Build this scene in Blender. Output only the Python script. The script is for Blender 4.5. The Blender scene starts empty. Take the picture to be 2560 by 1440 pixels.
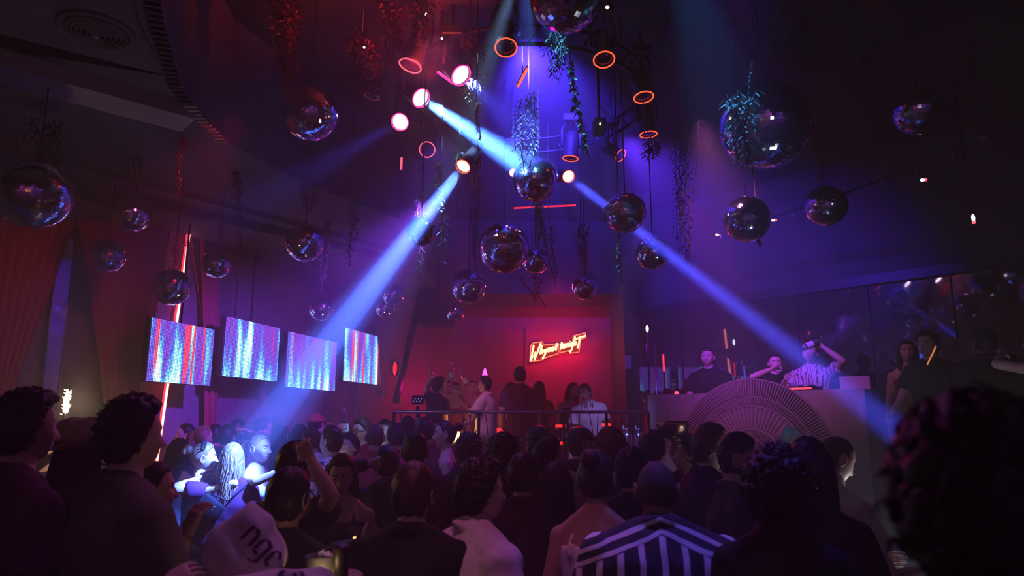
import bpy, bmesh, math, random
import numpy as np
from mathutils import Vector, Matrix, noise
from mathutils.bvhtree import BVHTree

SC = bpy.context.scene
COL = SC.collection
R = math.radians
PI = math.pi
rng = random.Random(7)
nrng = np.random.RandomState(7)

# ------------------------------------------------------------------ camera
CAM_Z = 1.85
PITCH = R(11.0)
FPX = 1750.0
cam = bpy.data.cameras.new('camera')
cam.lens = FPX / 2560 * 36.0
cam.sensor_width = 36.0
cam.clip_start = 0.05
cam.clip_end = 60
cam.dof.use_dof = True
cam.dof.focus_distance = 5.5
cam.dof.aperture_fstop = 2.2
camo = bpy.data.objects.new('camera', cam)
camo.location = (0, 0, CAM_Z)
camo.rotation_euler = (R(90) + PITCH, 0, 0)
COL.objects.link(camo)
SC.camera = camo


def ray(px, py):
    u = (px - 1280) / FPX
    v = (720 - py) / FPX
    return Vector((u, math.cos(PITCH) - math.sin(PITCH) * v, math.sin(PITCH) + math.cos(PITCH) * v))


CAMV = Vector((0, 0, CAM_Z))


def PD(px, py, d):
    """world point seen at a pixel, d metres along the view axis"""
    return CAMV + ray(px, py) * d


def PY(px, py, Y):
    r = ray(px, py)
    return CAMV + r * (Y / r.y)


def PZ(px, py, z):
    r = ray(px, py)
    return CAMV + r * ((z - CAM_Z) / r.z)


# ------------------------------------------------------------------ world, haze, render settings
SC.view_settings.view_transform = 'Standard'
SC.view_settings.look = 'None'
SC.view_settings.gamma = 1
SC.view_settings.use_curve_mapping = False
SC.view_settings.exposure = 0.0
try:
    cy = SC.cycles
    cy.max_bounces = 6
    cy.diffuse_bounces = 2
    cy.glossy_bounces = 4
    cy.transmission_bounces = 6
    cy.transparent_max_bounces = 8
    cy.volume_bounces = 0
    cy.sample_clamp_indirect = 2.0
    cy.caustics_reflective = False
    cy.caustics_refractive = False
    cy.use_denoising = True
    cy.use_adaptive_sampling = True
    cy.adaptive_threshold = 0.02
except Exception:
    pass
world = bpy.data.worlds.new('world')
SC.world = world
world.use_nodes = True
wn = world.node_tree
for n in list(wn.nodes):
    wn.nodes.remove(n)
w_out = wn.nodes.new('ShaderNodeOutputWorld')
w_bg = wn.nodes.new('ShaderNodeBackground')
w_bg.inputs[0].default_value = (0, 0, 0, 1)
w_bg.inputs[1].default_value = 0
w_vol = wn.nodes.new('ShaderNodeVolumeScatter')      # stage haze that fills the club
w_vol.inputs['Color'].default_value = (1, 1, 1, 1)
w_vol.inputs['Density'].default_value = 0.04
w_vol.inputs['Anisotropy'].default_value = 0.0
wn.links.new(w_bg.outputs[0], w_out.inputs['Surface'])
wn.links.new(w_vol.outputs[0], w_out.inputs['Volume'])


# ------------------------------------------------------------------ lamps
def point_lamp(name, loc, color, power, radius=0.05):
    l = bpy.data.lights.new(name, 'POINT')
    l.color = color
    l.energy = power
    l.shadow_soft_size = radius
    o = bpy.data.objects.new(name, l)
    o.location = loc
    COL.objects.link(o)
    return o


def spot_lamp(name, loc, target, color, power, size, blend=0.3, radius=0.04):
    l = bpy.data.lights.new(name, 'SPOT')
    l.color = color
    l.energy = power
    l.spot_size = R(size)
    l.spot_blend = blend
    l.shadow_soft_size = radius
    o = bpy.data.objects.new(name, l)
    o.location = loc
    d = Vector(target) - Vector(loc)
    o.rotation_euler = d.to_track_quat('-Z', 'Y').to_euler()
    COL.objects.link(o)
    return o


# moving heads that are switched on: (lens position, aim point)
HEAD_Z = 4.55
BEAMS = {
    'core': (PZ(1052, 245, HEAD_Z), PD(1338, 432, 6.45)),
    'vine': (PZ(1152, 188, HEAD_Z), PD(1540, 520, 10.5)),
    'faint': (PZ(1000, 305, HEAD_Z), PD(690, 480, 5.4)),
    'left': (PZ(1158, 416, 3.8), PD(588, 1165, 5.55)),
    'right': (PZ(1421, 441, 4.3), PD(2240, 1075, 4.6)),
}


def lamp_pos(key):
    a, b = BEAMS[key]
    return a + (b - a).normalized() * (0.12 if key == 'vine' else 0.055)


spot_lamp('beam_core', lamp_pos('core'), BEAMS['core'][1], (0.06, 0.20, 1.0), 52000, 14, 0.8)
spot_lamp('beam_vine', lamp_pos('vine'), BEAMS['vine'][1], (0.05, 0.06, 1.0), 5000, 22, 0.9)
spot_lamp('beam_faint', lamp_pos('faint'), BEAMS['faint'][1], (0.10, 0.06, 1.0), 900, 14, 0.8)
spot_lamp('beam_left', lamp_pos('left'), BEAMS['left'][1], (0.06, 0.15, 1.0), 30000, 15, 1.0)
spot_lamp('beam_right', lamp_pos('right'), BEAMS['right'][1], (0.06, 0.07, 1.0), 56000, 3.2, 0.45)
# added wide washes in blue, pink and red; no fixture carries them
spot_lamp('wash_blue_centre', PZ(1310, 120, 4.9), PD(1430, 470, 10.5), (0.065, 0.03, 1.0), 5200, 56, 1.0, 0.1)
spot_lamp('wash_blue_crowd', PZ(1120, 330, 4.5), (-1.6, 6.2, 0.8), (0.16, 0.07, 1.0), 260, 80, 1.0, 0.1)
spot_lamp('wash_blue_left', (-0.7, 6.4, 3.95), (-3.3, 9.0, 2.2), (0.24, 0.04, 1.0), 2300, 54, 1.0, 0.1)
spot_lamp('wash_blue_right', PZ(1560, 350, 4.5), (3.6, 9.4, 3.3), (0.11, 0.025, 1.0), 1500, 66, 1.0, 0.1)
spot_lamp('wash_stripe', (1.2, 3.1, 5.0), (0.62, 2.6, 1.3), (0.16, 0.10, 1.0), 300, 24, 0.9, 0.08)
spot_lamp('wash_pink_front', (-0.5, 4.6, 4.5), (-0.5, 2.2, 1.2), (1.0, 0.12, 0.75), 60, 75, 1.0, 0.1)
spot_lamp('wash_red_vines', (-0.6, 4.9, 4.4), (-0.9, 4.6, 5.2), (1.0, 0.05, 0.05), 90, 150, 1.0, 0.1)
# red lounge light and added fill lamps that have no fixture
for _px in (1345, 1395, 1445):
    point_lamp('neon_glow', PY(_px, 875, 12.2), (1.0, 0.0, 0.05), 11, 0.08)
point_lamp('red_lounge_fill', (0.4, 11.2, 1.75), (1.0, 0.0, 0.10), 12, 0.12)  # added red fill; no lamp stands here
point_lamp('red_lounge_left', (-1.75, 11.9, 2.4), (1.0, 0.0, 0.26), 15, 0.12)
spot_lamp('lounge_violet', (1.5, 7.2, 4.4), (1.05, 9.8, 1.6), (0.36, 0.24, 1.0), 420, 17, 0.8, 0.06)  # added violet fill on the seated couple
spot_lamp('lounge_pink', (-1.0, 6.9, 4.4), (-0.35, 9.4, 1.9), (1.0, 0.25, 0.75), 170, 12, 0.9, 0.06)  # added pink fill on the man in the white t-shirt
VINE_SPOT = (0.1, 4.1, 4.95)  # origin of added spots that only brighten single vines; no fixture here
for _nm, _t, _c, _p, _s in (('a', PD(1106, 545, 5.9), (0.25, 0.45, 1.0), 2200, 9), ('b', PD(1442, 280, 5.2), (0.08, 0.36, 1.0), 700, 16), ('c', PD(1348, 545, 6.9), (0.10, 0.55, 1.0), 1900, 5),
                            ('d', PD(1551, 650, 6.4), (0.05, 0.5, 1.0), 420, 6), ('e', PD(1845, 375, 4.45), (0.05, 0.34, 1.0), 260, 30), ('f', PD(1312, 340, 6.1), (0.08, 0.16, 1.0), 1500, 14), ('g', PD(1186, 225, 5.5), (0.35, 0.75, 1.0), 1000, 9)):
    spot_lamp('vine_fill_' + _nm, (0.95, 3.9, 5.1) if _nm == 'e' else VINE_SPOT, _t, _c, _p, _s, 0.8, 0.02)
spot_lamp('red_lounge_front', (-0.6, 8.2, 4.3), (-0.6, 10.8, 1.9), (1.0, 0.02, 0.12), 75, 60, 1.0, 0.1)
spot_lamp('booth_wash', (1.6, 5.6, 4.4), (3.1, 8.0, 1.5), (0.8, 0.17, 0.75), 260, 60, 1.0, 0.1)
spot_lamp('dj_red', (1.9, 7.2, 4.3), (2.9, 8.8, 2.6), (1.0, 0.03, 0.16), 110, 50, 1.0, 0.08)
spot_lamp('wash_violet_left', (-0.1, 2.6, 5.0), (-0.75, 2.1, 1.4), (0.70, 0.22, 1.0), 80, 30, 0.9, 0.08)  # added violet fill on the pale hoodie
spot_lamp('tank_blue', (1.0, 7.0, 4.6), (1.7, 9.5, 1.6), (0.12, 0.22, 1.0), 700, 9, 0.9, 0.05)  # added blue fill on the gas cylinders
spot_lamp('wash_pink_tee', (-0.2, 1.5, 5.05), (-0.08, 3.0, 1.3), (1.0, 0.22, 0.55), 120, 20, 1.0, 0.1)  # added pink fill on the pale t-shirt
spot_lamp('drape_red', (-2.0, 4.8, 4.05), (-4.3, 6.9, 2.5), (1.0, 0.02, 0.13), 60, 62, 1.0, 0.1)  # added red fill on the left drapes
spot_lamp('rear_wash', (0.5, -0.9, 4.9), (0.0, -2.5, 2.2), (0.55, 0.12, 0.75), 330, 120, 1.0, 0.1)  # added rear washes, so the mirror balls reflect a brighter wall
spot_lamp('rear_wash_side', (3.6, -0.9, 4.7), (3.6, -2.5, 2.2), (0.30, 0.10, 0.9), 240, 120, 1.0, 0.1)
spot_lamp('rear_wash_other', (-3.0, -0.9, 4.7), (-3.0, -2.5, 2.2), (0.6, 0.06, 0.4), 240, 120, 1.0, 0.1)
spot_lamp('red_crowd', (0.6, 8.9, 3.6), (0.3, 5.0, 1.2), (1.0, 0.01, 0.08), 120, 80, 1.0, 0.1)

# ------------------------------------------------------------------ materials
def new_mat(name):
    m = bpy.data.materials.new(name)
    m.use_nodes = True
    nt = m.node_tree
    return m, nt, nt.nodes['Principled BSDF']


def pmat(name, col, rough=0.6, metal=0.0, var=0.25, scale=18.0, bump=0.0, spec=0.4, stretch=(1, 1, 1), col2=None):
    """procedural surface: noise varies the colour, optional noise relief"""
    m, nt, b = new_mat(name)
    tc = nt.nodes.new('ShaderNodeTexCoord')
    mp = nt.nodes.new('ShaderNodeMapping')
    mp.inputs['Scale'].default_value = stretch
    nz = nt.nodes.new('ShaderNodeTexNoise')
    nz.inputs['Scale'].default_value = scale
    nz.inputs['Detail'].default_value = 3
    nt.links.new(tc.outputs['Object'], mp.inputs[0])
    nt.links.new(mp.outputs[0], nz.inputs['Vector'])
    rp = nt.nodes.new('ShaderNodeValToRGB')
    c2 = col2 or tuple(c * (1 - var) for c in col)
    rp.color_ramp.elements[0].position = 0.3
    rp.color_ramp.elements[1].position = 0.7
    rp.color_ramp.elements[0].color = (*c2, 1)
    rp.color_ramp.elements[1].color = (*col, 1)
    nt.links.new(nz.outputs[0], rp.inputs[0])
    nt.links.new(rp.outputs[0], b.inputs['Base Color'])
    b.inputs['Roughness'].default_value = rough
    b.inputs['Metallic'].default_value = metal
    b.inputs['Specular IOR Level'].default_value = spec
    if bump > 0:
        bp = nt.nodes.new('ShaderNodeBump')
        bp.inputs['Strength'].default_value = bump
        bp.inputs['Distance'].default_value = 0.02
        nt.links.new(nz.outputs[0], bp.inputs['Height'])
        nt.links.new(bp.outputs[0], b.inputs['Normal'])
    return m


def emat(name, col, strength, sample=True):
    m = bpy.data.materials.new(name)
    m.use_nodes = True
    nt = m.node_tree
    nt.nodes.remove(nt.nodes['Principled BSDF'])
    e = nt.nodes.new('ShaderNodeEmission')
    e.inputs[0].default_value = (*col, 1)
    e.inputs[1].default_value = strength
    nt.links.new(e.outputs[0], nt.nodes['Material Output'].inputs[0])
    if not sample:
        try:
            m.cycles.emission_sampling = 'NONE'
        except Exception:
            pass
    return m


M = {}
M['wall_dark'] = pmat('wall_paint_dark', (0.045, 0.04, 0.045), 0.75, bump=0.1, scale=6)
M['wall_red'] = pmat('wall_paint_maroon', (0.34, 0.06, 0.085), 0.7, bump=0.1, scale=5)
M['wall_left'] = pmat('wall_plaster_grey', (0.22, 0.21, 0.21), 0.85, bump=0.2, scale=9)
M['wall_rear'] = pmat('wall_paint_rear', (0.20, 0.18, 0.20), 0.8, bump=0.1, scale=6)
M['floor'] = pmat('floor_dark', (0.05, 0.045, 0.05), 0.35, scale=4)
M['ceil_black'] = pmat('ceiling_black', (0.035, 0.033, 0.036), 0.9, scale=5, bump=0.2)
M['soffit'] = pmat('soffit_grey', (0.12, 0.115, 0.12), 0.85, scale=4, bump=0.15)
M['fascia'] = pmat('fascia_beige', (0.42, 0.36, 0.32), 0.8, scale=3, bump=0.1)
M['black_metal'] = pmat('black_metal', (0.025, 0.025, 0.028), 0.45, 0.6, scale=30)
M['black_plastic'] = pmat('black_plastic', (0.02, 0.02, 0.022), 0.5, scale=30)
M['steel'] = pmat('brushed_steel', (0.55, 0.55, 0.58), 0.3, 1.0, scale=40, stretch=(1, 1, 8))
M['curtain'] = pmat('curtain_red', (0.42, 0.05, 0.09), 0.8, scale=14, bump=0.15, stretch=(6, 6, 1))
M['curtain_dark'] = pmat('curtain_plum', (0.16, 0.06, 0.10), 0.8, scale=14, bump=0.15, stretch=(6, 6, 1))
M['wood'] = pmat('oak_veneer', (0.46, 0.33, 0.26), 0.55, scale=3.5, bump=0.08, stretch=(14, 14, 0.8), col2=(0.34, 0.235, 0.18))
M['slat_wood'] = pmat('slat_wood', (0.40, 0.28, 0.22), 0.6, scale=6, stretch=(3, 3, 12))
M['slat_back'] = pmat('slat_backing', (0.20, 0.13, 0.11), 0.7, scale=6)
M['sofa'] = pmat('sofa_velvet', (0.10, 0.02, 0.03), 0.85, scale=22, bump=0.15)
M['copper'] = pmat('hammered_copper', (0.62, 0.30, 0.20), 0.28, 1.0, scale=26, bump=0.25)
M['white_plastic'] = pmat('white_plastic', (0.75, 0.74, 0.74), 0.5, scale=20, var=0.08)
M['paper'] = pmat('paper', (0.8, 0.8, 0.78), 0.9, scale=20, var=0.06)
M['ivory'] = pmat('rattan', (0.36, 0.26, 0.16), 0.7, scale=40, bump=0.3)
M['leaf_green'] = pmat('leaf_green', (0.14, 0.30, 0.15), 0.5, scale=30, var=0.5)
M['leaf_pale'] = pmat('leaf_lit_green', (0.48, 0.58, 0.46), 0.5, scale=30, var=0.35)  # paler colour stands in for stronger light on the lit vines
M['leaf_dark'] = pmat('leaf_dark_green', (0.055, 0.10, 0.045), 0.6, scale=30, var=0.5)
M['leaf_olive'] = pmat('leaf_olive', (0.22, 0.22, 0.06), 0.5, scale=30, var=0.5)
M['leaf_red'] = pmat('leaf_red_lit', (0.42, 0.09, 0.06), 0.6, scale=30, var=0.5)  # red light on the leaves is put into their colour
M['stem'] = pmat('vine_stem', (0.08, 0.06, 0.04), 0.8, scale=30)
M['mirror'] = pmat('mirror_tile', (0.90, 0.90, 0.93), 0.08, 1.0, scale=60, var=0.04)
M['ball_core'] = pmat('ball_core', (0.16, 0.16, 0.18), 0.3, 0.9, scale=20)
M['wall_mirror'] = pmat('smoked_mirror', (0.20, 0.20, 0.24), 0.03, 1.0, scale=1.5, var=0.06)
M['clear_mirror'] = pmat('clear_mirror', (0.7, 0.7, 0.74), 0.06, 1.0, scale=2, var=0.05)
M['red_led'] = emat('led_tube_red', (1.0, 0.03, 0.05), 3.0)
M['red_led_core'] = emat('led_tube_core', (1.0, 0.30, 0.24), 6.0, False)
M['ring_led'] = emat('ring_led', (1.0, 0.075, 0.022), 2.6, False)
M['ring_pink'] = emat('ring_led_pink', (1.0, 0.12, 0.20), 1.6, False)
M['ring_dim'] = emat('ring_led_dim', (0.5, 0.06, 0.22), 0.25, False)
M['lens_white'] = emat('lens_white', (1.0, 0.86, 1.0), 14.0, False)
M['lens_pink'] = emat('lens_pink', (1.0, 0.50, 0.66), 9.0, False)
M['lens_cream'] = emat('lens_cream', (1.0, 0.86, 0.62), 8.0, False)
M['halo_pink'] = emat('lens_rim_pink', (1.0, 0.03, 0.22), 3.0, False)
M['lens_off'] = pmat('lens_glass_dark', (0.06, 0.03, 0.09), 0.08, 0.4, scale=12)
M['white_spark'] = emat('pin_light', (0.85, 0.9, 1.0), 7.0, False)
M['red_spark'] = emat('red_pin_light', (1.0, 0.03, 0.05), 7.0, False)
M['warm_flame'] = emat('flame', (1.0, 0.56, 0.16), 9.0)
M['sparkler'] = emat('sparkler_flame', (1.0, 0.66, 0.28), 16.0)
M['neon'] = emat('neon_tube', (1.0, 0.50, 0.20), 6.0)
M['neon_frame'] = emat('neon_outline', (1.0, 0.16, 0.10), 3.2, False)
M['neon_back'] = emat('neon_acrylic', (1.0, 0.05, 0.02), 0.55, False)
M['mixer_led'] = emat('mixer_led', (1.0, 0.06, 0.12), 2.2, False)
M['screen_phone'] = emat('phone_screen', (0.9, 0.93, 1.0), 5.0)
M['pink_glow'] = emat('party_hat_glow', (1.0, 0.10, 0.62), 2.5, False)
M['red_glow_dim'] = emat('red_sconce', (1.0, 0.03, 0.03), 1.6)
M['blue_led'] = emat('blue_led', (0.25, 0.35, 1.0), 1.2, False)
M['blue_strip'] = emat('blue_strip', (0.10, 0.12, 1.0), 0.7, False)


def glass_mat(name, col, rough=0.03):
    m, nt, b = new_mat(name)
    nz = nt.nodes.new('ShaderNodeTexNoise')
    nz.inputs['Scale'].default_value = 9
    mr = nt.nodes.new('ShaderNodeMapRange')
    mr.inputs['To Min'].default_value = rough
    mr.inputs['To Max'].default_value = rough + 0.05
    nt.links.new(nz.outputs[0], mr.inputs[0])
    nt.links.new(mr.outputs[0], b.inputs['Roughness'])
    b.inputs['Base Color'].default_value = (*col, 1)
    b.inputs['Transmission Weight'].default_value = 0.9
    b.inputs['IOR'].default_value = 1.3
    return m


M['glass'] = glass_mat('clear_glass', (0.9, 0.95, 0.95))
M['bottle'] = glass_mat('bottle_glass', (0.7, 0.75, 0.72))

SKIN = [pmat('skin_light', (0.62, 0.41, 0.32), 0.5, scale=30, var=0.08, bump=0.03),
        pmat('skin_tan', (0.46, 0.28, 0.19), 0.5, scale=30, var=0.08, bump=0.03),
        pmat('skin_brown', (0.26, 0.145, 0.09), 0.5, scale=30, var=0.08, bump=0.03)]
LIPS = pmat('lips', (0.42, 0.14, 0.13), 0.4, scale=40, var=0.1)
BROW = pmat('eyebrows', (0.03, 0.02, 0.015), 0.8, scale=60, var=0.4)
STUBBLE = pmat('beard', (0.035, 0.025, 0.02), 0.85, scale=120, var=0.5, bump=0.3)
SCALP = pmat('cropped_scalp', (0.10, 0.07, 0.055), 0.7, scale=120, var=0.5, bump=0.2)
EYEWHITE = pmat('eye_white', (0.75, 0.73, 0.7), 0.2, scale=20, var=0.05)
IRIS = pmat('eye_iris', (0.03, 0.02, 0.015), 0.15, scale=20)
HAIR = {'black': pmat('hair_black', (0.014, 0.011, 0.012), 0.5, scale=60, var=0.5, spec=0.3),
        'brown': pmat('hair_brown', (0.055, 0.03, 0.018), 0.5, scale=60, var=0.4, spec=0.35),
        'auburn': pmat('hair_red_lit', (0.16, 0.045, 0.02), 0.5, scale=60, var=0.4),  # red light on the hair is put into its colour
        'blonde': pmat('hair_blonde', (0.42, 0.30, 0.17), 0.42, scale=60, var=0.4),
        'darkblonde': pmat('hair_dark_blonde', (0.30, 0.20, 0.11), 0.42, scale=60, var=0.45)}
CLOTH = {
    'black': (0.016, 0.015, 0.017), 'charcoal': (0.035, 0.034, 0.038), 'navy': (0.018, 0.022, 0.06),
    'white': (0.78, 0.76, 0.76), 'cream': (0.66, 0.60, 0.54), 'pink': (0.70, 0.42, 0.52), 'olive': (0.10, 0.095, 0.06),
    'red': (0.35, 0.03, 0.04), 'maroon': (0.18, 0.02, 0.04), 'grey': (0.25, 0.25, 0.27), 'blue': (0.05, 0.09, 0.26),
    'denim': (0.12, 0.19, 0.40), 'hoodie': (0.66, 0.60, 0.62), 'palepink': (0.72, 0.58, 0.70), 'plum': (0.09, 0.02, 0.06),
    'purple': (0.22, 0.08, 0.30)}
for k in list(CLOTH):
    CLOTH[k] = pmat('cloth_' + k, CLOTH[k], 0.85, scale=34, var=0.2, bump=0.12, spec=0.2)


def striped_cloth():
    m, nt, b = new_mat('cloth_striped')
    tc = nt.nodes.new('ShaderNodeTexCoord')
    sep = nt.nodes.new('ShaderNodeSeparateXYZ')
    nt.links.new(tc.outputs['Object'], sep.inputs[0])
    nz = nt.nodes.new('ShaderNodeTexNoise')
    nz.inputs['Scale'].default_value = 5

    def mth(op, a, bb):
        n = nt.nodes.new('ShaderNodeMath')
        n.operation = op
        for i, v in enumerate((a, bb)):
            if hasattr(v, 'links'):
                nt.links.new(v, n.inputs[i])
            else:
                n.inputs[i].default_value = v
        return n.outputs[0]
    wob = mth('MULTIPLY', nz.outputs[0], 0.02)

    def stripes(axis, freq, thr):
        s = mth('ADD', axis, wob)
        s = mth('MULTIPLY', s, freq)
        wide = mth('SINE', s, 0)
        thin = mth('SINE', mth('MULTIPLY', s, 2.0), 0)
        v = mth('ADD', wide, mth('MULTIPLY', thin, 0.55))
        return mth('GREATER_THAN', v, thr)
    ax = mth('ABSOLUTE', sep.outputs[0], 0)
    vert = stripes(sep.outputs[0], 82.0, 0.45)
    # the yoke across the shoulders is cut the other way
    yl = mth('ADD', sep.outputs[2], mth('MULTIPLY', ax, 0.42))
    hor = stripes(yl, 150.0, 0.1)
    yoke = mth('GREATER_THAN', yl, 1.452)
    mx = nt.nodes.new('ShaderNodeMix')
    mx.data_type = 'FLOAT'
    nt.links.new(yoke, mx.inputs[0])
    nt.links.new(vert, mx.inputs[2])
    nt.links.new(hor, mx.inputs[3])
    rp = nt.nodes.new('ShaderNodeValToRGB')
    rp.color_ramp.elements[0].color = (0.02, 0.018, 0.04, 1)
    rp.color_ramp.elements[1].color = (0.72, 0.70, 0.78, 1)
    nt.links.new(mx.outputs[0], rp.inputs[0])
    nt.links.new(rp.outputs[0], b.inputs['Base Color'])
    b.inputs['Roughness'].default_value = 0.8
    return m


def printed_cloth(name, c1, c2, scale=9.0):
    """abstract line print"""
    m, nt, b = new_mat(name)
    tc = nt.nodes.new('ShaderNodeTexCoord')
    w = nt.nodes.new('ShaderNodeTexWave')
    w.inputs['Scale'].default_value = scale
    w.inputs['Distortion'].default_value = 9
    w.inputs['Detail'].default_value = 2
    w.inputs['Detail Scale'].default_value = 1.5
    nt.links.new(tc.outputs['Object'], w.inputs[0])
    rp = nt.nodes.new('ShaderNodeValToRGB')
    rp.color_ramp.interpolation = 'EASE'
    rp.color_ramp.elements[0].position = 0.12
    rp.color_ramp.elements[1].position = 0.3
    rp.color_ramp.elements[0].color = (*c2, 1)
    rp.color_ramp.elements[1].color = (*c1, 1)
    nt.links.new(w.outputs[0], rp.inputs[0])
    nt.links.new(rp.outputs[0], b.inputs['Base Color'])
    b.inputs['Roughness'].default_value = 0.85
    return m


CLOTH['striped'] = striped_cloth()
CLOTH['printed'] = printed_cloth('cloth_printed_shirt', (0.72, 0.70, 0.70), (0.05, 0.04, 0.10), 5.0)
CLOTH['swirl'] = printed_cloth('cloth_swirl_tee', (0.60, 0.52, 0.58), (0.10, 0.06, 0.10), 7.0)


def led_screen(seed, red):
    """lit video panel: vertical streaks of cyan, white, violet (some red) behind a grid of diodes"""
    m = bpy.data.materials.new('led_screen_picture')
    m.use_nodes = True
    nt = m.node_tree
    nt.nodes.remove(nt.nodes['Principled BSDF'])
    L = nt.links.new
    tc = nt.nodes.new('ShaderNodeTexCoord')

    def noise_tex(sx, sy, off, detail=2.0):
        mp = nt.nodes.new('ShaderNodeMapping')
        mp.inputs['Scale'].default_value = (sx, sy, 1)
        mp.inputs['Location'].default_value = (off, off * 0.7, 0)
        L(tc.outputs['UV'], mp.inputs[0])
        n = nt.nodes.new('ShaderNodeTexNoise')
        n.inputs['Scale'].default_value = 1.0
        n.inputs['Detail'].default_value = detail
        L(mp.outputs[0], n.inputs['Vector'])
        return n.outputs[0]

    def ramp(src, stops):
        r = nt.nodes.new('ShaderNodeValToRGB')
        e = r.color_ramp.elements
        while len(e) < len(stops):
            e.new(0.5)
        for el, (p, c) in zip(e, stops):
            el.position = p
            el.color = (*c, 1)
        L(src, r.inputs[0])
        return r.outputs[0]

    def mth(op, a, b=0.0):
        n = nt.nodes.new('ShaderNodeMath')
        n.operation = op
        for i, v in enumerate((a, b)):
            if hasattr(v, 'links'):
                L(v, n.inputs[i])
            else:
                n.inputs[i].default_value = v
        return n.outputs[0]
    sep = nt.nodes.new('ShaderNodeSeparateXYZ')
    L(tc.outputs['UV'], sep.inputs[0])
    streak = noise_tex(7.5, 0.5, seed * 3.7, 1.5)
    speck = noise_tex(60, 26, seed * 1.3 + 4, 1.0)
    v = mth('ADD', streak, mth('MULTIPLY', mth('SUBTRACT', speck, 0.5), 0.30))
    v = mth('ADD', v, mth('MULTIPLY', mth('SUBTRACT', 0.55, sep.outputs[1]), 0.14))
    base = ramp(v, [(0.36, (0.20, 0.05, 0.52)), (0.49, (0.10, 0.10, 0.75)), (0.56, (0.10, 0.45, 0.85)), (0.63, (0.38, 1.0, 1.0)), (0.71, (0.95, 1.0, 1.0))])
    rs = noise_tex(19.0, 0.25, seed * 5.1 + 11, 0.0)
    rmask = ramp(rs, [(0.715 - red, (0, 0, 0)), (0.755 - red, (1, 1, 1))])
    mx = nt.nodes.new('ShaderNodeMix')
    mx.data_type = 'RGBA'
    L(rmask, mx.inputs[0])
    L(base, mx.inputs[6])
    mx.inputs[7].default_value = (0.85, 0.06, 0.16, 1)
    # diode grid
    gx = mth('ABSOLUTE', mth('SINE', mth('MULTIPLY', sep.outputs[0], PI * 44)))
    gy = mth('ABSOLUTE', mth('SINE', mth('MULTIPLY', sep.outputs[1], PI * 44)))
    dot = mth('MULTIPLY', mth('POWER', gx, 0.8), mth('POWER', gy, 0.8))
    dot = mth('ADD', mth('MULTIPLY', dot, 1.5), 0.10)
    e = nt.nodes.new('ShaderNodeEmission')
    L(mx.outputs[2], e.inputs[0])
    L(mth('MULTIPLY', dot, 2.2), e.inputs[1])
    L(e.outputs[0], nt.nodes['Material Output'].inputs[0])
    return m


# ------------------------------------------------------------------ mesh helpers
class MB:
    """collects shapes and links them as one mesh object"""

    def __init__(self):
        self.v = []
        self.f = []
        self.m = []
        self.n = 0

    def add(self, verts, faces, mat=0):
        verts = np.asarray(verts, dtype=float).reshape(-1, 3)
        self.v.append(verts)
        o = self.n
        if isinstance(mat, int):
            mat = [mat] * len(faces)
        for f, mm in zip(faces, mat):
            self.f.append(tuple(i + o for i in f))
            self.m.append(mm)
        self.n += len(verts)

    def transform(self, mat):
        a = np.array(mat)
        self.v = [x @ a[:3, :3].T + a[:3, 3] for x in self.v]

    def verts(self):
        return np.concatenate(self.v) if self.v else np.zeros((0, 3))

    def mesh(self, name, mats, smooth=True):
        me = bpy.data.meshes.new(name)
        me.from_pydata(self.verts().tolist(), [], self.f)
        for m in (mats if isinstance(mats, (list, tuple)) else [mats]):
            me.materials.append(m)
        if any(self.m):
            me.polygons.foreach_set('material_index', self.m)
        me.polygons.foreach_set('use_smooth', [smooth] * len(self.f))
        me.update()
        return me


def obj(name, data, mats=None, parent=None, smooth=True, loc=None):
    """link a mesh (MB or mesh data) as one object"""
    if isinstance(data, MB):
        data = data.mesh(name, mats, smooth)
    o = bpy.data.objects.new(name, data)
    COL.objects.link(o)
    if parent is not None:
        o.parent = parent
    if loc is not None:
        o.location = loc
    return o


def tag(o, label=None, cat=None, group=None, kind=None):
    if label:
        o['label'] = label
    if cat:
        o['category'] = cat
    if group:
        o['group'] = group
    if kind:
        o['kind'] = kind
    return o


def thing(name, label, cat, loc=(0, 0, 0), rotz=0.0, group=None):
    o = bpy.data.objects.new(name, None)
    o.empty_display_size = 0.1
    COL.objects.link(o)
    o.location = loc
    o.rotation_euler = (0, 0, rotz)
    return tag(o, label, cat, group)


def frame_from(d, up=(0, 0, 1)):
    d = np.asarray(d, float)
    d = d / (np.linalg.norm(d) + 1e-9)
    up = np.asarray(up, float)
    if abs(np.dot(d, up)) > 0.97:
        up = np.array([1.0, 0, 0]) if abs(d[0]) < 0.9 else np.array([0, 1.0, 0])
    x = np.cross(up, d)
    x /= np.linalg.norm(x)
    y = np.cross(d, x)
    return x, y, d


def tube(pts, radii, n=8, caps=True, flat=1.0):
    """swept tube; returns verts, faces"""
    pts = np.asarray(pts, float)
    k = len(pts)
    if np.isscalar(radii):
        radii = [radii] * k
    tang = np.gradient(pts, axis=0)
    x, y, _ = frame_from(tang[0])
    vs = []
    ang = np.arange(n) * 2 * PI / n
    ca, sa = np.cos(ang), np.sin(ang)
    for i in range(k):
        d = tang[i] / (np.linalg.norm(tang[i]) + 1e-9)
        x = x - d * np.dot(x, d)
        x /= (np.linalg.norm(x) + 1e-9)
        y = np.cross(d, x)
        vs.append(pts[i] + radii[i] * (np.outer(ca, x) + flat * np.outer(sa, y)))
    vs = np.concatenate(vs)
    fs = []
    for i in range(k - 1):
        for j in range(n):
            a, b = i * n + j, i * n + (j + 1) % n
            fs.append((a, b, b + n, a + n))
    if caps:
        fs.append(tuple(range(n - 1, -1, -1)))
        fs.append(tuple((k - 1) * n + j for j in range(n)))
    return vs, fs


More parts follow.
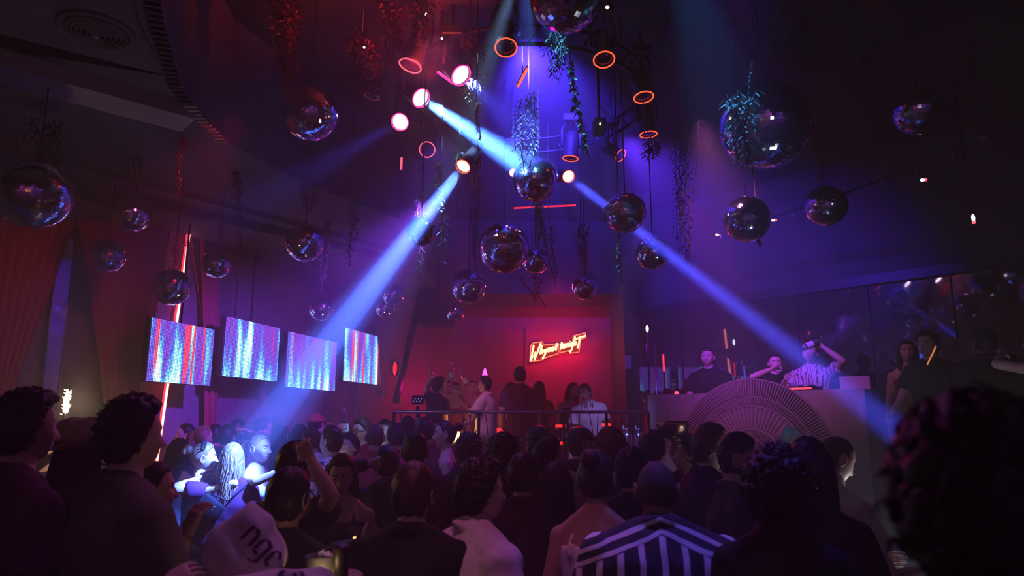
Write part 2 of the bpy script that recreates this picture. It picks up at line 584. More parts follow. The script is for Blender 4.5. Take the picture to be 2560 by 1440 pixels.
def capsule(a, b, ra, rb, n=12):
    a, b = np.asarray(a, float), np.asarray(b, float)
    d = b - a
    L = np.linalg.norm(d) + 1e-9
    d = d / L
    pts, rad = [], []
    for t in (-0.98, -0.8, -0.45):
        pts.append(a + d * ra * t)
        rad.append(ra * math.sqrt(1 - t * t))
    pts.append(a)
    rad.append(ra)
    pts.append(b)
    rad.append(rb)
    for t in (0.45, 0.8, 0.98):
        pts.append(b + d * rb * t)
        rad.append(rb * math.sqrt(1 - t * t))
    return tube(pts, rad, n)


def ellipsoid(c, r, n=12, m=8, rot=None):
    vs = [(0, 0, -1)]
    for i in range(1, m):
        p = -PI / 2 + PI * i / m
        for j in range(n):
            t = 2 * PI * j / n
            vs.append((math.cos(p) * math.cos(t), math.cos(p) * math.sin(t), math.sin(p)))
    vs.append((0, 0, 1))
    fs = []
    for j in range(n):
        fs.append((0, 1 + (j + 1) % n, 1 + j))
    for i in range(m - 2):
        for j in range(n):
            a = 1 + i * n + j
            b = 1 + i * n + (j + 1) % n
            fs.append((a, b, b + n, a + n))
    t = len(vs) - 1
    for j in range(n):
        fs.append((1 + (m - 2) * n + j, 1 + (m - 2) * n + (j + 1) % n, t))
    v = np.array(vs) * np.asarray(r, float)
    if rot is not None:
        v = v @ np.array(rot).T
    return v + np.asarray(c, float), fs


def box(c, s, rot=None, bev=0.0):
    """box with chamfered edges, centre c, size s"""
    bm = bmesh.new()
    bmesh.ops.create_cube(bm, size=1.0)
    for v in bm.verts:
        v.co.x *= s[0]
        v.co.y *= s[1]
        v.co.z *= s[2]
    if bev > 0:
        bmesh.ops.bevel(bm, geom=bm.edges[:], offset=bev, segments=1, affect='EDGES')
    bm.verts.index_update()
    v = np.array([x.co[:] for x in bm.verts])
    f = [tuple(q.index for q in p.verts) for p in bm.faces]
    bm.free()
    if rot is not None:
        v = v @ np.array(rot)[:3, :3].T
    return v + np.asarray(c, float), f


def lathe(profile, n=24, axis=None, c=(0, 0, 0), caps=True):
    """profile [(r, z)] turned about z"""
    vs, fs = [], []
    for r, z in profile:
        for j in range(n):
            t = 2 * PI * j / n
            vs.append((r * math.cos(t), r * math.sin(t), z))
    k = len(profile)
    for i in range(k - 1):
        for j in range(n):
            a, b = i * n + j, i * n + (j + 1) % n
            fs.append((a, b, b + n, a + n))
    if caps:
        fs.append(tuple(range(n - 1, -1, -1)))
        fs.append(tuple((k - 1) * n + j for j in range(n)))
    v = np.array(vs)
    if axis is not None:
        x, y, d = frame_from(axis)
        v = np.outer(v[:, 0], x) + np.outer(v[:, 1], y) + np.outer(v[:, 2], d)
    return v + np.asarray(c, float), fs


def torus(R_, r, n=40, m=8, axis=(0, 0, 1), c=(0, 0, 0), arc=1.0):
    vs, fs = [], []
    kk = n if arc >= 1 else int(n * arc) + 1
    for i in range(kk):
        t = 2 * PI * i / n
        for j in range(m):
            p = 2 * PI * j / m
            rr = R_ + r * math.cos(p)
            vs.append((rr * math.cos(t), rr * math.sin(t), r * math.sin(p)))
    for i in range(kk if arc >= 1 else kk - 1):
        for j in range(m):
            a = i * m + j
            b = i * m + (j + 1) % m
            c2 = ((i + 1) % kk) * m
            fs.append((a, c2 + j, c2 + (j + 1) % m, b))
    v = np.array(vs)
    x, y, d = frame_from(axis)
    v = np.outer(v[:, 0], x) + np.outer(v[:, 1], y) + np.outer(v[:, 2], d)
    return v + np.asarray(c, float), fs


def slab(poly, z0, z1):
    """vertical prism over a floor-plan polygon (counter-clockwise)"""
    n = len(poly)
    v = [(x, y, z0) for x, y in poly] + [(x, y, z1) for x, y in poly]
    f = [tuple(range(n - 1, -1, -1)), tuple(range(n, 2 * n))]
    for i in range(n):
        j = (i + 1) % n
        f.append((i, j, j + n, i + n))
    return v, f


def wall_box(p, q, z0, z1, thick):
    """upright slab from plan point p to q, thickness to the left of p->q"""
    p, q = Vector(p), Vector(q)
    d = (q - p).normalized()
    nrm = Vector((-d.y, d.x)) * thick
    return slab([tuple(p), tuple(q), tuple(q + nrm), tuple(p + nrm)], z0, z1)

# ------------------------------------------------------------------ people
def remesh(mb, voxel, smooth=2):
    """fuse overlapping closed shapes into one continuous surface"""
    me = mb.mesh('tmp_body', [], True)
    o = bpy.data.objects.new('tmp_body', me)
    COL.objects.link(o)
    r = o.modifiers.new('r', 'REMESH')
    r.mode = 'VOXEL'
    r.voxel_size = voxel
    if smooth:
        s = o.modifiers.new('s', 'SMOOTH')
        s.factor = 0.5
        s.iterations = smooth
    dg = bpy.context.evaluated_depsgraph_get()
    ev = o.evaluated_get(dg)
    em = ev.to_mesh()
    n = len(em.vertices)
    v = np.empty(n * 3)
    em.vertices.foreach_get('co', v)
    npoly = len(em.polygons)
    ls = np.empty(npoly, int)
    em.polygons.foreach_get('loop_start', ls)
    lt = np.empty(npoly, int)
    em.polygons.foreach_get('loop_total', lt)
    lv = np.empty(len(em.loops), int)
    em.loops.foreach_get('vertex_index', lv)
    lv = lv.tolist()
    fs = [tuple(lv[a:a + b]) for a, b in zip(ls.tolist(), lt.tolist())]
    ev.to_mesh_clear()
    bpy.data.objects.remove(o)
    bpy.data.meshes.remove(me)
    return v.reshape(-1, 3), fs


def sst(x):
    x = np.clip(x, 0, 1)
    return x * x * (3 - 2 * x)


def gs(x, s):
    return np.exp(-(x / s) ** 2)


def head_points(th, ph, wide=1.0):
    """face-forward head (+y), centre between the ears; th azimuth from the nose, ph elevation"""
    cx = np.cos(ph)
    x = 0.077 * wide * cx * np.sin(th)
    y = 0.094 * cx * np.cos(th)
    z = 0.113 * np.sin(ph)
    t = np.clip(-z / 0.117, 0, 1)
    x = x * (1 - 0.30 * t ** 1.3)
    back = y < 0
    y = np.where(back, y * (1 - 0.42 * t ** 1.2) * (1 + 0.06 * np.clip(z / 0.117, 0, 1)), y)
    y = np.where(y > 0.055, 0.055 + (y - 0.055) * 0.78, y)
    front = sst((np.cos(th) - 0.25) / 0.3)
    y = y + front * 0.016 * t                         # jaw comes forward
    y = y + front * (0.006 * gs(z - 0.026, 0.011) * gs(x, 0.055))
    y = y - front * 0.011 * (gs(x - 0.031, 0.014) + gs(x + 0.031, 0.014)) * gs(z - 0.006, 0.012)
    nose = np.where(z > -0.034, np.clip((0.020 - z) / 0.054, 0, 1), gs(z + 0.034, 0.007))
    y = y + front * (0.027 * nose * gs(x, 0.0065 + 0.0065 * np.clip((0.02 - z) / 0.054, 0, 1)))
    y = y + front * (0.006 * gs(x, 0.022) * (gs(z + 0.058, 0.006) + gs(z + 0.071, 0.006)) - 0.004 * gs(z + 0.0645, 0.003) * gs(x, 0.022))
    y = y + front * 0.006 * gs(z + 0.098, 0.012) * gs(x, 0.02)
    y = y + front * 0.004 * (gs(x - 0.043, 0.02) + gs(x + 0.043, 0.02)) * gs(z + 0.025, 0.018)
    return np.stack([x, y, z], -1)


def head_grid(nu, nv):
    u = np.linspace(-PI, PI, nu, endpoint=False)
    th = u - 0.42 * np.sin(u)
    ph = np.linspace(-PI / 2 + 0.02, PI / 2 - 0.02, nv)
    T, P_ = np.meshgrid(th, ph)
    fs = []
    for i in range(nv - 1):
        for j in range(nu):
            a, b = i * nu + j, i * nu + (j + 1) % nu
            fs.append((a, b, b + nu, a + nu))
    fs.append(tuple(range(nu - 1, -1, -1)))
    fs.append(tuple((nv - 1) * nu + j for j in range(nu)))
    return T, P_, fs


def hairline(th):
    c = np.cos(th)
    return np.interp(c, [-1, -0.5, -0.12, 0.12, 0.35, 0.6, 1], [-1.0, -0.85, -0.42, 0.05, 0.42, 0.60, 0.66])


def hand_geo(mb, wrist, d, n, side, curl=0.35, s=1.0, mat=0):
    """palm, four unequal bent fingers and a thumb; d along the hand, n the palm's facing, side +1 when the thumb lies at d x n"""
    wrist = np.asarray(wrist, float)
    d = np.asarray(d, float) / np.linalg.norm(d)
    n = np.asarray(n, float)
    n = n - d * np.dot(n, d)
    n /= (np.linalg.norm(n) + 1e-9)
    e = np.cross(d, n) * side
    v, f = [], []
    prof = [(-0.02, 0.024, 0.018), (0.01, 0.028, 0.017), (0.045, 0.040, 0.016), (0.08, 0.041, 0.013), (0.092, 0.034, 0.009)]
    for t, w, h in prof:
        for j in range(10):
            a = 2 * PI * j / 10
            v.append(wrist + s * (d * t + e * w * math.cos(a) + n * h * math.sin(a)))
    for i in range(len(prof) - 1):
        for j in range(10):
            a, b = i * 10 + j, i * 10 + (j + 1) % 10
            f.append((a, b, b + 10, a + 10))
    f.append(tuple(range(9, -1, -1)))
    f.append(tuple((len(prof) - 1) * 10 + j for j in range(10)))
    mb.add(v, f, mat)
    for off, L, r in ((0.031, 0.070, 0.0085), (0.0105, 0.080, 0.009), (-0.0105, 0.074, 0.0085), (-0.030, 0.058, 0.0075)):
        p = wrist + s * (d * 0.078 + e * off)
        pts, rad, ang = [p - s * d * 0.02], [r * s], 0.12
        pts.append(p)
        rad.append(r * s)
        for k, fr in enumerate((0.45, 0.32, 0.23)):
            ang += curl * (0.8 if k == 0 else 1.0)
            dirv = d * math.cos(ang) + n * math.sin(ang) + e * off * 1.2
            p = p + s * L * fr * dirv
            pts.append(p)
            rad.append(r * s * (0.95 - 0.12 * k))
        pts.append(p + s * 0.004 * dirv)
        rad.append(r * s * 0.35)
        mb.add(*tube(pts, rad, 6), mat)
    p = wrist + s * (d * 0.012 + e * 0.022)
    d1 = d * 0.62 + e * 0.75 + n * 0.22
    d2 = d * 0.88 + e * (0.35 - 0.5 * curl) + n * (0.25 + 0.5 * curl)
    pts = [p, p + s * 0.036 * d1, p + s * (0.036 * d1 + 0.032 * d2), p + s * (0.036 * d1 + 0.056 * d2), p + s * (0.036 * d1 + 0.060 * d2)]
    mb.add(*tube(pts, [0.013 * s, 0.012 * s, 0.0105 * s, 0.0085 * s, 0.003 * s], 6), mat)
    return wrist + s * (d * 0.075 + n * 0.03)


def ik(sh, target, l1, l2, pole):
    v = target - sh
    D = v.length
    D = max(min(D, (l1 + l2) * 0.995), 0.12)
    v.normalize()
    target = sh + v * D
    a = (l1 * l1 - l2 * l2 + D * D) / (2 * D)
    h = math.sqrt(max(l1 * l1 - a * a, 0))
    pole = pole - v * pole.dot(v)
    if pole.length < 1e-4:
        pole = Vector((0, -1, 0)) - v * v.y * -1
    pole.normalize()
    return sh + v * a + pole * h, target


PEOPLE = {}


def person(key, label, px, py, d, face=0, top='tee', tc='black', bottom='trousers', bc='charcoal', hair='short', hc='black', skin=0,
           female=False, floor=0.0, lean=0, side=0, R_=None, L_=None, hyaw=0, hpitch=0, hroll=0, sit=None, eyes=None, beard=False, build=1.0,
           group='people in the club', curlR=0.5, curlL=0.5, folds=1.0, near=None, pole=None):
    """R_/L_: wrist targets, either ('px', x, y, depth) or an offset from the shoulder in body space; None hangs the arm"""
    zc = PD(px, py, d)
    hip_z = 0.93
    # ---- posture in body space (forward +y, right +x)
    a, b = R(lean), R(side)
    sd = Vector((math.sin(b), math.sin(a), math.cos(a) * math.cos(b))).normalized()
    X = Vector((math.cos(b), 0, -math.sin(b)))
    X = (X - sd * X.dot(sd)).normalized()
    F = sd.cross(X)
    F = F.normalized()
    pel = Vector((0, 0, hip_z))
    neck = pel + sd * 0.52
    hd = (sd * 0.75 + Vector((0, math.sin(R(hpitch)) * 0.3, 1)) * 0.5).normalized()
    hc0 = neck + hd * 0.150 + F * 0.022
    if sit is None:
        k = (zc.z - floor) / hc0.z
        base_z = floor
    else:
        k = 1.0
        base_z = zc.z - hc0.z
    rootloc = Vector((0, 0, base_z))
    rot = Matrix.Rotation(-R(face), 4, 'Z')
    off = rot @ (hc0 * k)
    rootloc.x, rootloc.y = zc.x - off.x, zc.y - off.y
    root = thing('person', label, 'person', rootloc, -R(face), group)
    inv = (Matrix.Translation(rootloc) @ rot).inverted()
    if near is None:
        near = d < 4.2
    vox = 0.0125 if near else 0.017
    w = build * (0.88 if female else 1.0)
    body = MB()
    shw = (0.158 if female else 0.188) * (0.5 + 0.5 * build)
    if female:
        rings = [(-0.12, .13, .10), (-0.05, .168, .115), (0.03, .172, .12), (.13, .128, .095), (.2, .125, .095), (.32, .145, .105), (.42, .150, .085), (.475, .105, .065), (.52, .052, .05)]
    else:
        rings = [(-0.12, .12, .09), (-0.05, .158, .105), (0.03, .162, .112), (.13, .15, .108), (.22, .158, .112), (.34, .182, .122), (.43, .185, .10), (.485, .125, .075), (.53, .062, .058)]

    def torso(mb, t0, t1, grow, flare=0.0):
        rr = []
        T = np.array([r[0] for r in rings])
        Wd = np.array([r[1] for r in rings]) * build
        Dp = np.array([r[2] for r in rings]) * build
        for t in np.linspace(t0, t1, 11):
            g = grow + flare * (1 - (t - t0) / (t1 - t0))
            rr.append((t, np.interp(t, T, Wd) + g, np.interp(t, T, Dp) + g))
        vs, fs = [], []
        n = 20
        for t, ww, dd in rr:
            c = pel + sd * t
            for j in range(n):
                q = 2 * PI * j / n
                cx, sy = math.cos(q), math.sin(q)
                e = 0.82
                cx = math.copysign(abs(cx) ** e, cx)
                sy = math.copysign(abs(sy) ** e, sy)
                vs.append((c + X * cx * ww + F * sy * dd)[:])
        for i in range(len(rr) - 1):
            for j in range(n):
                aa, bb = i * n + j, i * n + (j + 1) % n
                fs.append((aa, bb, bb + n, aa + n))
        fs.append(tuple(range(n - 1, -1, -1)))
        fs.append(tuple((len(rr) - 1) * n + j for j in range(n)))
        mb.add(vs, fs)

    def trap(mb, g):
        for s in (-1, 1):
            mb.add(*capsule(neck + hd * .006 - F * .014 + X * s * .024, pel + sd * .44 + X * s * shw * .82, .040 * w + g, .052 * w + g))

    def collar(mb):
        mb.add(*torus((.062 if not female else .055) * (0.5 + 0.5 * build) + .008, .017, 28, 8, hd + F * .25, neck + hd * .012 - F * .006))

    torso(body, -0.12, 0.53, 0.0)
    if female:
        for s in (-1, 1):
            body.add(*ellipsoid(pel + sd * .335 + X * s * .068 + F * .085, (.058, .055, .058)))
    hcen = hc0
    for s in (-1, 1):                                             # trapezius
        body.add(*capsule(neck + hd * 0.020 - F * .012 + X * s * .02, pel + sd * .44 + X * s * shw * .82, .042 * w, .052 * w))
    body.add(*capsule(neck - sd * 0.06, hcen - hd * 0.05 - F * 0.012, .062 * (0.86 if female else 1) * build, .05 * (0.86 if female else 1)))
    # ---- arms
    l1, l2 = 0.285, 0.255
    arms = {}
    for s, spec, curl in ((1, R_, curlR), (-1, L_, curlL)):
        sh = pel + sd * 0.425 + X * s * shw
        if spec is None:
            tgt = sh + X * s * 0.07 + Vector((0, 0.06 + 0.02 * s, -0.52))
        elif spec[0] == 'px':
            tgt = (inv @ PD(spec[1], spec[2], spec[3])) / k
            xel = (inv @ PD(spec[4], spec[5], spec[6])) / k if len(spec) > 4 else None
        else:
            tgt = sh + X * s * spec[0] + F * spec[1] + Vector((0, 0, spec[2]))
        up = tgt.z > sh.z + 0.1
        pv_ = Vector((s * 0.9, 0.2, -0.3)) if up else Vector((s * 0.45, -0.8, -0.5))
        if pole and up:
            pv_ = Vector((s * pole[0], pole[1], pole[2]))
        el, wr = ik(sh, tgt, l1, l2, pv_)
        if spec is not None and spec[0] == 'px' and xel is not None:
            el, wr = xel, tgt
        arms[s] = (sh, el, wr, curl)
        body.add(*ellipsoid(sh, (.056 * w, .056 * w, .056 * w)))
        body.add(*capsule(sh, el, .050 * w, .039 * w))
        body.add(*capsule(el, el.lerp(wr, .35), .039 * w, .040 * w))
        body.add(*capsule(el.lerp(wr, .35), wr, .040 * w, .025 * w))
    # ---- legs
    legs = []
    for s in (-1, 1):
        hip = Vector((s * 0.088, 0, 0.90))
        if sit is None:
            kn = Vector((s * 0.10, 0.02, 0.49))
            an = Vector((s * 0.105, -0.01, 0.085))
        else:
            kn = hip + Vector((s * sit[0], 0.40, sit[1]))
            an = kn + Vector((s * 0.02, sit[2], -0.40))
        legs.append((hip, kn, an, s))
        body.add(*capsule(hip, kn, .082 * w, .054 * w))
        body.add(*capsule(kn, kn.lerp(an, .3), .054 * w, .056 * w))
        body.add(*capsule(kn.lerp(an, .3), an, .056 * w, .036 * w))
        body.add(*capsule(an, an + Vector((s * .012, .15, -0.05)), .036 * w, .028 * w))
    bv, bf = remesh(body, vox)
    out = MB()
    out.add(bv * k, bf)
    # ---- head
    hs = min(max(k, 0.93), 1.08)
    Hrot = Matrix.Rotation(-R(hyaw), 3, 'Z') @ Matrix.Rotation(-R(hpitch + lean * 0.35), 3, 'X') @ Matrix.Rotation(R(hroll + side * 0.6), 3, 'Y')
    Hm = np.array(Hrot)
    hcw = np.array(hcen) * k
    wide = 0.96 if female else 1.0
    nu, nv = (64, 52) if d < 7 else (48, 40)
    T, P_, hf = head_grid(nu, nv)
    hp = head_points(T, P_, wide)
    flat = hp.reshape(-1, 3)
    cen = np.array([flat[list(f)].mean(0) for f in hf])
    hm = np.zeros(len(hf), int)
    fr = cen[:, 1] > 0.045
    hm[fr & (np.abs(cen[:, 0]) < 0.024) & (np.abs(cen[:, 2] + 0.0645) < 0.0105)] = 1
    hm[fr & (np.abs(np.abs(cen[:, 0]) - 0.031) < 0.018) & (np.abs(cen[:, 2] - 0.030 + 0.25 * (np.abs(np.abs(cen[:, 0]) - 0.028))) < (0.003 if female else 0.0045))] = 2
    if beard:
        jaw = (cen[:, 2] < -0.045) & (cen[:, 1] > -0.02) & (cen[:, 2] > -0.118)
        hm[jaw & (hm != 1)] = 3
    if hair == 'buzz':
        fth = np.arctan2(cen[:, 0], cen[:, 1])
        fph = np.arcsin(np.clip(cen[:, 2] / 0.117, -1, 1))
        hm[(fph > hairline(fth)) & (hm == 0)] = 4
    out.add((flat @ Hm.T) * hs + hcw, hf, hm.tolist())
    for s in (-1, 1):                                             # ears
        ev, ef = ellipsoid((s * .0765 * wide, -.010, -.006), (.010, .019, .031), 10, 7)
        out.add((ev @ Hm.T) * hs + hcw, ef)
        ev, ef = torus(0.019, 0.005, 14, 6, (1, 0, 0))
        ev = ev * np.array([1, 0.9, 1.45]) + np.array([s * .083 * wide, -.012, -.004])
        out.add((ev @ Hm.T) * hs + hcw, ef)
    grips = {}
    for s in (-1, 1):
        sh, el, wr, curl = arms[s]
        fd = (wr - el).normalized()
        pn = Vector((-s * 0.9, 0.25, 0.1)) if fd.z < 0.5 else Vector((-s * 0.4, 0.9, 0))
        g = hand_geo(out, np.array(wr) * k, np.array(fd), np.array(pn), 1 if s * 1 > 0 else -1, curl, k)
        grips[s] = Vector(g)
    bmats = [SKIN[skin], LIPS, BROW, STUBBLE, SCALP]
    bo = obj('body', out, bmats, root)
    # ---- eyes
    cf = math.cos(R(face + hyaw))
    if eyes is None:
        eyes = cf < 0.45 and d < 11
    if eyes:
        for s in (-1, 1):
            e = MB()
            c = np.array([s * .031, .0685, .006])
            ev, ef = ellipsoid(c, (.0135, .0125, .0095), 10, 8)
            e.add((ev @ Hm.T) * hs + hcw, ef, 0)
            ev, ef = ellipsoid(c + np.array([0, .0095, 0]), (.0058, .004, .0058), 8, 6)
            e.add((ev @ Hm.T) * hs + hcw, ef, 1)
            obj('eye', e, [EYEWHITE, IRIS], bo)
    # ---- clothes
    tm = MB()
    sleeves = None
    if top in ('tee', 'shirt'):
        torso(tm, -0.14, 0.505, 0.013, 0.012)
        trap(tm, 0.013)
        collar(tm)
        sleeves = (0.62, 0.026)
    elif top in ('long', 'hoodie'):
        torso(tm, -0.10, 0.515, 0.015 + (0.014 if top == 'hoodie' else 0), 0.006)
        trap(tm, 0.015)
        collar(tm)
        sleeves = (2.0, 0.018 + (0.010 if top == 'hoodie' else 0))
    elif top == 'crop':
        torso(tm, 0.20, 0.50, 0.011, 0.006)
        trap(tm, 0.012)
        collar(tm)
        sleeves = (0.62, 0.020)
    elif top in ('tank', 'dress'):
        torso(tm, -0.10 if top == 'tank' else -0.12, 0.40, 0.008)
    elif top == 'strapless':
        torso(tm, -0.06, 0.375, 0.009)
    if female and top != 'none':
        for s in (-1, 1):
            tm.add(*ellipsoid(pel + sd * .335 + X * s * .068 + F * .085, (.066, .063, .064)))
    if top in ('tank', 'dress'):
        for s in (-1, 1):
            p = [pel + sd * t + X * s * xx + F * yy for t, xx, yy in ((.36, .085, .112), (.43, .085, .082), (.462, .082, .0), (.43, .085, -.085), (.36, .085, -.112))]
            tm.add(*tube([q[:] for q in p], 0.011, 8))
    if sleeves:
        for s in (-1, 1):
            sh, el, wr, _c = arms[s]
            g = sleeves[1]
            tm.add(*ellipsoid(sh, (.058 * w + g * .7,) * 3))
            if sleeves[0] < 1:
                e2 = sh.lerp(el, sleeves[0])
                tm.add(*tube([sh[:], sh.lerp(el, .3)[:], e2[:]], [.052 * w + g * .7, .052 * w + g, .047 * w + g * 1.25], 14))
            else:
                tm.add(*capsule(sh, el, .050 * w + g, .042 * w + g))
                tm.add(*tube([el[:], el.lerp(wr, .5)[:], el.lerp(wr, .96)[:]], [.042 * w + g, .039 * w + g, .028 * w + g * .9], 12))
                tm.add(*ellipsoid(el, (.042 * w + g,) * 3))
    if top == 'hoodie':
        hr = hcen - F * 0.012
        tm.add(*ellipsoid(hr + Vector((0, 0, 0.008)), (.122, .130, .130), 18, 14))
        tm.add(*ellipsoid(hr - F * .06 + Vector((0, 0, 0.065)), (.08, .075, .066), 12, 10))
        tm.add(*tube([(hr + F * (.12 * math.cos(q)) + Vector((0, 0, .008 + .15 * math.sin(q))))[:] for q in np.linspace(.5, 3.6, 14)], .012, 8))
        for q in (.0, .35, .7):
            tm.add(*torus(.112 + .012 * q, .014, 30, 8, (.1, .3 - .5 * q, 1), neck + sd * (.02 + .05 * q)))
        tm.add(*ellipsoid(neck - sd * 0.01, (.150, .130, .10), 16, 10))
    tobj = None
    if tm.n:
        tv, tf = remesh(tm, vox, 3)
        q = tv * 1.0
        fold = (0.0045 * np.sin(q[:, 2] * 34 + 7 * np.sin(q[:, 0] * 9 + key.__len__()) + 3 * np.sin(q[:, 1] * 13))
                + 0.003 * np.sin(q[:, 0] * 47 + 5 * np.sin(q[:, 2] * 11)) + 0.002 * np.sin(q[:, 1] * 60 + q[:, 2] * 25))
        ctr = np.array(pel)[None, :] + np.outer((q - np.array(pel)) @ np.array(sd), np.array(sd))
        nrm = q - ctr
        nrm /= (np.linalg.norm(nrm, axis=1, keepdims=True) + 1e-6)
        tv = tv + nrm * ((fold * 0.6 + 0.005) * folds)[:, None]
        t2 = MB()
        t2.add(tv * k, tf)
        nm = {'tee': 't_shirt', 'shirt': 'shirt', 'long': 'sweater', 'hoodie': 'hoodie', 'crop': 'crop_top', 'tank': 'strap_top', 'dress': 'dress_bodice', 'strapless': 'strapless_top'}[top]
        tobj = obj(nm, t2, CLOTH[tc], root)
    bmb = MB()
    torso(bmb, -0.12, 0.075, 0.009)
    if bottom in ('trousers', 'jeans'):
        for hip, kn, an, s in legs:
            bmb.add(*capsule(hip, kn, .088 * w, .064 * w))
            bmb.add(*capsule(kn, an + (kn - an) * 0.06, .064 * w, .052 * w))
    elif bottom == 'skirt':
        if sit is None:
            bmb.add(*tube([(0, 0, .98), (0, 0, .85), (0, .01, .62)], [.165, .185, .20], 20, flat=0.75))
        else:
            for hip, kn, an, s in legs:
                bmb.add(*capsule(hip, hip.lerp(kn, .7), .092 * w, .075 * w))
    pv, pf = remesh(bmb, vox * 1.25, 2)
    p2 = MB()
    p2.add(pv * k, pf)
    obj('skirt' if bottom == 'skirt' else 'trousers', p2, CLOTH[bc], root)
    for hip, kn, an, s in legs:
        sm = MB()
        c0 = an + Vector((0, -.045, -.03))
        c1 = an + Vector((s * .02, .19, -.05))
        pts = [c0 + (c1 - c0) * t for t in (0, .1, .3, .55, .8, .95, 1)]
        vs, fs = tube([p[:] for p in pts], [.012, .034, .043, .044, .046, .03, .008], 12)
        vs = np.array(vs)
        vs[:, 2] = np.maximum(vs[:, 2], an.z - .083)
        sm.add(vs * k, fs)
        obj('shoe', sm, M['black_plastic'] if not female else CLOTH['charcoal'], root)
    # ---- hair
    hmb = MB()
    hmat = HAIR[hc]
    lr = random.Random(sum(map(ord, key)))

    def to_body(v):
        return (np.asarray(v, float) @ Hm.T) * hs + hcw
    if hair not in ('buzz', 'none', 'hood'):
        th_amt, nz_amt = {'short': (.012, .003), 'quiff': (.020, .006), 'curly': (.020, .008), 'afro': (.042, .012), 'long': (.013, .003), 'wavy': (.016, .004),
                          'ponytail': (.009, .0015), 'bun': (.009, .0015), 'cap': (.012, .002), 'hat': (.012, .002), 'fade': (.010, .003), 'mop': (.019, .006)}[hair]
        hu, hv = (72, 54) if d < 7 else (48, 36)
        T2, P2, hf2 = head_grid(hu, hv)
        base = head_points(T2, P2, wide)
        # smooth skull under the hair: no nose or brow
        
        msk = sst((P2 - hairline(T2)) / 0.22)
        rad = np.linalg.norm(base, axis=-1, keepdims=True)
        dirv = base / rad
        ph1, ph2, ph3 = lr.uniform(0, 6), lr.uniform(0, 6), lr.uniform(0, 6)
        x_, y_, z_ = dirv[..., 0], dirv[..., 1], dirv[..., 2]
        if hair in ('curly', 'afro', 'mop'):
            nz = (np.sin(x_ * 17 + ph1 + 3 * np.sin(z_ * 7)) * np.sin(y_ * 15 + ph2) + 0.7 * np.sin(z_ * 21 + ph3 + 4 * np.sin(x_ * 9 + y_ * 8)))
        else:
            nz = np.sin(T2 * 26 + ph1 + 2 * np.sin(P2 * 5 + ph2)) * 0.7 + 0.6 * np.sin(T2 * 9 + P2 * 8 + ph3)
        lift = th_amt * (1 + (0.55 * np.clip(z_, 0, 1) if hair in ('short', 'quiff', 'curly', 'mop', 'fade') else 0))
        if hair == 'quiff':
            lift = lift + 0.022 * gs(T2, 0.9) * gs(P2 - 0.95, 0.4)
        if hair == 'fade':
            lift = lift * (0.25 + 0.75 * sst((P2 - 0.35) / 0.4))
        offv = -0.007 + msk * (lift + 0.007) + msk * nz * nz_amt
        pts = base + dirv * offv[..., None]
        hmb.add(to_body(pts.reshape(-1, 3)), hf2)
        if hair in ('curly', 'afro', 'mop', 'quiff') or (hair == 'short' and d < 6):
            nt = {'curly': 190, 'afro': 260, 'mop': 170, 'quiff': 130, 'short': 90}[hair]
            for _ in range(nt):
                t = lr.uniform(-PI, PI)
                p0 = math.asin(lr.uniform(-0.6, 1.0))
                if p0 < float(hairline(np.array(t))) + 0.12:
                    continue
                b0 = head_points(np.array(t), np.array(p0), wide)
                dn = b0 / np.linalg.norm(b0)
                tg = np.cross(dn, [lr.gauss(0, 1), lr.gauss(0, 1), lr.gauss(0, 1)])
                tg /= np.linalg.norm(tg)
                tg2 = np.cross(dn, tg)
                base_r = th_amt * 0.8
                if hair in ('curly', 'afro', 'mop'):
                    rr = lr.uniform(.006, .012)
                    q = [b0 + dn * (base_r + rr * 0.9 * i * 0.5) + tg * rr * math.cos(i * 1.35) + tg2 * rr * math.sin(i * 1.35) for i in range(6)]
                    hmb.add(*[(to_body(v), f) for v, f in [tube(q, [.005, .0055, .005, .004, .003, .0015], 4)]][0])
                else:
                    fl = np.array([0, -0.3 if hair == 'quiff' else 0.25, -0.15])
                    q = [b0 + dn * (base_r * (0.6 + 0.5 * i)) + (tg * .35 + fl) * .008 * i * i for i in range(4)]
                    hmb.add(*[(to_body(v), f) for v, f in [tube(q, [.005, .0045, .003, .001], 4)]][0])
        if hair in ('long', 'wavy'):
            ns = 120 if d < 6.5 else 60
            length = 0.40 if hair == 'wavy' else 0.34
            for i in range(ns):
                t = PI + lr.uniform(-1.95, 1.95)
                p0 = lr.uniform(-0.25, 0.75)
                b0 = head_points(np.array(t), np.array(p0), wide)
                dn = np.array([math.sin(t), math.cos(t), 0.0])
                L = length * lr.uniform(0.75, 1.1) + (b0[2] + .1) * .4
                wv = (0.010 if hair == 'wavy' else 0.003)
                fq, ph = lr.uniform(5, 8), lr.uniform(0, 6)
                q, rad_ = [], []
                m = 13
                for j in range(m):
                    u = j / (m - 1)
                    oo = b0 + dn * (0.012 + 0.016 * math.sin(min(u * 2, 1) * PI / 2)) * (1 + lr.uniform(-.04, .04))
                    zz = -L * u
                    if u * L < 0.1:
                        oo = oo * 1.0
                    q.append(oo + np.array([wv * math.sin(fq * u * 2.2 + ph), wv * math.cos(fq * u * 2 + ph * 1.3), 0]) * min(1, u * 3) + np.array([-b0[0] * 0.25 * u, -0.015 * u, zz]))
                    rad_.append((.0075 if d < 6.5 else .011) * (1 - 0.75 * u ** 2) + .0008)
                v_, f_ = tube(q, rad_, 4)
                hmb.add(to_body(v_), f_)
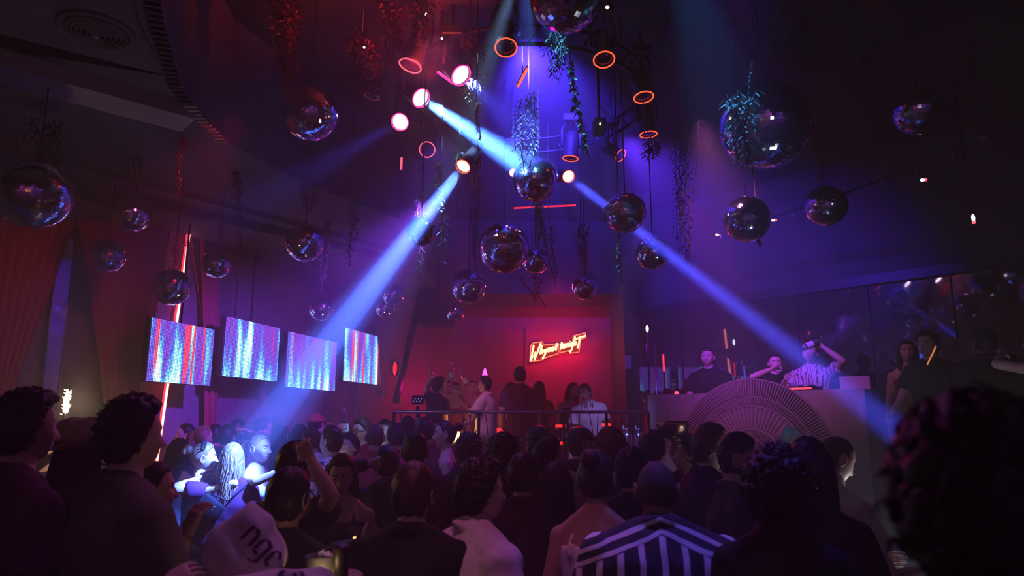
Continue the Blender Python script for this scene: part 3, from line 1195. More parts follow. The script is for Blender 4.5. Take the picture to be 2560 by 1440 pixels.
        if hair in ('ponytail', 'bun'):
            c0 = np.array([0, -.112, .045])
            if hair == 'bun':
                v_, f_ = ellipsoid(c0 + np.array([0, -.012, .02]), (.042, .036, .040), 14, 10)
                nn = 1 + 0.05 * np.sin(v_[:, 0] * 160 + v_[:, 2] * 130)
                hmb.add(to_body((v_ - c0) * nn[:, None] + c0), f_)
            else:
                for i in range(26):
                    ox, ph = lr.uniform(-.018, .018), lr.uniform(0, 6)
                    q = [c0 + np.array([ox * (1 + 1.6 * u) + .006 * math.sin(7 * u + ph), -.045 * math.sin(min(1, u * 2.2) * PI / 2) + .01 * math.sin(5 * u + ph), .015 - .30 * u * u - .03 * u]) for u in np.linspace(0, 1, 9)]
                    v_, f_ = tube(q, [.010, .011, .011, .010, .009, .008, .006, .004, .001], 4)
                    hmb.add(to_body(v_), f_)
        ho = obj('hair', hmb, hmat, root)
    PEOPLE[key] = dict(root=root, rootloc=rootloc, rot=rot, k=k, head=zc, Hm=Hm, hs=hs, hcw=hcw, grips={s: (Matrix.Translation(rootloc) @ rot) @ g for s, g in grips.items()},
                       arms={s: tuple((Matrix.Translation(rootloc) @ rot) @ (p * k) for p in arms[s][:3]) for s in arms}, top=tobj, sd=sd, F=F, X=X, pel=pel, to_body=to_body)
    Ht = (zc.z - floor) + .115 * hs
    if sit is None and not (1.5 < Ht < 2.0):
        print('HEIGHT', key, round(Ht, 2))
    return PEOPLE[key]

# ------------------------------------------------------------------ the room
LW0, LW1 = Vector((-5.6, 2.0)), Vector((-2.9, 12.6))
LWD = (LW1 - LW0).normalized()
LWN = Vector((LWD.y, -LWD.x))                       # into the room
MW0, MW1 = Vector((1.95, 11.15)), Vector((6.9, 5.9))  # mirrored wall behind the booth
MWD = (MW1 - MW0).normalized()
MWN = Vector((MWD.y, -MWD.x))
if MWN.y > 0:
    MWN = -MWN
CEIL = 5.2
SOFF = 4.1


def on_plan_line(px, py, p, d, nrm, off):
    """point where the view ray meets the upright plane through plan point p along d, moved off along nrm"""
    q = p + nrm * off
    r = ray(px, py)
    denom = r.x * nrm.x + r.y * nrm.y
    t = (q.x * nrm.x + q.y * nrm.y) / denom
    return CAMV + r * t


def PL(px, py, off=0.0):
    return on_plan_line(px, py, LW0, LWD, LWN, off)


def structure(name, geo, mat, smooth=False):
    mb = MB()
    mb.add(*geo)
    return tag(obj(name, mb, mat, None, smooth), kind='structure')


PLAN = [(-5.6, -2.5), (6.9, -2.5), (6.9, 5.9), (1.95, 11.15), (1.95, 12.6), (-2.9, 12.6), (-5.6, 2.0)]
structure('floor', slab(PLAN, -0.15, 0.0), M['floor'])
structure('ceiling', slab(PLAN, CEIL, CEIL + 0.15), M['ceil_black'])
structure('wall_left', wall_box(LW0, LW1, 0, CEIL, 0.15), M['wall_left'])
structure('wall_left_front', wall_box((-5.6, -2.5), (-5.6, 2.0), 0, CEIL, 0.15), M['wall_dark'])
structure('wall_back', wall_box((-3.05, 12.6), (2.2, 12.6), 0, CEIL, 0.15), M['wall_red'])
structure('wall_front', wall_box((6.9, -2.5), (-5.6, -2.5), 0, CEIL, 0.15), M['wall_rear'])
structure('wall_right_front', wall_box((6.9, 5.9), (6.9, -2.5), 0, CEIL, 0.15), M['wall_dark'])
structure('wall_lounge_side', slab([(1.78, 11.05), (2.2, 11.05), (2.2, 12.6), (1.78, 12.6)], 0, CEIL), M['wall_dark'])
# mirrored wall: one panel per bay on a dark backing
mwall = tag(obj('wall_right', (lambda m: (m.add(*wall_box(tuple(MW0), tuple(MW1), 0, CEIL, 0.15)), m)[1])(MB()), M['wall_dark'], smooth=False), kind='structure')
MLEN = (MW1 - MW0).length
npan = 8
for i in range(npan):
    a = i * MLEN / npan + 0.008
    b = (i + 1) * MLEN / npan - 0.008
    tilt = [0.0, 0.004, -0.006, 0.003, -0.004, 0.006, 0.0, -0.003][i]
    for z0, z1 in ((0.9, 3.52),):
        c = MW0 + MWD * (a + b) / 2 + MWN * 0.02
        ang = math.atan2(MWD.y, MWD.x) + tilt
        mb = MB()
        mb.add(*box((0, 0, 0), (b - a, 0.016, z1 - z0), None, 0.004))
        o = obj('mirror_panel', mb, M['wall_mirror'], mwall, False)
        o.location = (c.x, c.y, (z0 + z1) / 2)
        o.rotation_euler = (0, 0, ang)
structure('trim_1', wall_box(tuple(MW0 + MWN * 0.06), tuple(MW1 + MWN * 0.06), 3.54, 3.66, 0.06), M['black_metal'])

# low ceiling on the left with its stepped edge
edge_px = [(300, -160), (440, 195), (560, 352), (760, 458), (1000, 548)]
edge = [PZ(x, y, SOFF) for x, y in edge_px]
soff_plan = [(p.x, p.y) for p in edge] + [(-1.25, 12.6), (-2.9, 12.6), (-5.6, 2.0), (-5.6, edge[0].y)]
structure('ceiling_low_left', slab(soff_plan, SOFF, CEIL - 0.01), M['soffit'])
a, b = PZ(-160, 72, SOFF), PZ(492, 262, SOFF)
d2 = Vector((b.x - a.x, b.y - a.y)).normalized()
n2 = Vector((d2.y, -d2.x)) * 0.30
structure('trim_2', slab([(a.x, a.y), (b.x, b.y), (b.x - n2.x, b.y - n2.y), (a.x - n2.x, a.y - n2.y)], SOFF - 0.11, SOFF - 0.001), M['fascia'])
for k, (q0, q1, hgt) in enumerate((((150, 395), (980, 620), 0.05), ((300, 478), (1010, 640), 0.10))):
    a, b = PZ(*q0, SOFF), PZ(*q1, SOFF)
    d2 = Vector((b.x - a.x, b.y - a.y)).normalized()
    n2 = Vector((-d2.y, d2.x)) * 0.16
    structure('trim_%d' % (k + 3), slab([(a.x, a.y), (b.x, b.y), (b.x + n2.x, b.y + n2.y), (a.x + n2.x, a.y + n2.y)], SOFF - hgt, SOFF - 0.001), M['soffit'])
# raised lounge and DJ platform
LZ = 0.85
DZ = 1.0
structure('floor_lounge', slab([(-2.7, 8.9), (1.75, 8.9), (1.75, 12.59), (-2.89, 12.59)], 0.0, LZ), M['floor'])
structure('floor_dj_platform', slab([(1.80, 9.42), (3.80, 7.52), (2.95, 4.3), (6.88, 4.3), (6.88, 5.85), (1.98, 11.05)], 0.0, DZ), M['floor'])
structure('ceiling_lounge', slab([(-1.2, 11.3), (1.77, 11.3), (1.77, 12.59), (-1.2, 12.59)], 3.95, CEIL - 0.01), M['ceil_black'])

# ------------------------------------------------------------------ ceiling fittings on the left
t = PZ(242, 75, SOFF)
air = thing('ceiling_diffuser', 'round ceiling air diffuser of nested rings in the low ceiling', 'air vent', t)
mb = MB()
mb.add(*lathe([(0.205, 0), (0.205, -0.012), (0.185, -0.022), (0.172, -0.012), (0.172, 0)], 40, caps=False))
obj('frame', mb, M['soffit'], air)
for i in range(6):
    r0 = 0.165 - i * 0.026
    mb = MB()
    mb.add(*lathe([(r0, 0.0), (r0, -0.006), (r0 - 0.013, -0.03 - 0.004 * i), (r0 - 0.018, -0.02 - 0.004 * i), (r0 - 0.012, 0.0)], 36, caps=False))
    obj('ring', mb, M['soffit'], air)
mb = MB()
mb.add(*ellipsoid((0, 0, -0.045), (0.012, 0.012, 0.006)))
obj('screw_cap', mb, M['steel'], air)

lad = thing('lighting_rail', 'black rail with a row of slots along the low ceiling edge', 'rail', (0, 0, 0))
pts = [PZ(x, y, SOFF - 0.05) for x, y in [(372, -40), (392, 60), (440, 215), (490, 285), (556, 352)]]


def resample(pts, n):
    pts = [Vector(p) for p in pts]
    L = [0]
    for i in range(len(pts) - 1):
        L.append(L[-1] + (pts[i + 1] - pts[i]).length)
    out = []
    for s in np.linspace(0, L[-1], n):
        i = max(j for j in range(len(pts)) if L[j] <= s + 1e-9)
        i = min(i, len(pts) - 2)
        t = (s - L[i]) / (L[i + 1] - L[i])
        out.append(pts[i].lerp(pts[i + 1], t))
    return out


path = resample(pts, 34)
for s in (-1, 1):
    mb = MB()
    pp = []
    for i, p in enumerate(path):
        tng = (path[min(i + 1, 33)] - path[max(i - 1, 0)]).normalized()
        sd_ = Vector((tng.y, -tng.x, 0)).normalized()
        pp.append((p + sd_ * s * 0.045)[:])
    mb.add(*tube(pp, 0.010, 6))
    obj('side_rail', mb, M['black_metal'], lad)
for i in range(0, 34):
    p = path[i]
    tng = (path[min(i + 1, 33)] - path[max(i - 1, 0)]).normalized()
    sd_ = Vector((tng.y, -tng.x, 0)).normalized()
    mb = MB()
    rot = Matrix(((sd_.x, tng.x, 0), (sd_.y, tng.y, 0), (0, 0, 1)))
    mb.add(*box(p, (0.085, 0.022, 0.03), rot, 0.003))
    obj('rung', mb, M['fascia'] if i > 22 else M['black_plastic'], lad, False)


def cable(name, label, pts, r, mat, sag=0.0, cat='cable'):
    pts = resample(pts, 24)
    for i, p in enumerate(pts):
        u = i / 23
        p.z -= sag * 4 * u * (1 - u)
    mb = MB()
    mb.add(*tube([p[:] for p in pts], r, 6))
    return tag(obj(name, mb, mat), label, cat)


cable('cable', 'thin pale cable looping beside the slotted ceiling rail', [PZ(322, -30, SOFF - .03), PZ(345, 70, SOFF - .03), PZ(385, 150, SOFF - .03), PZ(430, 225, SOFF - .03)], 0.005, M['soffit'])
cable('cable', 'grey cable curving down past the dark rig above the low ceiling edge', [PZ(495, -20, 4.6), PZ(530, 150, 4.6), PZ(590, 230, 4.6), PZ(640, 285, 4.6)], 0.005, M['soffit'])
cable('cable', 'thin wire stretched level under the dark ceiling', [PZ(500, 90, 4.8), PZ(680, 132, 4.8)], 0.006, M['soffit'])
cable('cable', 'red-lit cable dangling below the low ceiling by the light tube', [PL(610, 360, 1.6), PL(560, 455, 0.9), PL(520, 492, .6), PL(440, 548, .15)], 0.008, M['curtain'])
cable('cable', 'red wire running down the wall beside the red light tube', [PL(478, 600, .04), PL(492, 700, .04), PL(507, 810, .04)], 0.008, M['curtain'])

# dark rig of bars under the ceiling edge
rig = thing('ceiling_rig', 'dark metal rig of parallel bars hanging at the low ceiling edge', 'rig', (0, 0, 0))
for k, (q0, q1) in enumerate((((575, 300), (720, 400)), ((600, 310), (745, 415)), ((560, 330), (765, 455)))):
    mb = MB()
    mb.add(*tube([PZ(*q0, 4.35)[:], PZ(*q1, 4.35)[:]], 0.02, 8))
    obj('bar', mb, M['black_metal'], rig)
for u in (0.1, 0.5, 0.9):
    mb = MB()
    p = PZ(575 + 145 * u, 300 + 100 * u, 4.35)
    q = PZ(565 + 195 * u, 330 + 120 * u, 4.35)
    mb.add(*tube([p[:], q[:]], 0.015, 6))
    mb.add(*tube([p[:], (p.x, p.y, CEIL)], 0.012, 6))
    obj('cross_bar', mb, M['black_metal'], rig)
mb = MB()
p = PZ(690, 322, 4.55)
mb.add(*box(p, (0.22, 0.12, 0.12), Matrix.Rotation(0.7, 3, 'Z'), 0.01))
mb.add(*tube([p[:], (p.x, p.y, CEIL)], 0.012, 6))
tag(obj('flood_light', mb, M['soffit'], None, False), 'grey box floodlight hanging by the dark rig bars', 'lamp')

# ------------------------------------------------------------------ drapes on the left wall


def drape(name, label, tl, tr, bl, br, off, folds, mat, pinch=0.0, amp=0.05, group='wall drapes'):
    """pleated cloth between four picture corners on the left wall"""
    A, B, C_, D = [PL(*q, off) for q in (tl, tr, bl, br)]
    nu, nv = folds * 8, 16
    outv, f = [], []
    N = Vector((LWN.x, LWN.y, 0))
    for side_ in (0, 1):
        for j in range(nv + 1):
            v = j / nv
            for i in range(nu + 1):
                u = i / nu
                uu = 0.5 + (u - 0.5) * (1 - pinch * math.sin(v * PI))
                p = A.lerp(B, uu).lerp(C_.lerp(D, uu), v)
                p = p + N * (amp * math.sin(u * folds * 2 * PI + 0.7 * math.sin(v * 3)) * (0.6 + 0.4 * v)) - N * 0.006 * side_
                outv.append(p[:])
    m = (nu + 1) * (nv + 1)
    for j in range(nv):
        for i in range(nu):
            a_ = j * (nu + 1) + i
            f.append((a_, a_ + 1, a_ + nu + 2, a_ + nu + 1))
            f.append((m + a_, m + a_ + nu + 1, m + a_ + nu + 2, m + a_ + 1))
    mb = MB()
    mb.add(outv, f)
    return tag(obj(name, mb, mat), label, 'curtain', group)


drape('curtain', 'red pleated drape drawn aside at the far left of the wall', (-40, 545), (190, 548), (-60, 1010), (25, 985), 0.14, 7, M['curtain'])
drape('curtain', 'red drape tapering down between the narrow mirror and the light tube', (195, 552), (430, 560), (262, 1030), (335, 1030), 0.12, 7, M['curtain'])
drape('curtain', 'narrow plum drape hanging behind the second video screen', (500, 580), (548, 583), (510, 1075), (538, 1075), 0.10, 2, M['curtain'])
drape('curtain', 'wide plum drape tapering behind the third video screen', (715, 618), (905, 635), (862, 860), (905, 860), 0.10, 6, M['curtain_dark'])
drape('curtain', 'dark plum drape hanging across the right end of the last video screen', (925, 640), (990, 650), (955, 990), (973, 990), 0.62, 3, M['curtain_dark'], amp=0.03)

mir = thing('wall_mirror_strip', 'tall narrow mirror strip between the two red drapes at left', 'mirror', (0, 0, 0))
q = [PL(150, 585, .08), PL(190, 585, .08), PL(143, 990, .08), PL(103, 990, .08)]
mb = MB()
N3 = Vector((LWN.x, LWN.y, 0))
vv = [p[:] for p in q] + [(p - N3 * .02)[:] for p in q]
mb.add(vv, [(0, 1, 2, 3), (7, 6, 5, 4), (0, 4, 5, 1), (1, 5, 6, 2), (2, 6, 7, 3), (3, 7, 4, 0)])
obj('mirror_glass', mb, M['clear_mirror'], mir, False)
for i, j in ((0, 3), (1, 2)):
    mb = MB()
    mb.add(*tube([q[i][:], q[j][:]], 0.007, 6))
    obj('edge_strip', mb, M['steel'], mir)

# red light tube leaning on the wall
tp, bt = PL(471, 583, .09), PL(384, 1190, .09)
tb = thing('light_tube', 'long red glowing tube leaning on the left wall behind the first screen', 'light', bt)
tb_o = Vector(bt)
mb = MB()
mb.add(*tube([(0, 0, 0), (tp - tb_o)[:]], 0.022, 10))
obj('tube', mb, M['red_led'], tb)
mb = MB()
mb.add(*tube([(N3 * 0.012)[:], (tp - tb_o + N3 * 0.012)[:]], 0.017, 8))
obj('tube_core', mb, M['red_led_core'], tb)
for q_ in (Vector((0, 0, 0)), tp - tb_o):
    mb = MB()
    mb.add(*ellipsoid(q_, (.03, .03, .03)))
    obj('end_cap', mb, M['black_plastic'], tb)
mb = MB()
c = PL(528, 592, .2)
mb.add(*box(c, (0.12, 0.05, 0.05), Matrix.Rotation(math.atan2(LWD.y, LWD.x), 3, 'Z'), 0.006))
tag(obj('emergency_light', mb, M['white_plastic'], None, False), 'small white box light under the low ceiling right of the red tube', 'lamp')

# ------------------------------------------------------------------ video screens
scr = [((379, 802), (538, 815), (363, 953), 1.0, 0.05, 'first video screen, left, red streak right of its middle, in front of the red tube'),
       ((565, 799), (701, 812), (550, 940), 2.3, -0.02, 'second video screen, cyan streaks only, hanging highest of the four'),
       ((720, 836), (843, 848), (711, 967), 3.1, 0.05, 'third video screen, hanging lowest, red streak right of its middle'),
       ((863, 828), (969, 839), (858, 952), 4.6, 0.14, 'last video screen, red streaked, its end behind a dark drape')]
for i, (tl, tr, bl, seed, red, lab) in enumerate(scr):
    off = 0.48
    A, B, C_ = PL(*tl, off), PL(*tr, off), PL(*bl, off)
    zt, zb = (A.z + B.z) / 2, C_.z
    wv = Vector((B.x - A.x, B.y - A.y))
    ang = math.atan2(wv.y, wv.x)
    cen = Vector(((A.x + B.x) / 2, (A.y + B.y) / 2, (zt + zb) / 2))
    t = thing('video_screen', lab, 'screen', cen, ang, 'video screens on the left wall')
    W, H = wv.length, zt - zb
    mb = MB()
    mb.add(*box((0, 0.045, 0), (W, 0.07, H), None, 0.004))
    cab = obj('cabinet', mb, M['black_plastic'], t, False)
    me = bpy.data.meshes.new('picture')
    me.from_pydata([(-W / 2 + .004, -0.001, -H / 2 + .004), (W / 2 - .004, -0.001, -H / 2 + .004), (W / 2 - .004, -0.001, H / 2 - .004), (-W / 2 + .004, -0.001, H / 2 - .004),
                    (-W / 2 + .004, 0.009, -H / 2 + .004), (W / 2 - .004, 0.009, -H / 2 + .004), (W / 2 - .004, 0.009, H / 2 - .004), (-W / 2 + .004, 0.009, H / 2 - .004)], [],
                   [(0, 1, 2, 3), (0, 3, 7, 4), (1, 5, 6, 2), (0, 4, 5, 1), (3, 2, 6, 7)])
    uv = me.uv_layers.new(name='UVMap')
    cs = {0: (0, 0), 1: (1, 0), 2: (1, 1), 3: (0, 1), 4: (0, 0), 5: (1, 0), 6: (1, 1), 7: (0, 1)}
    for l in me.loops:
        uv.data[l.index].uv = cs[l.vertex_index]
    me.materials.append(led_screen(seed, red))
    obj('picture', me, None, cab)
    mb = MB()
    if i == 3:
        mb.add(*tube([(-0.25, 0.06, -H / 2), (-0.25, 0.06, -cen.z + 0.0)], 0.016, 8))
        obj('support_pole', mb, M['steel'], t)
    else:
        mb.add(*tube([(0, 0.06, H / 2), (0, 0.06, SOFF - cen.z)], 0.012, 8))
        obj('hanging_pole', mb, M['black_metal'], t)
mb = MB()
p = PL(447, 956, .52)
mb.add(*ellipsoid(p, (.012, .012, .012)))
tag(obj('indicator_light', mb, emat('green_light', (0.1, 1.0, 0.6), 4, False)), 'tiny green light under the first video screen', 'light')

mb = MB()
p0, p1 = PY(1052, 735, 11.9), PY(1010, 915, 11.9)
mb.add(*tube([p0[:], p1[:], (p1 + (p1 - p0) * 0.5)[:]], 0.06, 8))
tag(obj('wall_pole', mb, M['black_metal']), 'dark slanted pole standing before the red back wall at left', 'pole')
sp = thing('loudspeaker', 'dark box loudspeaker hanging high before the red back wall', 'speaker', PY(1092, 775, 11.8))
mb = MB()
mb.add(*box((0, 0, 0), (0.62, 0.4, 0.56), None, 0.02))
obj('cabinet', mb, M['black_plastic'], sp, False)
mb = MB()
mb.add(*box((0, -0.205, 0), (0.56, 0.015, 0.5), None, 0.004))
obj('grille', mb, M['black_metal'], sp, False)
mb = MB()
mb.add(*tube([(0, 0, 0.28), (0, 0, 3.94 - sp.location.z)], 0.02, 8))
obj('bracket', mb, M['black_metal'], sp)

sc_ = thing('wall_sconce', 'small red glowing wall light left of the dark slanted pole', 'lamp', PY(988, 922, 12.5))
mb = MB()
mb.add(*box((0, 0.03, 0), (0.10, 0.05, 0.24), None, 0.01))
obj('backplate', mb, M['black_metal'], sc_, False)
mb = MB()
mb.add(*ellipsoid((0, -0.03, 0), (0.035, 0.03, 0.12)))
obj('glow_tube', mb, M['red_glow_dim'], sc_)

# ------------------------------------------------------------------ neon sign on the back wall
NY = 12.52


def strokes_to_tubes(letters, origin, ux, uz, scale, rad, name, mat, parent):
    for ch in letters:
        mb = MB()
        for st in ch:
            q = [(origin + ux * x * scale + uz * (y + 0.0) * scale)[:] for x, y in st]
            if len(q) == 2:
                q = [q[0], tuple((np.array(q[0]) + np.array(q[1])) / 2), q[1]]
            mb.add(*tube(q, rad, 6))
        obj(name, mb, mat, parent)


neon = thing('neon_sign', 'red neon script sign reading Why not tonight on the maroon wall', 'sign', PY(1394, 872, NY))
base = neon.location.copy()
ref = PY(1328, 890, NY)
refx = PY(1452, 875, NY)
ux = (refx - ref).normalized()
uz = Vector((0, 0, 1))
S = (refx - ref).length / 12.4
S_ = S


def sl(letter, ox, oy=0.0, k=1.0, slant=0.22):
    return [[((x + slant * y) * k + ox, y * k + oy) for x, y in st] for st in letter]


g_W = [[(0, 2.9), (0.05, -0.9), (0.75, 1.1), (0.95, -0.9), (1.75, 3.1)]]
g_h = [[(0, 2.2), (0, 0)], [(0, 0.8), (0.25, 1.1), (0.5, 0.9), (0.5, 0)]]
g_y = [[(0, 1.1), (0.1, 0.4), (0.45, 0.3)], [(0.6, 1.2), (0.35, -0.2), (-0.1, -1.1)]]
g_n = [[(0, 1.0), (0, 0)], [(0, 0.7), (0.3, 1.0), (0.55, 0.8), (0.55, 0)]]
g_o = [[(0.3, 1.0), (0.05, 0.75), (0.05, 0.25), (0.3, 0), (0.55, 0.25), (0.55, 0.75), (0.3, 1.0)]]
g_t = [[(0.2, 1.7), (0.2, 0.15), (0.4, 0)], [(-0.15, 1.05), (0.55, 1.15)]]
g_i = [[(0, 0.9), (0, 0)], [(0, 1.25), (0.02, 1.35)]]
g_g = [[(0.5, 0.9), (0.15, 1.0), (0.0, 0.5), (0.2, 0.05), (0.5, 0.3)], [(0.52, 1.0), (0.5, -0.6), (0.2, -1.2), (-0.2, -0.8)]]
g_T = [[(0, 0), (0.15, 2.9)], [(-1.1, 2.35), (1.5, 2.75)]]
lets = [sl(g_W, 0.0, -0.35), sl(g_h, 2.2, 0), sl(g_y, 3.1, -0.1), sl(g_n, 4.2, 0.15), sl(g_o, 5.0, 0.2), sl(g_t, 5.9, 0.25),
        sl(g_t, 7.1, 0.3), sl(g_o, 7.75, 0.35), sl(g_n, 8.7, 0.45), sl(g_i, 9.45, 0.5), sl(g_g, 9.75, 0.4), sl(g_h, 10.5, 0.55), sl(g_T, 11.55, -0.2)]
inv0 = ref - base
strokes_to_tubes([[[(x, y + 0.06 * x) for x, y in st] for st in l] for l in lets], inv0 + Vector((0, -0.04, 0)), ux, uz, S, 0.016, 'letter_tube', M['neon'], neon)
outl = [[(-0.35, -1.35), (2.7, -1.35), (3.3, -0.9), (6.75, -0.25), (6.95, 2.2), (3.2, 2.3), (2.9, 3.2), (0.6, 3.2), (-0.1, 2.6), (-0.35, -1.35)],
        [(7.15, -0.1), (9.3, 0.2), (9.6, -0.5), (11.9, -0.5), (12.4, 2.6), (13.6, 2.9), (13.7, 4.1), (10.6, 3.7), (10.3, 2.0), (7.4, 2.2), (7.15, -0.1)]]
for o_ in outl:
    mb = MB()
    mb.add(*tube([(inv0 + Vector((0, -0.015, 0)) + ux * x * S + uz * y * S)[:] for x, y in o_], 0.009, 6))
    obj('outline_tube', mb, M['neon_frame'], neon)
    mb = MB()
    pl = [(inv0 + ux * x * S + uz * y * S) for x, y in o_[:-1]]
    nn = len(pl)
    vv = [(p + Vector((0, 0.004, 0)))[:] for p in pl] + [(p + Vector((0, 0.012, 0)))[:] for p in pl]
    mb.add(vv, [tuple(range(nn)), tuple(range(2 * nn - 1, nn - 1, -1))] + [(i, (i + 1) % nn, (i + 1) % nn + nn, i + nn) for i in range(nn)])
    obj('backing_board', mb, M['neon_back'], neon, False)
mb = MB()
for x, y in ((1, 0), (5, 1), (9, 1), (12, 2.5)):
    q_ = inv0 + ux * x * S + uz * y * S
    mb.add(*tube([q_[:], (q_.x, 12.6 - base.y, q_.z)], .012, 6))
obj('wall_mount', mb, M['black_metal'], neon)
mb = MB()
mb.add(*tube([(inv0 + Vector((-.1, .05, -.9)))[:], (inv0 + Vector((-.1, .05, .5)))[:]], 0.015, 6))
tag(obj('trim_5', mb, M['wall_red'], None, True), kind='structure').location = base

# two small notices on the pillar
for py in (897, 914):
    n_ = thing('wall_notice', 'small white notice with a pink print, %s of two on the dark pillar' % ('upper' if py < 900 else 'lower'), 'sign', PY(1570, py, 11.03), 0, 'notices on the pillar')
    mb = MB()
    mb.add(*box((0, 0, 0), (0.095, 0.012, 0.10), None, 0.003))
    obj('plate', mb, M['white_plastic'], n_, False)
    mb = MB()
    mb.add(*box((0.0, -0.0075, 0.008), (0.045, 0.004, 0.035), None, 0.001))
    obj('print', mb, CLOTH['pink'], n_, False)

# ------------------------------------------------------------------ railing of the raised lounge
RY = 8.95
RT = PY(1400, 1030, RY).z
rail = thing('railing', 'dark metal railing with crossed wires along the raised lounge', 'railing', (0, RY, LZ))
rx0, rx1 = PY(985, 1035, RY).x, 1.72
h = RT - LZ
mb = MB()
mb.add(*tube([(rx0, 0, h), ((rx0 + rx1) / 2, 0, h), (rx1, 0, h)], 0.022, 10))
obj('top_rail', mb, M['steel'], rail)
mb = MB()
mb.add(*tube([(rx0, 0, 0.12), (rx1, 0, 0.12)], 0.015, 8))
obj('bottom_rail', mb, M['black_metal'], rail)
xs = np.linspace(rx0, rx1, 7)
for x in xs:
    mb = MB()
    mb.add(*box((x, 0, h / 2), (0.035, 0.035, h), None, 0.004))
    obj('post', mb, M['black_metal'], rail, False)
wr = random.Random(5)
for i in range(6):
    xa, xb = xs[i] + .03, xs[i + 1] - .03
    hub = [(xa + (xb - xa) * u, 0, h * v) for u, v in ((.78, .62), (.30, .45), (.52, .25))]
    rim = [(xa + (xb - xa) * u, 0, h) for u in (.1, .35, .6, .85)] + [(xa + (xb - xa) * u, 0, .12) for u in (.1, .4, .7, .95)] + [(xa, 0, h * .5), (xb, 0, h * .35), (xb, 0, h * .8)]
    links = [(hub[0], rim[2]), (hub[0], rim[3]), (hub[0], rim[10]), (hub[0], rim[9]), (hub[0], hub[1]), (hub[0], hub[2]), (hub[1], rim[0]), (hub[1], rim[1]), (hub[1], rim[8]), (hub[1], hub[2]), (hub[2], rim[5]), (hub[2], rim[6]), (hub[1], rim[4]), (hub[2], rim[9])]
    for a_, b_ in links:
        mb = MB()
        mb.add(*tube([a_, b_], 0.006, 5))
        obj('wire', mb, M['black_metal'], rail)

# ------------------------------------------------------------------ lounge furniture


def sofa(label, x, y, w, rz=0, z=LZ, back=True, seat_h=0.42):
    t = thing('sofa' if back else 'ottoman', label, 'sofa' if back else 'ottoman', (x, y, z), rz, 'lounge seats')
    mb = MB()
    mb.add(*box((0, 0, seat_h * .4), (w, 0.75, seat_h * .7), None, 0.03))
    sbase = obj('base', mb, M['sofa'], t, False)
    nseat = max(1, int(round(w / 0.75)))
    for i in range(nseat):
        mb = MB()
        mb.add(*box((-w / 2 + w * (i + .5) / nseat, -.02, seat_h * .9), (w / nseat - .015, .68, .16), None, .045))
        obj('seat_cushion', mb, M['sofa'], t)
    if back:
        for i in range(nseat):
            mb = MB()
            mb.add(*box((-w / 2 + w * (i + .5) / nseat, .30, seat_h + .32), (w / nseat - .015, .18, .55), None, .05))
            obj('back_cushion', mb, M['sofa'], t)
    for sx in (-1, 1):
        for sy in (-1, 1):
            mb = MB()
            mb.add(*tube([(sx * (w / 2 - .08), sy * .28, 0), (sx * (w / 2 - .08), sy * .28, seat_h * .12)], .02, 8))
            obj('leg', mb, M['black_metal'], sbase)
    return t


sofa('long red velvet sofa along the maroon wall under the neon sign', 0.55, 12.1, 2.2)
sofa('dark velvet sofa at the left end of the raised lounge', -1.45, 12.1, 1.5)
sofa('tall dark upholstered bench that the seated couple sit on', 1.25, 10.15, 1.05, 0, LZ, False, 0.86)


def round_table(name, label, c, z, h, r, top, leg, group=None):
    t = thing(name, label, 'table', (c[0], c[1], z), 0, group)
    mb = MB()
    mb.add(*lathe([(0.01, h - .03), (r - .005, h - .03), (r, h - .02), (r, h - .004), (r - .005, h), (0.01, h)], 32))
    obj('table_top', mb, top, t)
    mb = MB()
    mb.add(*tube([(0, 0, .02), (0, 0, h - .02)], .03, 12))
    obj('stem', mb, leg, t)
    mb = MB()
    mb.add(*lathe([(0.01, 0), (r * .6, 0), (r * .6, .012), (.04, .03), (.03, .05)], 28))
    obj('base', mb, leg, t)
    return t


lp = PY(1146, 1100, 9.5)
round_table('lounge_table', 'round dark table holding the flickering lantern in the lounge', lp, LZ, lp.z - LZ - 0.05, 0.22, M['black_plastic'], M['black_metal'])
lan = thing('lantern', 'wire lantern with an orange flame on the lounge table', 'lantern', (lp.x, lp.y, lp.z - 0.05))
mb = MB()
mb.add(*lathe([(.01, 0), (.085, 0), (.085, .012), (.01, .016)], 20))
obj('base', mb, M['black_metal'], lan)
for i in range(8):
    t_ = 2 * PI * i / 8
    mb = MB()
    mb.add(*tube([(.08 * math.cos(t_), .08 * math.sin(t_), .01), (.07 * math.cos(t_), .07 * math.sin(t_), .12), (.03 * math.cos(t_), .03 * math.sin(t_), .27)], .004, 5))
    obj('wire', mb, M['black_metal'], lan)
mb = MB()
mb.add(*torus(.075, .004, 24, 5, (0, 0, 1), (0, 0, .26)))
obj('handle', mb, M['black_metal'], lan)
mb = MB()
mb.add(*lathe([(.008, .016), (.045, .02), (.052, .045), (.03, .09), (.014, .14), (.003, .18)], 14))
obj('flame', mb, M['warm_flame'], lan)
point_lamp('lantern_glow', (lp.x, lp.y - .12, lp.z + .12), (1.0, .42, .1), 5, .04)
rb = PY(1245, 1086, 9.6)
gl = thing('globe_lamp', 'round red glowing globe lamp low behind the railing', 'lamp', (rb.x, rb.y, LZ))
mb = MB()
mb.add(*tube([(0, 0, 0), (0, 0, rb.z - LZ)], .025, 10))
mb.add(*lathe([(.01, 0), (.12, 0), (.12, .015), (.03, .03)], 20))
obj('stand', mb, M['black_metal'], gl)
mb = MB()
mb.add(*ellipsoid((0, 0, rb.z - LZ), (.075, .075, .09), 18, 12))
obj('globe', mb, M['red_glow_dim'], gl)
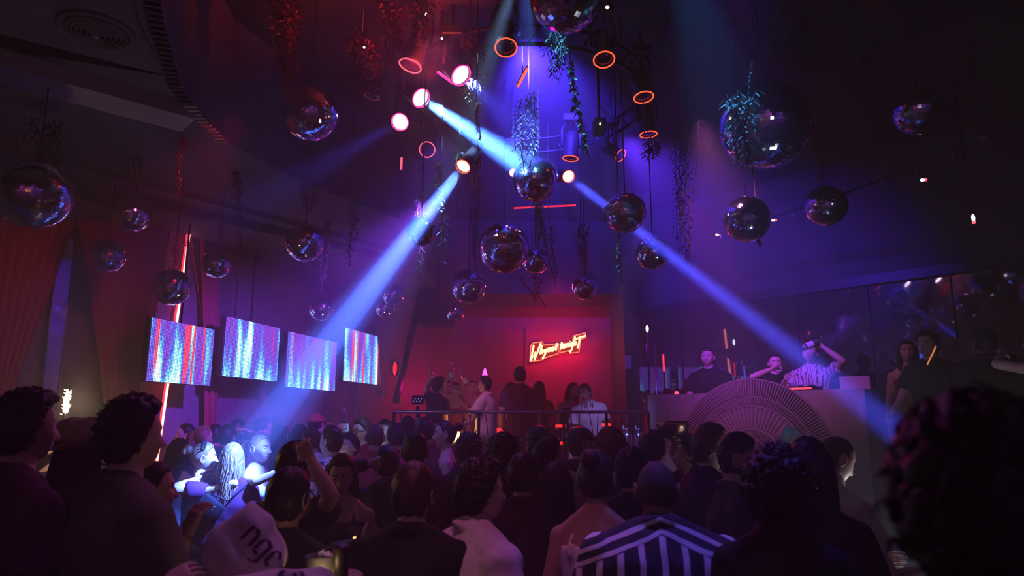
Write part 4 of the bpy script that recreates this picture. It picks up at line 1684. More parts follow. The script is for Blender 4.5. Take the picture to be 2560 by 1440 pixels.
for px, py, w, lab in ((1402, 1065, .14, 'red lit strip of light low behind the railing'), (1515, 1062, .12, 'short red strip of light low right of the seated man'),
                       (1390, 1108, .18, 'red floor-level strip of light below the railing')):
    p = PY(px, py, 9.3)
    t_ = thing('strip_light', lab, 'light', (p.x, p.y, LZ))
    mb = MB()
    mb.add(*box((0, .012, (p.z - LZ) / 2), (.03, .02, p.z - LZ), None, .003))
    obj('stand', mb, M['black_metal'], t_, False)
    mb = MB()
    mb.add(*box((0, 0, p.z - LZ), (w, .02, .035), None, .004))
    obj('tube', mb, M['red_glow_dim'], t_, False)
# small console with blue lights at the lounge's left end
p = PY(1045, 1000, 9.3)
t_ = thing('lighting_console', 'small console with blue lights on a stand at the lounge end', 'console', (p.x, p.y, LZ))
mb = MB()
mb.add(*tube([(0, 0, 0), (0, 0, p.z - LZ - .08)], .025, 10))
mb.add(*lathe([(.01, 0), (.16, 0), (.16, .02), (.03, .04)], 20))
obj('stand', mb, M['black_metal'], t_)
mb = MB()
mb.add(*box((0, 0, p.z - LZ), (.15, .10, .12), None, .008))
ccase = obj('case', mb, M['black_plastic'], t_, False)
for i in range(6):
    mb = MB()
    mb.add(*ellipsoid((-.05 + .02 * i, -.052, p.z - LZ + (.015 if i % 2 else -.02)), (.006, .004, .006), 8, 6))
    obj('indicator', mb, M['blue_led'], ccase)
# gas cylinders
for px, lab in ((1567, 'silver gas cylinder behind the railing, the one further from the booth'), (1597, 'silver gas cylinder with a bright highlight nearest the wooden booth')):
    p = PY(px, 1081, 9.5)
    hh = p.z - LZ
    t_ = thing('gas_cylinder', lab, 'gas cylinder', (p.x, p.y, LZ), 0, 'gas cylinders')
    mb = MB()
    mb.add(*lathe([(.01, 0), (.066, 0), (.07, .01), (.07, hh - .05), (.062, hh - .02), (.04, hh + .005), (.026, hh + .015), (.01, hh + .016)], 24))
    obj('bottle', mb, M['steel'], t_)
    mb = MB()
    mb.add(*tube([(0, 0, hh + .01), (0, 0, hh + .055)], .017, 10))
    mb.add(*tube([(0, 0, hh + .04), (-.045, 0, hh + .045)], .008, 8))
    vlv = obj('valve', mb, M['steel'], t_)
    mb = MB()
    mb.add(*tube([(-.04, 0, hh + .02), (-.045, 0, hh + .09)], .012, 8))
    obj('lever', mb, M['white_plastic'], vlv)
    mb = MB()
    mb.add(*tube([(.0, 0, hh + .05), (.01, .01, hh + .18), (.02, .03, hh + .3)], .005, 6))
    obj('hose', mb, M['steel'], t_)

# ------------------------------------------------------------------ DJ booth
B0, B1 = PY(1618, 990, 9.2), PY(2160, 968, 7.45)
BTOP = (B0.z + B1.z) / 2
BP, BQ = Vector((B0.x, B0.y)), Vector((B1.x, B1.y))
BD = (BQ - BP).normalized()
BN = Vector((BD.y, -BD.x))                       # towards the crowd
if BN.y > 0:
    BN = -BN
BL = (BQ - BP).length
bang = math.atan2(BD.y, BD.x)
booth = thing('dj_booth', 'oak panelled booth counter with a carved wooden fan front', 'counter', (BP.x, BP.y, 0), bang)
# local: x along the front, -y to the crowd
for i in range(4):
    w = BL / 4
    mb = MB()
    mb.add(*box((w * (i + .5), 0.02, BTOP / 2), (w - .004, 0.04, BTOP), None, 0.003))
    obj('front_panel', mb, M['wood'], booth, False)
for x in (0.02, BL - 0.02):
    mb = MB()
    mb.add(*box((x, 0.27, BTOP / 2), (0.04, 0.46, BTOP), None, 0.003))
    obj('side_panel', mb, M['wood'], booth, False)
mb = MB()
mb.add(*box((BL / 2, 0.30, BTOP - 0.10), (BL - .08, 0.5, 0.04), None, 0.004))
obj('counter_top', mb, M['black_plastic'], booth, False)


def on_booth(px, py, off=0.0):
    return on_plan_line(px, py, BP, BD, BN, off)


fc = on_booth(1882, 1152, 0.03)
ft = on_booth(1882, 946, 0.03)
FR = ft.z - fc.z
fan = thing('carved_fan', 'half round wooden fan of radiating slats on the front of the booth', 'fan ornament', fc, bang)
FT = 0.02


def ring_plate(r0, r1, y0, y1, name, mat, n=64, a0=-0.25, a1=PI + 0.25):
    vs, fs = [], []
    for i in range(n + 1):
        a = a0 + (a1 - a0) * i / n
        for r in (r0, r1):
            for y in (y0, y1):
                vs.append((r * math.cos(a), y, r * math.sin(a)))
    for i in range(n):
        o = i * 4
        fs += [(o, o + 4, o + 6, o + 2), (o + 1, o + 3, o + 7, o + 5), (o + 2, o + 6, o + 7, o + 3), (o, o + 1, o + 5, o + 4)]
    fs += [(0, 2, 3, 1), (4 * n, 4 * n + 1, 4 * n + 3, 4 * n + 2)]
    mb = MB()
    mb.add(vs, fs)
    return obj(name, mb, mat, fan, False)


ring_plate(0.02 * FR, 0.995 * FR, 0.0, 0.022, 'backing', M['slat_back'])
ring_plate(0.985 * FR, 1.0 * FR, -0.012, 0.022, 'rim', M['slat_wood'])
ring_plate(0.765 * FR, 0.785 * FR, -0.010, 0.0, 'band', M['slat_wood'])
ring_plate(0.655 * FR, 0.675 * FR, -0.012, 0.0, 'band', M['slat_wood'])
ring_plate(0.37 * FR, 0.395 * FR, -0.012, 0.0, 'band', M['slat_wood'])


def slat_ring(r0, r1, n, wf, depth, tilt=0.0):
    L = (r1 - r0) * FR
    rm = (r0 + r1) / 2 * FR
    w = (PI / n) * rm * wf
    wr0, wr1 = w * r0 * FR / rm, w * r1 * FR / rm
    me = bpy.data.meshes.new('slat')
    v = []
    for zz, ww in ((-L / 2, wr0), (L / 2, wr1)):
        v += [(-ww / 2, 0, zz), (ww / 2, 0, zz), (ww * .30, -depth, zz), (-ww * .30, -depth, zz)]
    me.from_pydata(v, [], [(0, 1, 5, 4), (1, 2, 6, 5), (2, 3, 7, 6), (3, 0, 4, 7), (3, 2, 1, 0), (4, 5, 6, 7)])
    me.materials.append(M['slat_wood'])
    for i in range(n + 8):
        a = PI * (i + .5 - 4) / n
        o = bpy.data.objects.new('slat', me)
        COL.objects.link(o)
        o.parent = fan
        o.location = (rm * math.cos(a), 0, rm * math.sin(a))
        o.rotation_euler = (0, PI / 2 - a, 0)


slat_ring(0.79, 0.98, 84, 0.62, 0.026)
slat_ring(0.68, 0.76, 76, 0.6, 0.018)
slat_ring(0.40, 0.65, 34, 0.86, 0.014)
slat_ring(0.17, 0.365, 34, 0.6, 0.024)
mb = MB()
mb.add(*lathe([(.01, 0), (.16 * FR, 0), (.16 * FR, .02), (.12 * FR, .035), (.01, .04)], 32, (0, -1, 0)))
obj('hub', mb, M['slat_wood'], fan)


def local_box(parent, name, c, s, mat, bev=0.004, rot=None):
    mb = MB()
    mb.add(*box(c, s, rot, bev))
    return obj(name, mb, mat, parent, False)


# gear on the booth
gp = on_booth(1962, 972, -0.27)
gear = thing('dj_mixer', 'black mixing deck with a glowing red strip on the booth counter', 'mixer', (gp.x, gp.y, BTOP - 0.08), bang)
gcase = local_box(gear, 'case', (0, 0, .065), (0.78, .32, .13), M['black_plastic'], .008)
local_box(gcase, 'light_strip', (0, -.165, .105), (0.72, .008, .022), M['mixer_led'], .002)
for s in (-1, 1):
    mb = MB()
    mb.add(*lathe([(.01, .13), (.10, .13), (.10, .145), (.095, .15), (.01, .15)], 24, None, (s * .25, .02, 0)))
    obj('jog_wheel', mb, M['steel'], gcase)
for i in range(8):
    mb = MB()
    mb.add(*tube([(-.09 + .026 * i, -.05 + .05 * (i % 2), .13), (-.09 + .026 * i, -.05 + .05 * (i % 2), .155)], .008, 8))
    obj('knob', mb, M['steel'], gcase)
lp_ = on_booth(2138, 966, -0.2)
lap = thing('laptop', 'open silver laptop with a red lit lid at the end of the booth', 'laptop', (lp_.x, lp_.y, BTOP - .08), bang + .25)
local_box(lap, 'keyboard_base', (0, .16, .012), (.30, .22, .018), M['steel'])
local_box(lap, 'lid', (0, .02, .12), (.30, .012, .21), CLOTH['pink'], .005, Matrix.Rotation(.12, 3, 'X'))  # pink lid colour stands in for red light on it
rl = on_booth(1692, 986, -0.2)
rlt = thing('beacon_light', 'small red glowing light at the left of the booth counter', 'lamp', (rl.x, rl.y, BTOP - .08))
mb = MB()
mb.add(*lathe([(.01, 0), (.05, 0), (.05, .03), (.01, .04)], 18))
obj('base', mb, M['black_plastic'], rlt)
mb = MB()
mb.add(*ellipsoid((0, 0, .09), (.03, .03, .035)))
obj('bulb', mb, M['red_spark'], rlt)
rt = on_booth(1659, 908, -0.5)  # mirror reflection of the red wall tube, built as an added glowing stick
t_ = thing('upright_glow', 'short upright red stick, added for a mirrored tube, behind the left end of the booth', 'light', (rt.x, rt.y, DZ))
z0, z1 = on_booth(1660, 928, -.5).z - DZ, on_booth(1658, 886, -.5).z - DZ
mb = MB()
mb.add(*tube([(0, 0, 0), (0, 0, z0)], .012, 8))
obj('stand', mb, M['black_metal'], t_)
mb = MB()
mb.add(*tube([(0, 0, z0), (0, 0, (z0 + z1) / 2), (0, 0, z1)], .011, 8))
obj('tube', mb, M['red_led'], t_)
bp_ = on_booth(1642, 985, -0.15)
t_ = tag(obj('booth_pole', (lambda m: (m.add(*tube([(0, 0, DZ), (0, 0, 3.0)], .014, 8)), m)[1])(MB()), M['steel']), 'thin steel pole rising behind the left end of the booth', 'pole')
t_.location = (bp_.x, bp_.y, 0)
cable('cable', 'white cord running down the dark wall left of the booth', [on_booth(1615, 860, -.3), on_booth(1622, 930, -.3), on_booth(1628, 985, -.3)], .006, M['white_plastic'])
cb = on_booth(1618, 822, -0.3)
cdl = thing('candle_bulb', 'white glowing bulb on a red post above the left booth corner', 'lamp', (cb.x, cb.y, DZ))
mb = MB()
mb.add(*tube([(0, 0, 0), (0, 0, cb.z - DZ - .12)], .014, 8))
obj('post', mb, M['black_metal'], cdl)
mb = MB()
mb.add(*tube([(0, 0, cb.z - DZ - .45), (0, 0, cb.z - DZ - .05)], .016, 8))
obj('candle', mb, M['curtain'], cdl)
mb = MB()
mb.add(*ellipsoid((0, 0, cb.z - DZ), (.018, .018, .05)))
obj('bulb', mb, M['white_spark'], cdl)
bs = on_booth(1861, 930, -0.6)
t_ = thing('upright_glow', 'thin blue upright light behind the top of the wooden fan', 'light', (bs.x, bs.y, DZ))
zz = on_booth(1861, 915, -.6).z - DZ
mb = MB()
mb.add(*tube([(0, 0, 0), (0, 0, zz - .16)], .012, 8))
obj('stand', mb, M['black_metal'], t_)
mb = MB()
mb.add(*tube([(0, 0, zz - .16), (0, 0, zz)], .010, 8))
obj('tube', mb, M['blue_strip'], t_)
# rounded rattan chair back to the right of the platform
rc = PD(2405, 905, 6.9)
ch = thing('rattan_chair', 'tan rounded rattan chair with high back at the far right of the platform', 'chair', (rc.x, rc.y, DZ), R(-30))
zc_ = PD(2405, 842, 6.9).z - DZ
mb = MB()
bk = []
for i in range(25):
    a = PI * i / 24
    bk.append((.30 * math.cos(a), .22, zc_ - .45 + .45 * math.sin(a)))
mb.add(*tube(bk, .018, 8))
obj('back_rim', mb, M['ivory'], ch)
for i in range(19):
    u = -0.28 + .56 * i / 18
    mb = MB()
    mb.add(*tube([(u, .22, .45), (u, .22, zc_ - .45 + .45 * math.sqrt(max(0, 1 - (u / .30) ** 2)))], .017, 6))
    obj('cane', mb, M['ivory'], ch)
mb = MB()
mb.add(*box((0, 0, .43), (.58, .5, .07), None, .02))
obj('seat', mb, M['ivory'], ch)
for sx in (-1, 1):
    for sy in (-1, 1):
        mb = MB()
        mb.add(*tube([(sx * .25, sy * .2, 0), (sx * .25, sy * .2, .42)], .02, 8))
        obj('leg', mb, M['ivory'], ch)
sp_ = PD(2326, 903, 5.9)
st_ = tag(obj('straw', (lambda m: (m.add(*tube([PD(2318, 912, 5.9)[:], PD(2340, 866, 5.9)[:]], .006, 8)), m)[1])(MB()), emat('orange_stick', (1.0, .32, .06), .8, False)), 'thin orange lit stick before the rattan chair', 'stick')

# ------------------------------------------------------------------ moving heads of the round truss
tc_ = PZ(1312, 268, 4.78)
truss = thing('lighting_truss', 'round black lighting truss that carries the ring of moving heads', 'truss', tc_)
TR = 1.12
for dz in (0.0, 0.16):
    mb = MB()
    mb.add(*torus(TR, .018, 64, 8, (0, 0, 1), (0, 0, dz)))
    obj('chord', mb, M['black_metal'], truss)
for i in range(32):
    a, b = 2 * PI * i / 32, 2 * PI * (i + .5) / 32
    mb = MB()
    mb.add(*tube([(TR * math.cos(a), TR * math.sin(a), 0), (TR * math.cos(b), TR * math.sin(b), .16)], .008, 5))
    obj('brace', mb, M['black_metal'], truss)
for i in range(4):
    a = PI / 4 + PI / 2 * i
    mb = MB()
    mb.add(*tube([(TR * math.cos(a), TR * math.sin(a), .16), (TR * math.cos(a), TR * math.sin(a), CEIL - tc_.z)], .012, 6))
    obj('hanger', mb, M['black_metal'], truss)


def moving_head(label, pos, axis, r, state, back=False):
    """state: on / pink / cream / ring / pinkring / dim"""
    t = thing('moving_head', label, 'stage light', pos, 0, 'moving heads on the round truss')
    ax = Vector(axis).normalized()
    mb = MB()
    mb.add(*lathe([(r * .3, -.30), (r * .8, -.28), (r * .95, -.20), (r * 1.0, -.06), (r * 1.12, -.03), (r * 1.14, 0.0), (r * 1.02, .004), (r * .98, -.012)], 28, ax, caps=False))
    hd_ = obj('head', mb, M['black_plastic'], t)
    lens = {'on': 'lens_white', 'pink': 'lens_pink', 'cream': 'lens_cream'}.get(state, 'lens_off')
    mb = MB()
    mb.add(*lathe([(r * .98, -.012), (r * .7, .0), (r * .35, .006), (.002, .008)], 28, ax, caps=False))
    obj('lens', mb, M[lens], hd_)
    rm = {'on': 'halo_pink', 'pink': 'halo_pink', 'cream': 'ring_led', 'ring': 'ring_led', 'pinkring': 'ring_pink', 'dim': 'ring_dim'}[state]
    mb = MB()
    mb.add(*torus(r * 1.07, r * .075, 40, 8, ax, ax * .006))
    obj('light_ring', mb, M[rm], hd_)
    side = ax.cross(Vector((0, 0, 1)))
    if side.length < .1:
        side = Vector((1, 0, 0))
    side.normalize()
    up = Vector((0, 0, 1))
    if back:
        up = Vector((0, .96, .28))
        side = ax.cross(up).normalized()
    for s in (-1, 1):
        c = -ax * .13 + side * s * r * 1.28
        mb = MB()
        mb.add(*tube([c[:], (c + up * .18)[:], (-ax * .13 + side * s * r * .7 + up * .27)[:]], .018, 8))
        obj('yoke_arm', mb, M['black_plastic'], t)
    mb = MB()
    mb.add(*box(-ax * .13 + up * .30, (.17, .15, .08), None, .01))
    obj('base', mb, M['black_plastic'], t, False)
    mb = MB()
    c = -ax * .13
    if back:
        c = c + up * .34
        mb.add(*tube([c[:], (c + up * .6)[:], (c.x, c.y + .75, CEIL - pos.z)], .012, 6))
    else:
        mb.add(*tube([(c.x, c.y, .34), (c.x, c.y, CEIL - pos.z)], .012, 6))
    obj('clamp_pipe', mb, M['black_metal'], t)
    return t


def aim(pos, w, tx=0.0):
    toc = (CAMV - pos).normalized()
    return Vector((tx, 0, -1)) * (1 - w) + toc * w


for key, r, st, lab in (('core', .075, 'on', 'blazing white moving head sending the brightest cyan beam to the right'),
                        ('vine', .078, 'on', 'white moving head half hidden by the bright leafy vine'),
                        ('faint', .072, 'pink', 'cream moving head with a pink rim, lowest of the three in a row at left'),
                        ('left', .052, 'cream', 'cream moving head behind a vine sending the beam down left onto the crowd'),
                        ('right', .056, 'cream', 'cream moving head sending the beam down right over the booth')):
    a_, b_ = BEAMS[key]
    toward = (b_ - a_).normalized()
    toc = (CAMV - a_).normalized()
    moving_head(lab, a_, toward * (.55 if key in ('core', 'vine', 'faint') else .6) + toc * .8, r, st, key in ('left', 'right'))
for px, py, rp, z, w, tx, st, lab in (
        (1265, 118, 27, 4.6, .42, 0, 'ring', 'unlit moving head with a red ring, top centre left of the big mirror ball'),
        (1510, 148, 26, 4.6, .34, .1, 'ring', 'unlit moving head with a red ring, highest on the right of the circle'),
        (1609, 242, 24, 4.6, .18, .12, 'ring', 'unlit moving head with a red ring, second down on the right of the circle'),
        (1621, 335, 21, 4.6, .0, .05, 'ring', 'unlit moving head with a thin flat red ring, third down on the right'),
        (1551, 388, 16, 4.5, .55, 1.6, 'ring', 'turned away moving head whose red ring shows as an arc'),
        (1426, 395, 19, 4.55, .0, -.1, 'ring', 'unlit moving head with a flat red ring just above the right beam lamp'),
        (1068, 374, 19, 4.5, .95, 0, 'pinkring', 'unlit moving head facing out with a thin pink ring left of the vines'),
        (1026, 163, 28, 4.6, .12, -.3, 'pinkring', 'moving head with a dull pink ring under the red lit leafy vine'),
        (930, 240, 18, 4.6, .0, -.25, 'dim', 'dim moving head with a grey ring beside the red lit leafy vine at left')):
    pos = PZ(px, py, z)
    d = (pos - CAMV).dot(Vector((0, math.cos(PITCH), math.sin(PITCH))))
    moving_head(lab, pos, aim(pos, w, tx), rp / FPX * d / 1.07, st)
p = PD(1283, 432, 6.75)
hl = moving_head('small pink lit moving head hidden behind the mirror ball in the bright beam', p, CAMV - p, .035, 'pink')
# a blue housing hanging at the right of the circle
p = PZ(1498, 318, 4.5)
t_ = thing('fog_projector', 'dull blue box projector hanging right of the leafy vine', 'projector', p)
local_box(t_, 'case', (0, 0, 0), (.11, .14, .14), M['soffit'], .012)
mb = MB()
mb.add(*tube([(0, 0, .07), (0, 0, CEIL - p.z)], .014, 6))
obj('hanger', mb, M['black_metal'], t_)
mb = MB()
mb.add(*ellipsoid((0, -.072, 0), (.008, .006, .012)))
obj('indicator', mb, M['white_spark'], t_)
# LED bars
for q0, q1, z, mt, lab in (((1318, 172), (1295, 215), 4.7, 'ring_led', 'short slanted red light bar inside the ring of moving heads'),
                           ((1095, 180), (1133, 208), 4.62, 'halo_pink', 'short pink light bar left of the half hidden white lamp'),
                           ((1285, 520), (1440, 513), 4.55, 'red_glow_dim', 'level red light bar high at the back above the lounge'),
                           ((1004, 395), (1003, 422), 4.6, 'ring_pink', 'tiny upright pink light bar at the left of the circle')):
    A, B = PZ(*q0, z), PZ(*q1, z)
    t_ = thing('light_bar', lab, 'light', A)
    mb = MB()
    mb.add(*tube([(0, 0, 0), ((B - A) / 2)[:], (B - A)[:]], .012, 8))
    obj('tube', mb, M[mt], t_)
    mb = MB()
    mb.add(*tube([(0, 0, .015), ((B - A) / 2 + Vector((0, 0, .015)))[:], (B - A + Vector((0, 0, .015)))[:]], .013, 8))
    m_ = (B - A) / 2
    mb.add(*tube([(m_ + Vector((0, 0, .02)))[:], (m_.x, m_.y, CEIL - A.z)], .006, 6))
    obj('holder', mb, M['black_metal'], t_)
for px, py, lab in ((1065, 35, 'tiny white glint left of the top vines'), (1105, 96, 'tiny white glint above the half hidden white lamp'),
                    (911, 118, 'tiny white glint by the red lit vine at left'), (1518, 18, 'white square glint right of the top mirror ball')):
    p = PZ(px, py, 4.95)
    t_ = thing('added_spot', lab, 'light', p)  # bright white reflections built as added glowing bulbs
    mb = MB()
    mb.add(*tube([(0, 0, .0), (0, 0, .06), (0, 0, CEIL - p.z)], [.02, .02, .012], 10))
    obj('housing', mb, M['black_plastic'], t_)
    mb = MB()
    mb.add(*ellipsoid((0, -.005, -.004), (.016, .014, .012) if px > 1500 else (.010, .01, .010)))
    obj('bulb', mb, M['white_spark'], t_)

# ------------------------------------------------------------------ mirror balls


def tile_mesh(s, seed, single_rows=False):
    """unit ball of flat mirror tiles; s = tile size over radius"""
    r_ = np.random.RandomState(seed)
    vs, fs = [], []
    rows = int(round(PI / s))
    tiles = []
    for i in range(rows):
        ph = -PI / 2 + PI * (i + .5) / rows
        n = max(4, int(round(2 * PI * math.cos(ph) / s)))
        for j in range(n):
            tiles.append((ph, 2 * PI * j / n, n))
    for ph, th, n in tiles:
        c = np.array([math.cos(ph) * math.cos(th), math.cos(ph) * math.sin(th), math.sin(ph)])
        e = np.array([-math.sin(th), math.cos(th), 0])
        u = np.cross(c, e)
        tx, ty = r_.normal(0, .022, 2)
        nrm = c + e * tx + u * ty
        nrm /= np.linalg.norm(nrm)
        e2 = e - nrm * np.dot(e, nrm)
        e2 /= np.linalg.norm(e2)
        u2 = np.cross(nrm, e2)
        hw = PI * math.cos(ph) / n * .94
        hh = PI / rows / 2 * .94
        hw = max(hw, .004)
        o = len(vs)
        for k, (a, b) in enumerate(((-1, -1), (1, -1), (1, 1), (-1, 1))):
            vs.append(c * 1.0 + e2 * a * hw + u2 * b * hh)
        for k, (a, b) in enumerate(((-1, -1), (1, -1), (1, 1), (-1, 1))):
            vs.append(c * .975 + e2 * a * hw * .98 + u2 * b * hh * .98)
        fs += [(o, o + 1, o + 2, o + 3), (o, o + 4, o + 5, o + 1), (o + 1, o + 5, o + 6, o + 2), (o + 2, o + 6, o + 7, o + 3), (o + 3, o + 7, o + 4, o)]
    me = bpy.data.meshes.new('mirror_tiles')
    me.from_pydata([tuple(v) for v in vs], [], fs)
    me.materials.append(M['mirror'])
    return me, tiles


TILE = {'fine': tile_mesh(.075, 3)[0], 'mid': tile_mesh(.115, 4)[0], 'coarse': tile_mesh(.16, 5)[0]}
mb = MB()
mb.add(*ellipsoid((0, 0, 0), (.976, .976, .976), 40, 28))
CORE = mb.mesh('ball_core', M['ball_core'])
CAP = MB()
CAP.add(*lathe([(.01, .97), (.12, .965), (.13, 1.0), (.10, 1.05), (.03, 1.07), (.02, 1.10), (.01, 1.10)], 16))
CAP = CAP.mesh('cap', M['steel'])
BALLS = []


def mirror_ball(label, px, py, rpx, d, tiles='fine', ceil=CEIL, single=False):
    c = PD(px, py, d)
    r = rpx / FPX * d
    t = thing('mirror_ball', label, 'mirror ball', c, rng.uniform(0, 6), 'hanging mirror balls')
    o = obj('core', CORE, None, t)
    o.scale = (r, r, r)
    o = obj('cap', CAP, None, t)
    o.scale = (r, r, r)
    if not single:
        o = obj('mirror_tiles', TILE[tiles], None, t, False)
        o['kind'] = 'stuff'
        o.scale = (r, r, r)
    else:
        s = .16
        rows = int(round(PI / s))
        toc = Matrix.Rotation(-t.rotation_euler.z, 3, 'Z') @ (CAMV - c).normalized()
        allt, meshes = [], {}
        for i in range(rows):
            ph = -PI / 2 + PI * (i + .5) / rows
            n = max(4, int(round(2 * PI * math.cos(ph) / s)))
            hw, hh = PI * math.cos(ph) / n * .93 * r, PI / rows / 2 * .93 * r
            me = bpy.data.meshes.new('mirror_tile')
            v = [(x * hw, y * hh, 0) for x, y in ((-1, -1), (1, -1), (1, 1), (-1, 1))] + [(x * hw * .97, y * hh * .97, -.02 * r) for x, y in ((-1, -1), (1, -1), (1, 1), (-1, 1))]
            me.from_pydata(v, [], [(0, 1, 2, 3), (0, 4, 5, 1), (1, 5, 6, 2), (2, 6, 7, 3), (3, 7, 4, 0)])
            me.materials.append(M['mirror'])
            meshes[i] = me
            for j in range(n):
                th = 2 * PI * j / n
                cc = Vector((math.cos(ph) * math.cos(th), math.cos(ph) * math.sin(th), math.sin(ph)))
                allt.append((-cc.dot(toc), i, cc, th))
        allt.sort(key=lambda q: q[0])
        rest = MB()
        for idx, (_q, i, cc, th) in enumerate(allt):
            e = Vector((-math.sin(th), math.cos(th), 0))
            nn = (cc + e * rng.gauss(0, .012) + cc.cross(e) * rng.gauss(0, .012)).normalized()
            e = (e - nn * e.dot(nn)).normalized()
            u = nn.cross(e)
            m4 = Matrix(((e.x, u.x, nn.x, cc.x * r), (e.y, u.y, nn.y, cc.y * r), (e.z, u.z, nn.z, cc.z * r), (0, 0, 0, 1)))
            if idx < 290:
                o = bpy.data.objects.new('mirror_tile', meshes[i])
                COL.objects.link(o)
                o.parent = t
                o.matrix_local = m4
            else:
                me = meshes[i]
                rest.add([(m4 @ v.co)[:] for v in me.vertices], [tuple(p.vertices) for p in me.polygons])
        o = obj('mirror_tiles', rest, M['mirror'], t, False)
        o['kind'] = 'stuff'
    mb = MB()
    mb.add(*tube([(0, 0, r * 1.07), (0, 0, (r * 1.07 + ceil - c.z) / 2), (0, 0, ceil - c.z)], .005, 6))
    obj('hanging_wire', mb, M['black_metal'], t)
    BALLS.append((c, r))
    return t


LA, LB = BEAMS['left']
RA, RB = BEAMS['right']


def beam_depth(A, B, px, py):
    """depth at which the view ray passes closest to the beam line"""
    r = ray(px, py)
    w0 = CAMV - A
    v = (B - A).normalized()
    a, b, c = r.dot(r), r.dot(v), 1.0
    d, e = r.dot(w0), v.dot(w0)
    return (b * e - c * d) / (a * c - b * b)


mirror_ball('large coarse tiled mirror ball cut off by the top edge', 1415, -12, 92, 4.4, single=True)
mirror_ball('mirror ball under the red lit leafy vine, upper left', 776, 284, 69, 5.5)
mirror_ball('mirror ball cut off at the far left showing a small orange ring reflection', 85, 486, 87, 4.4, ceil=SOFF)
mirror_ball('mirror ball under the olive feathery vine at left', 326, 535, 47, 6.2, 'mid', SOFF)
mirror_ball('dull mirror ball low at far left before the red drape', 267, 642, 42, 6.5, 'mid', SOFF)
mirror_ball('mirror ball in front of the red light tube', 430, 718, 45, 6.6, 'mid', SOFF)
mirror_ball('small mirror ball right of the red light tube under an olive vine', 541, 660, 35, 7.0, 'mid', SOFF)
mirror_ball('mirror ball hanging by a thick dark vine left of centre', 762, 606, 48, 6.8, 'fine', SOFF)
mirror_ball('small mirror ball just above the third video screen', 803, 771, 30, 8.4, 'mid', SOFF)
mirror_ball('mirror ball caught in the left light beam', 1054, 578, 37, beam_depth(LA, LB, 1054, 578) + .16, 'mid')
mirror_ball('mirror ball below the middle left of centre', 1172, 716, 43, 7.6)
mirror_ball('large smooth mirror ball in the centre before the red glow', 1260, 620, 63, 6.6)
mirror_ball('small red mirror ball overlapping the large central one', 1339, 652, 33, 7.6, 'mid')
mirror_ball('mirror ball that the bright cyan beam strikes', 1338, 448, 56, 6.5, 'mid')
mirror_ball('mirror ball wrapped in clear foil in the right light beam', 1563, 533, 50, beam_depth(RA, RB, 1563, 533) - .50, 'mid')
mirror_ball('mirror ball lower down in the right light beam', 1632, 633, 42, beam_depth(RA, RB, 1645, 610) + .24)
mirror_ball('mirror ball below the dark vine right of centre', 1463, 718, 32, 8.0)
mirror_ball('small mirror ball, upper of the touching pair left of centre', 983, 737, 27, 8.4, 'mid')
mirror_ball('small mirror ball, lower of the touching pair left of centre', 963, 768, 25, 8.8, 'mid')
mirror_ball('smallest mirror ball, before the red lounge wall', 1138, 783, 22, 9.3, 'mid')
mirror_ball('largest mirror ball, at right, half covered by the blue lit vine', 1912, 312, 110, 4.9)
mirror_ball('mirror ball right of centre below the largest one', 1867, 549, 58, 6.2)
mirror_ball('mirror ball next to the wall cable, right', 2065, 516, 51, 6.4)
mirror_ball('coarse tiled mirror ball in the dark upper right corner', 2295, 276, 60, 5.4, single=True)
# crumpled foil over one ball
c, r = BALLS[14]
v, f = ellipsoid((0, 0, 0), (1, 1, 1), 30, 20)
nn = np.array([noise.noise(Vector(p) * 3.2) + .6 * noise.noise(Vector(p) * 7.5) for p in v])
keep = v[:, 2] > -.45
v2 = v * (r * (1.04 + .10 * nn))[:, None]
fk = [q for q in f if all(keep[i] for i in q)]
mb = MB()
mb.add(v2, fk)
M['foil'] = glass_mat('clear_foil', (1, .9, .95), .08)
tag(obj('foil_wrap', mb, M['foil'], None, False, c), 'crumpled clear foil wrapped over the mirror ball in the right beam', 'foil')

# ------------------------------------------------------------------ light cable on the right
wa, wb = PD(1775, 592, 8.7), PD(2480, 342, 6.2)
tr = thing('track_rail', 'long dark cable rail rising to the right along the mirrored wall', 'rail', wa)
mb = MB()
pp = resample([Vector((0, 0, 0)), (wb - wa) * .5 - Vector((0, 0, .05)), wb - wa], 20)
mb.add(*tube([p[:] for p in pp], .012, 6))
obj('cable', mb, M['black_metal'], tr)
for i in range(9):
    p = pp[2 * i + 1]
    mb = MB()
    mb.add(*tube([p[:], (p + Vector((0, 0, -.06)))[:], (p + Vector((.02, 0, -.075)))[:]], .006, 6))
    obj('hook', mb, M['steel'], tr)
for px, py, d, lab in ((1793, 587, 8.6, 'small red white lamp at the left end of the cable rail'), (1933, 551, 8.1, 'small red white lamp on the cable rail beside a mirror ball'),
                       (2306, 450, 6.8, 'bright red white lamp on the right part of the cable rail'), (2433, 545, 6.2, 'white pendant lamp with a red glow at far right')):
    p = PD(px, py, d)
    t_ = thing('rail_lamp', lab, 'lamp', p, 0, 'red white rail lamps')
    mb = MB()
    mb.add(*ellipsoid((0, 0, 0), (.022, .014, .012) if px < 2400 else (.014, .014, .035)))
    obj('bulb', mb, M['white_spark'], t_)
    mb = MB()
    mb.add(*ellipsoid((.03, 0, .004) if px < 2400 else (0, 0, -.04), (.014, .016, .014)))
    obj('red_cap', mb, M['red_spark'], t_)
    mb = MB()
    mb.add(*tube([(0, 0.01, 0.01), (0, .02, .1), (0, .02, .1 if px < 2400 else CEIL - p.z)], .008, 6))
    obj('stem', mb, M['black_metal'], t_)
p = PD(2466, 345, 6.0)
cm = thing('security_camera', 'small pale dome camera high on the right', 'camera', p)
local_box(cm, 'body', (0, 0, 0), (.07, .10, .05), M['soffit'], .012)
mb = MB()
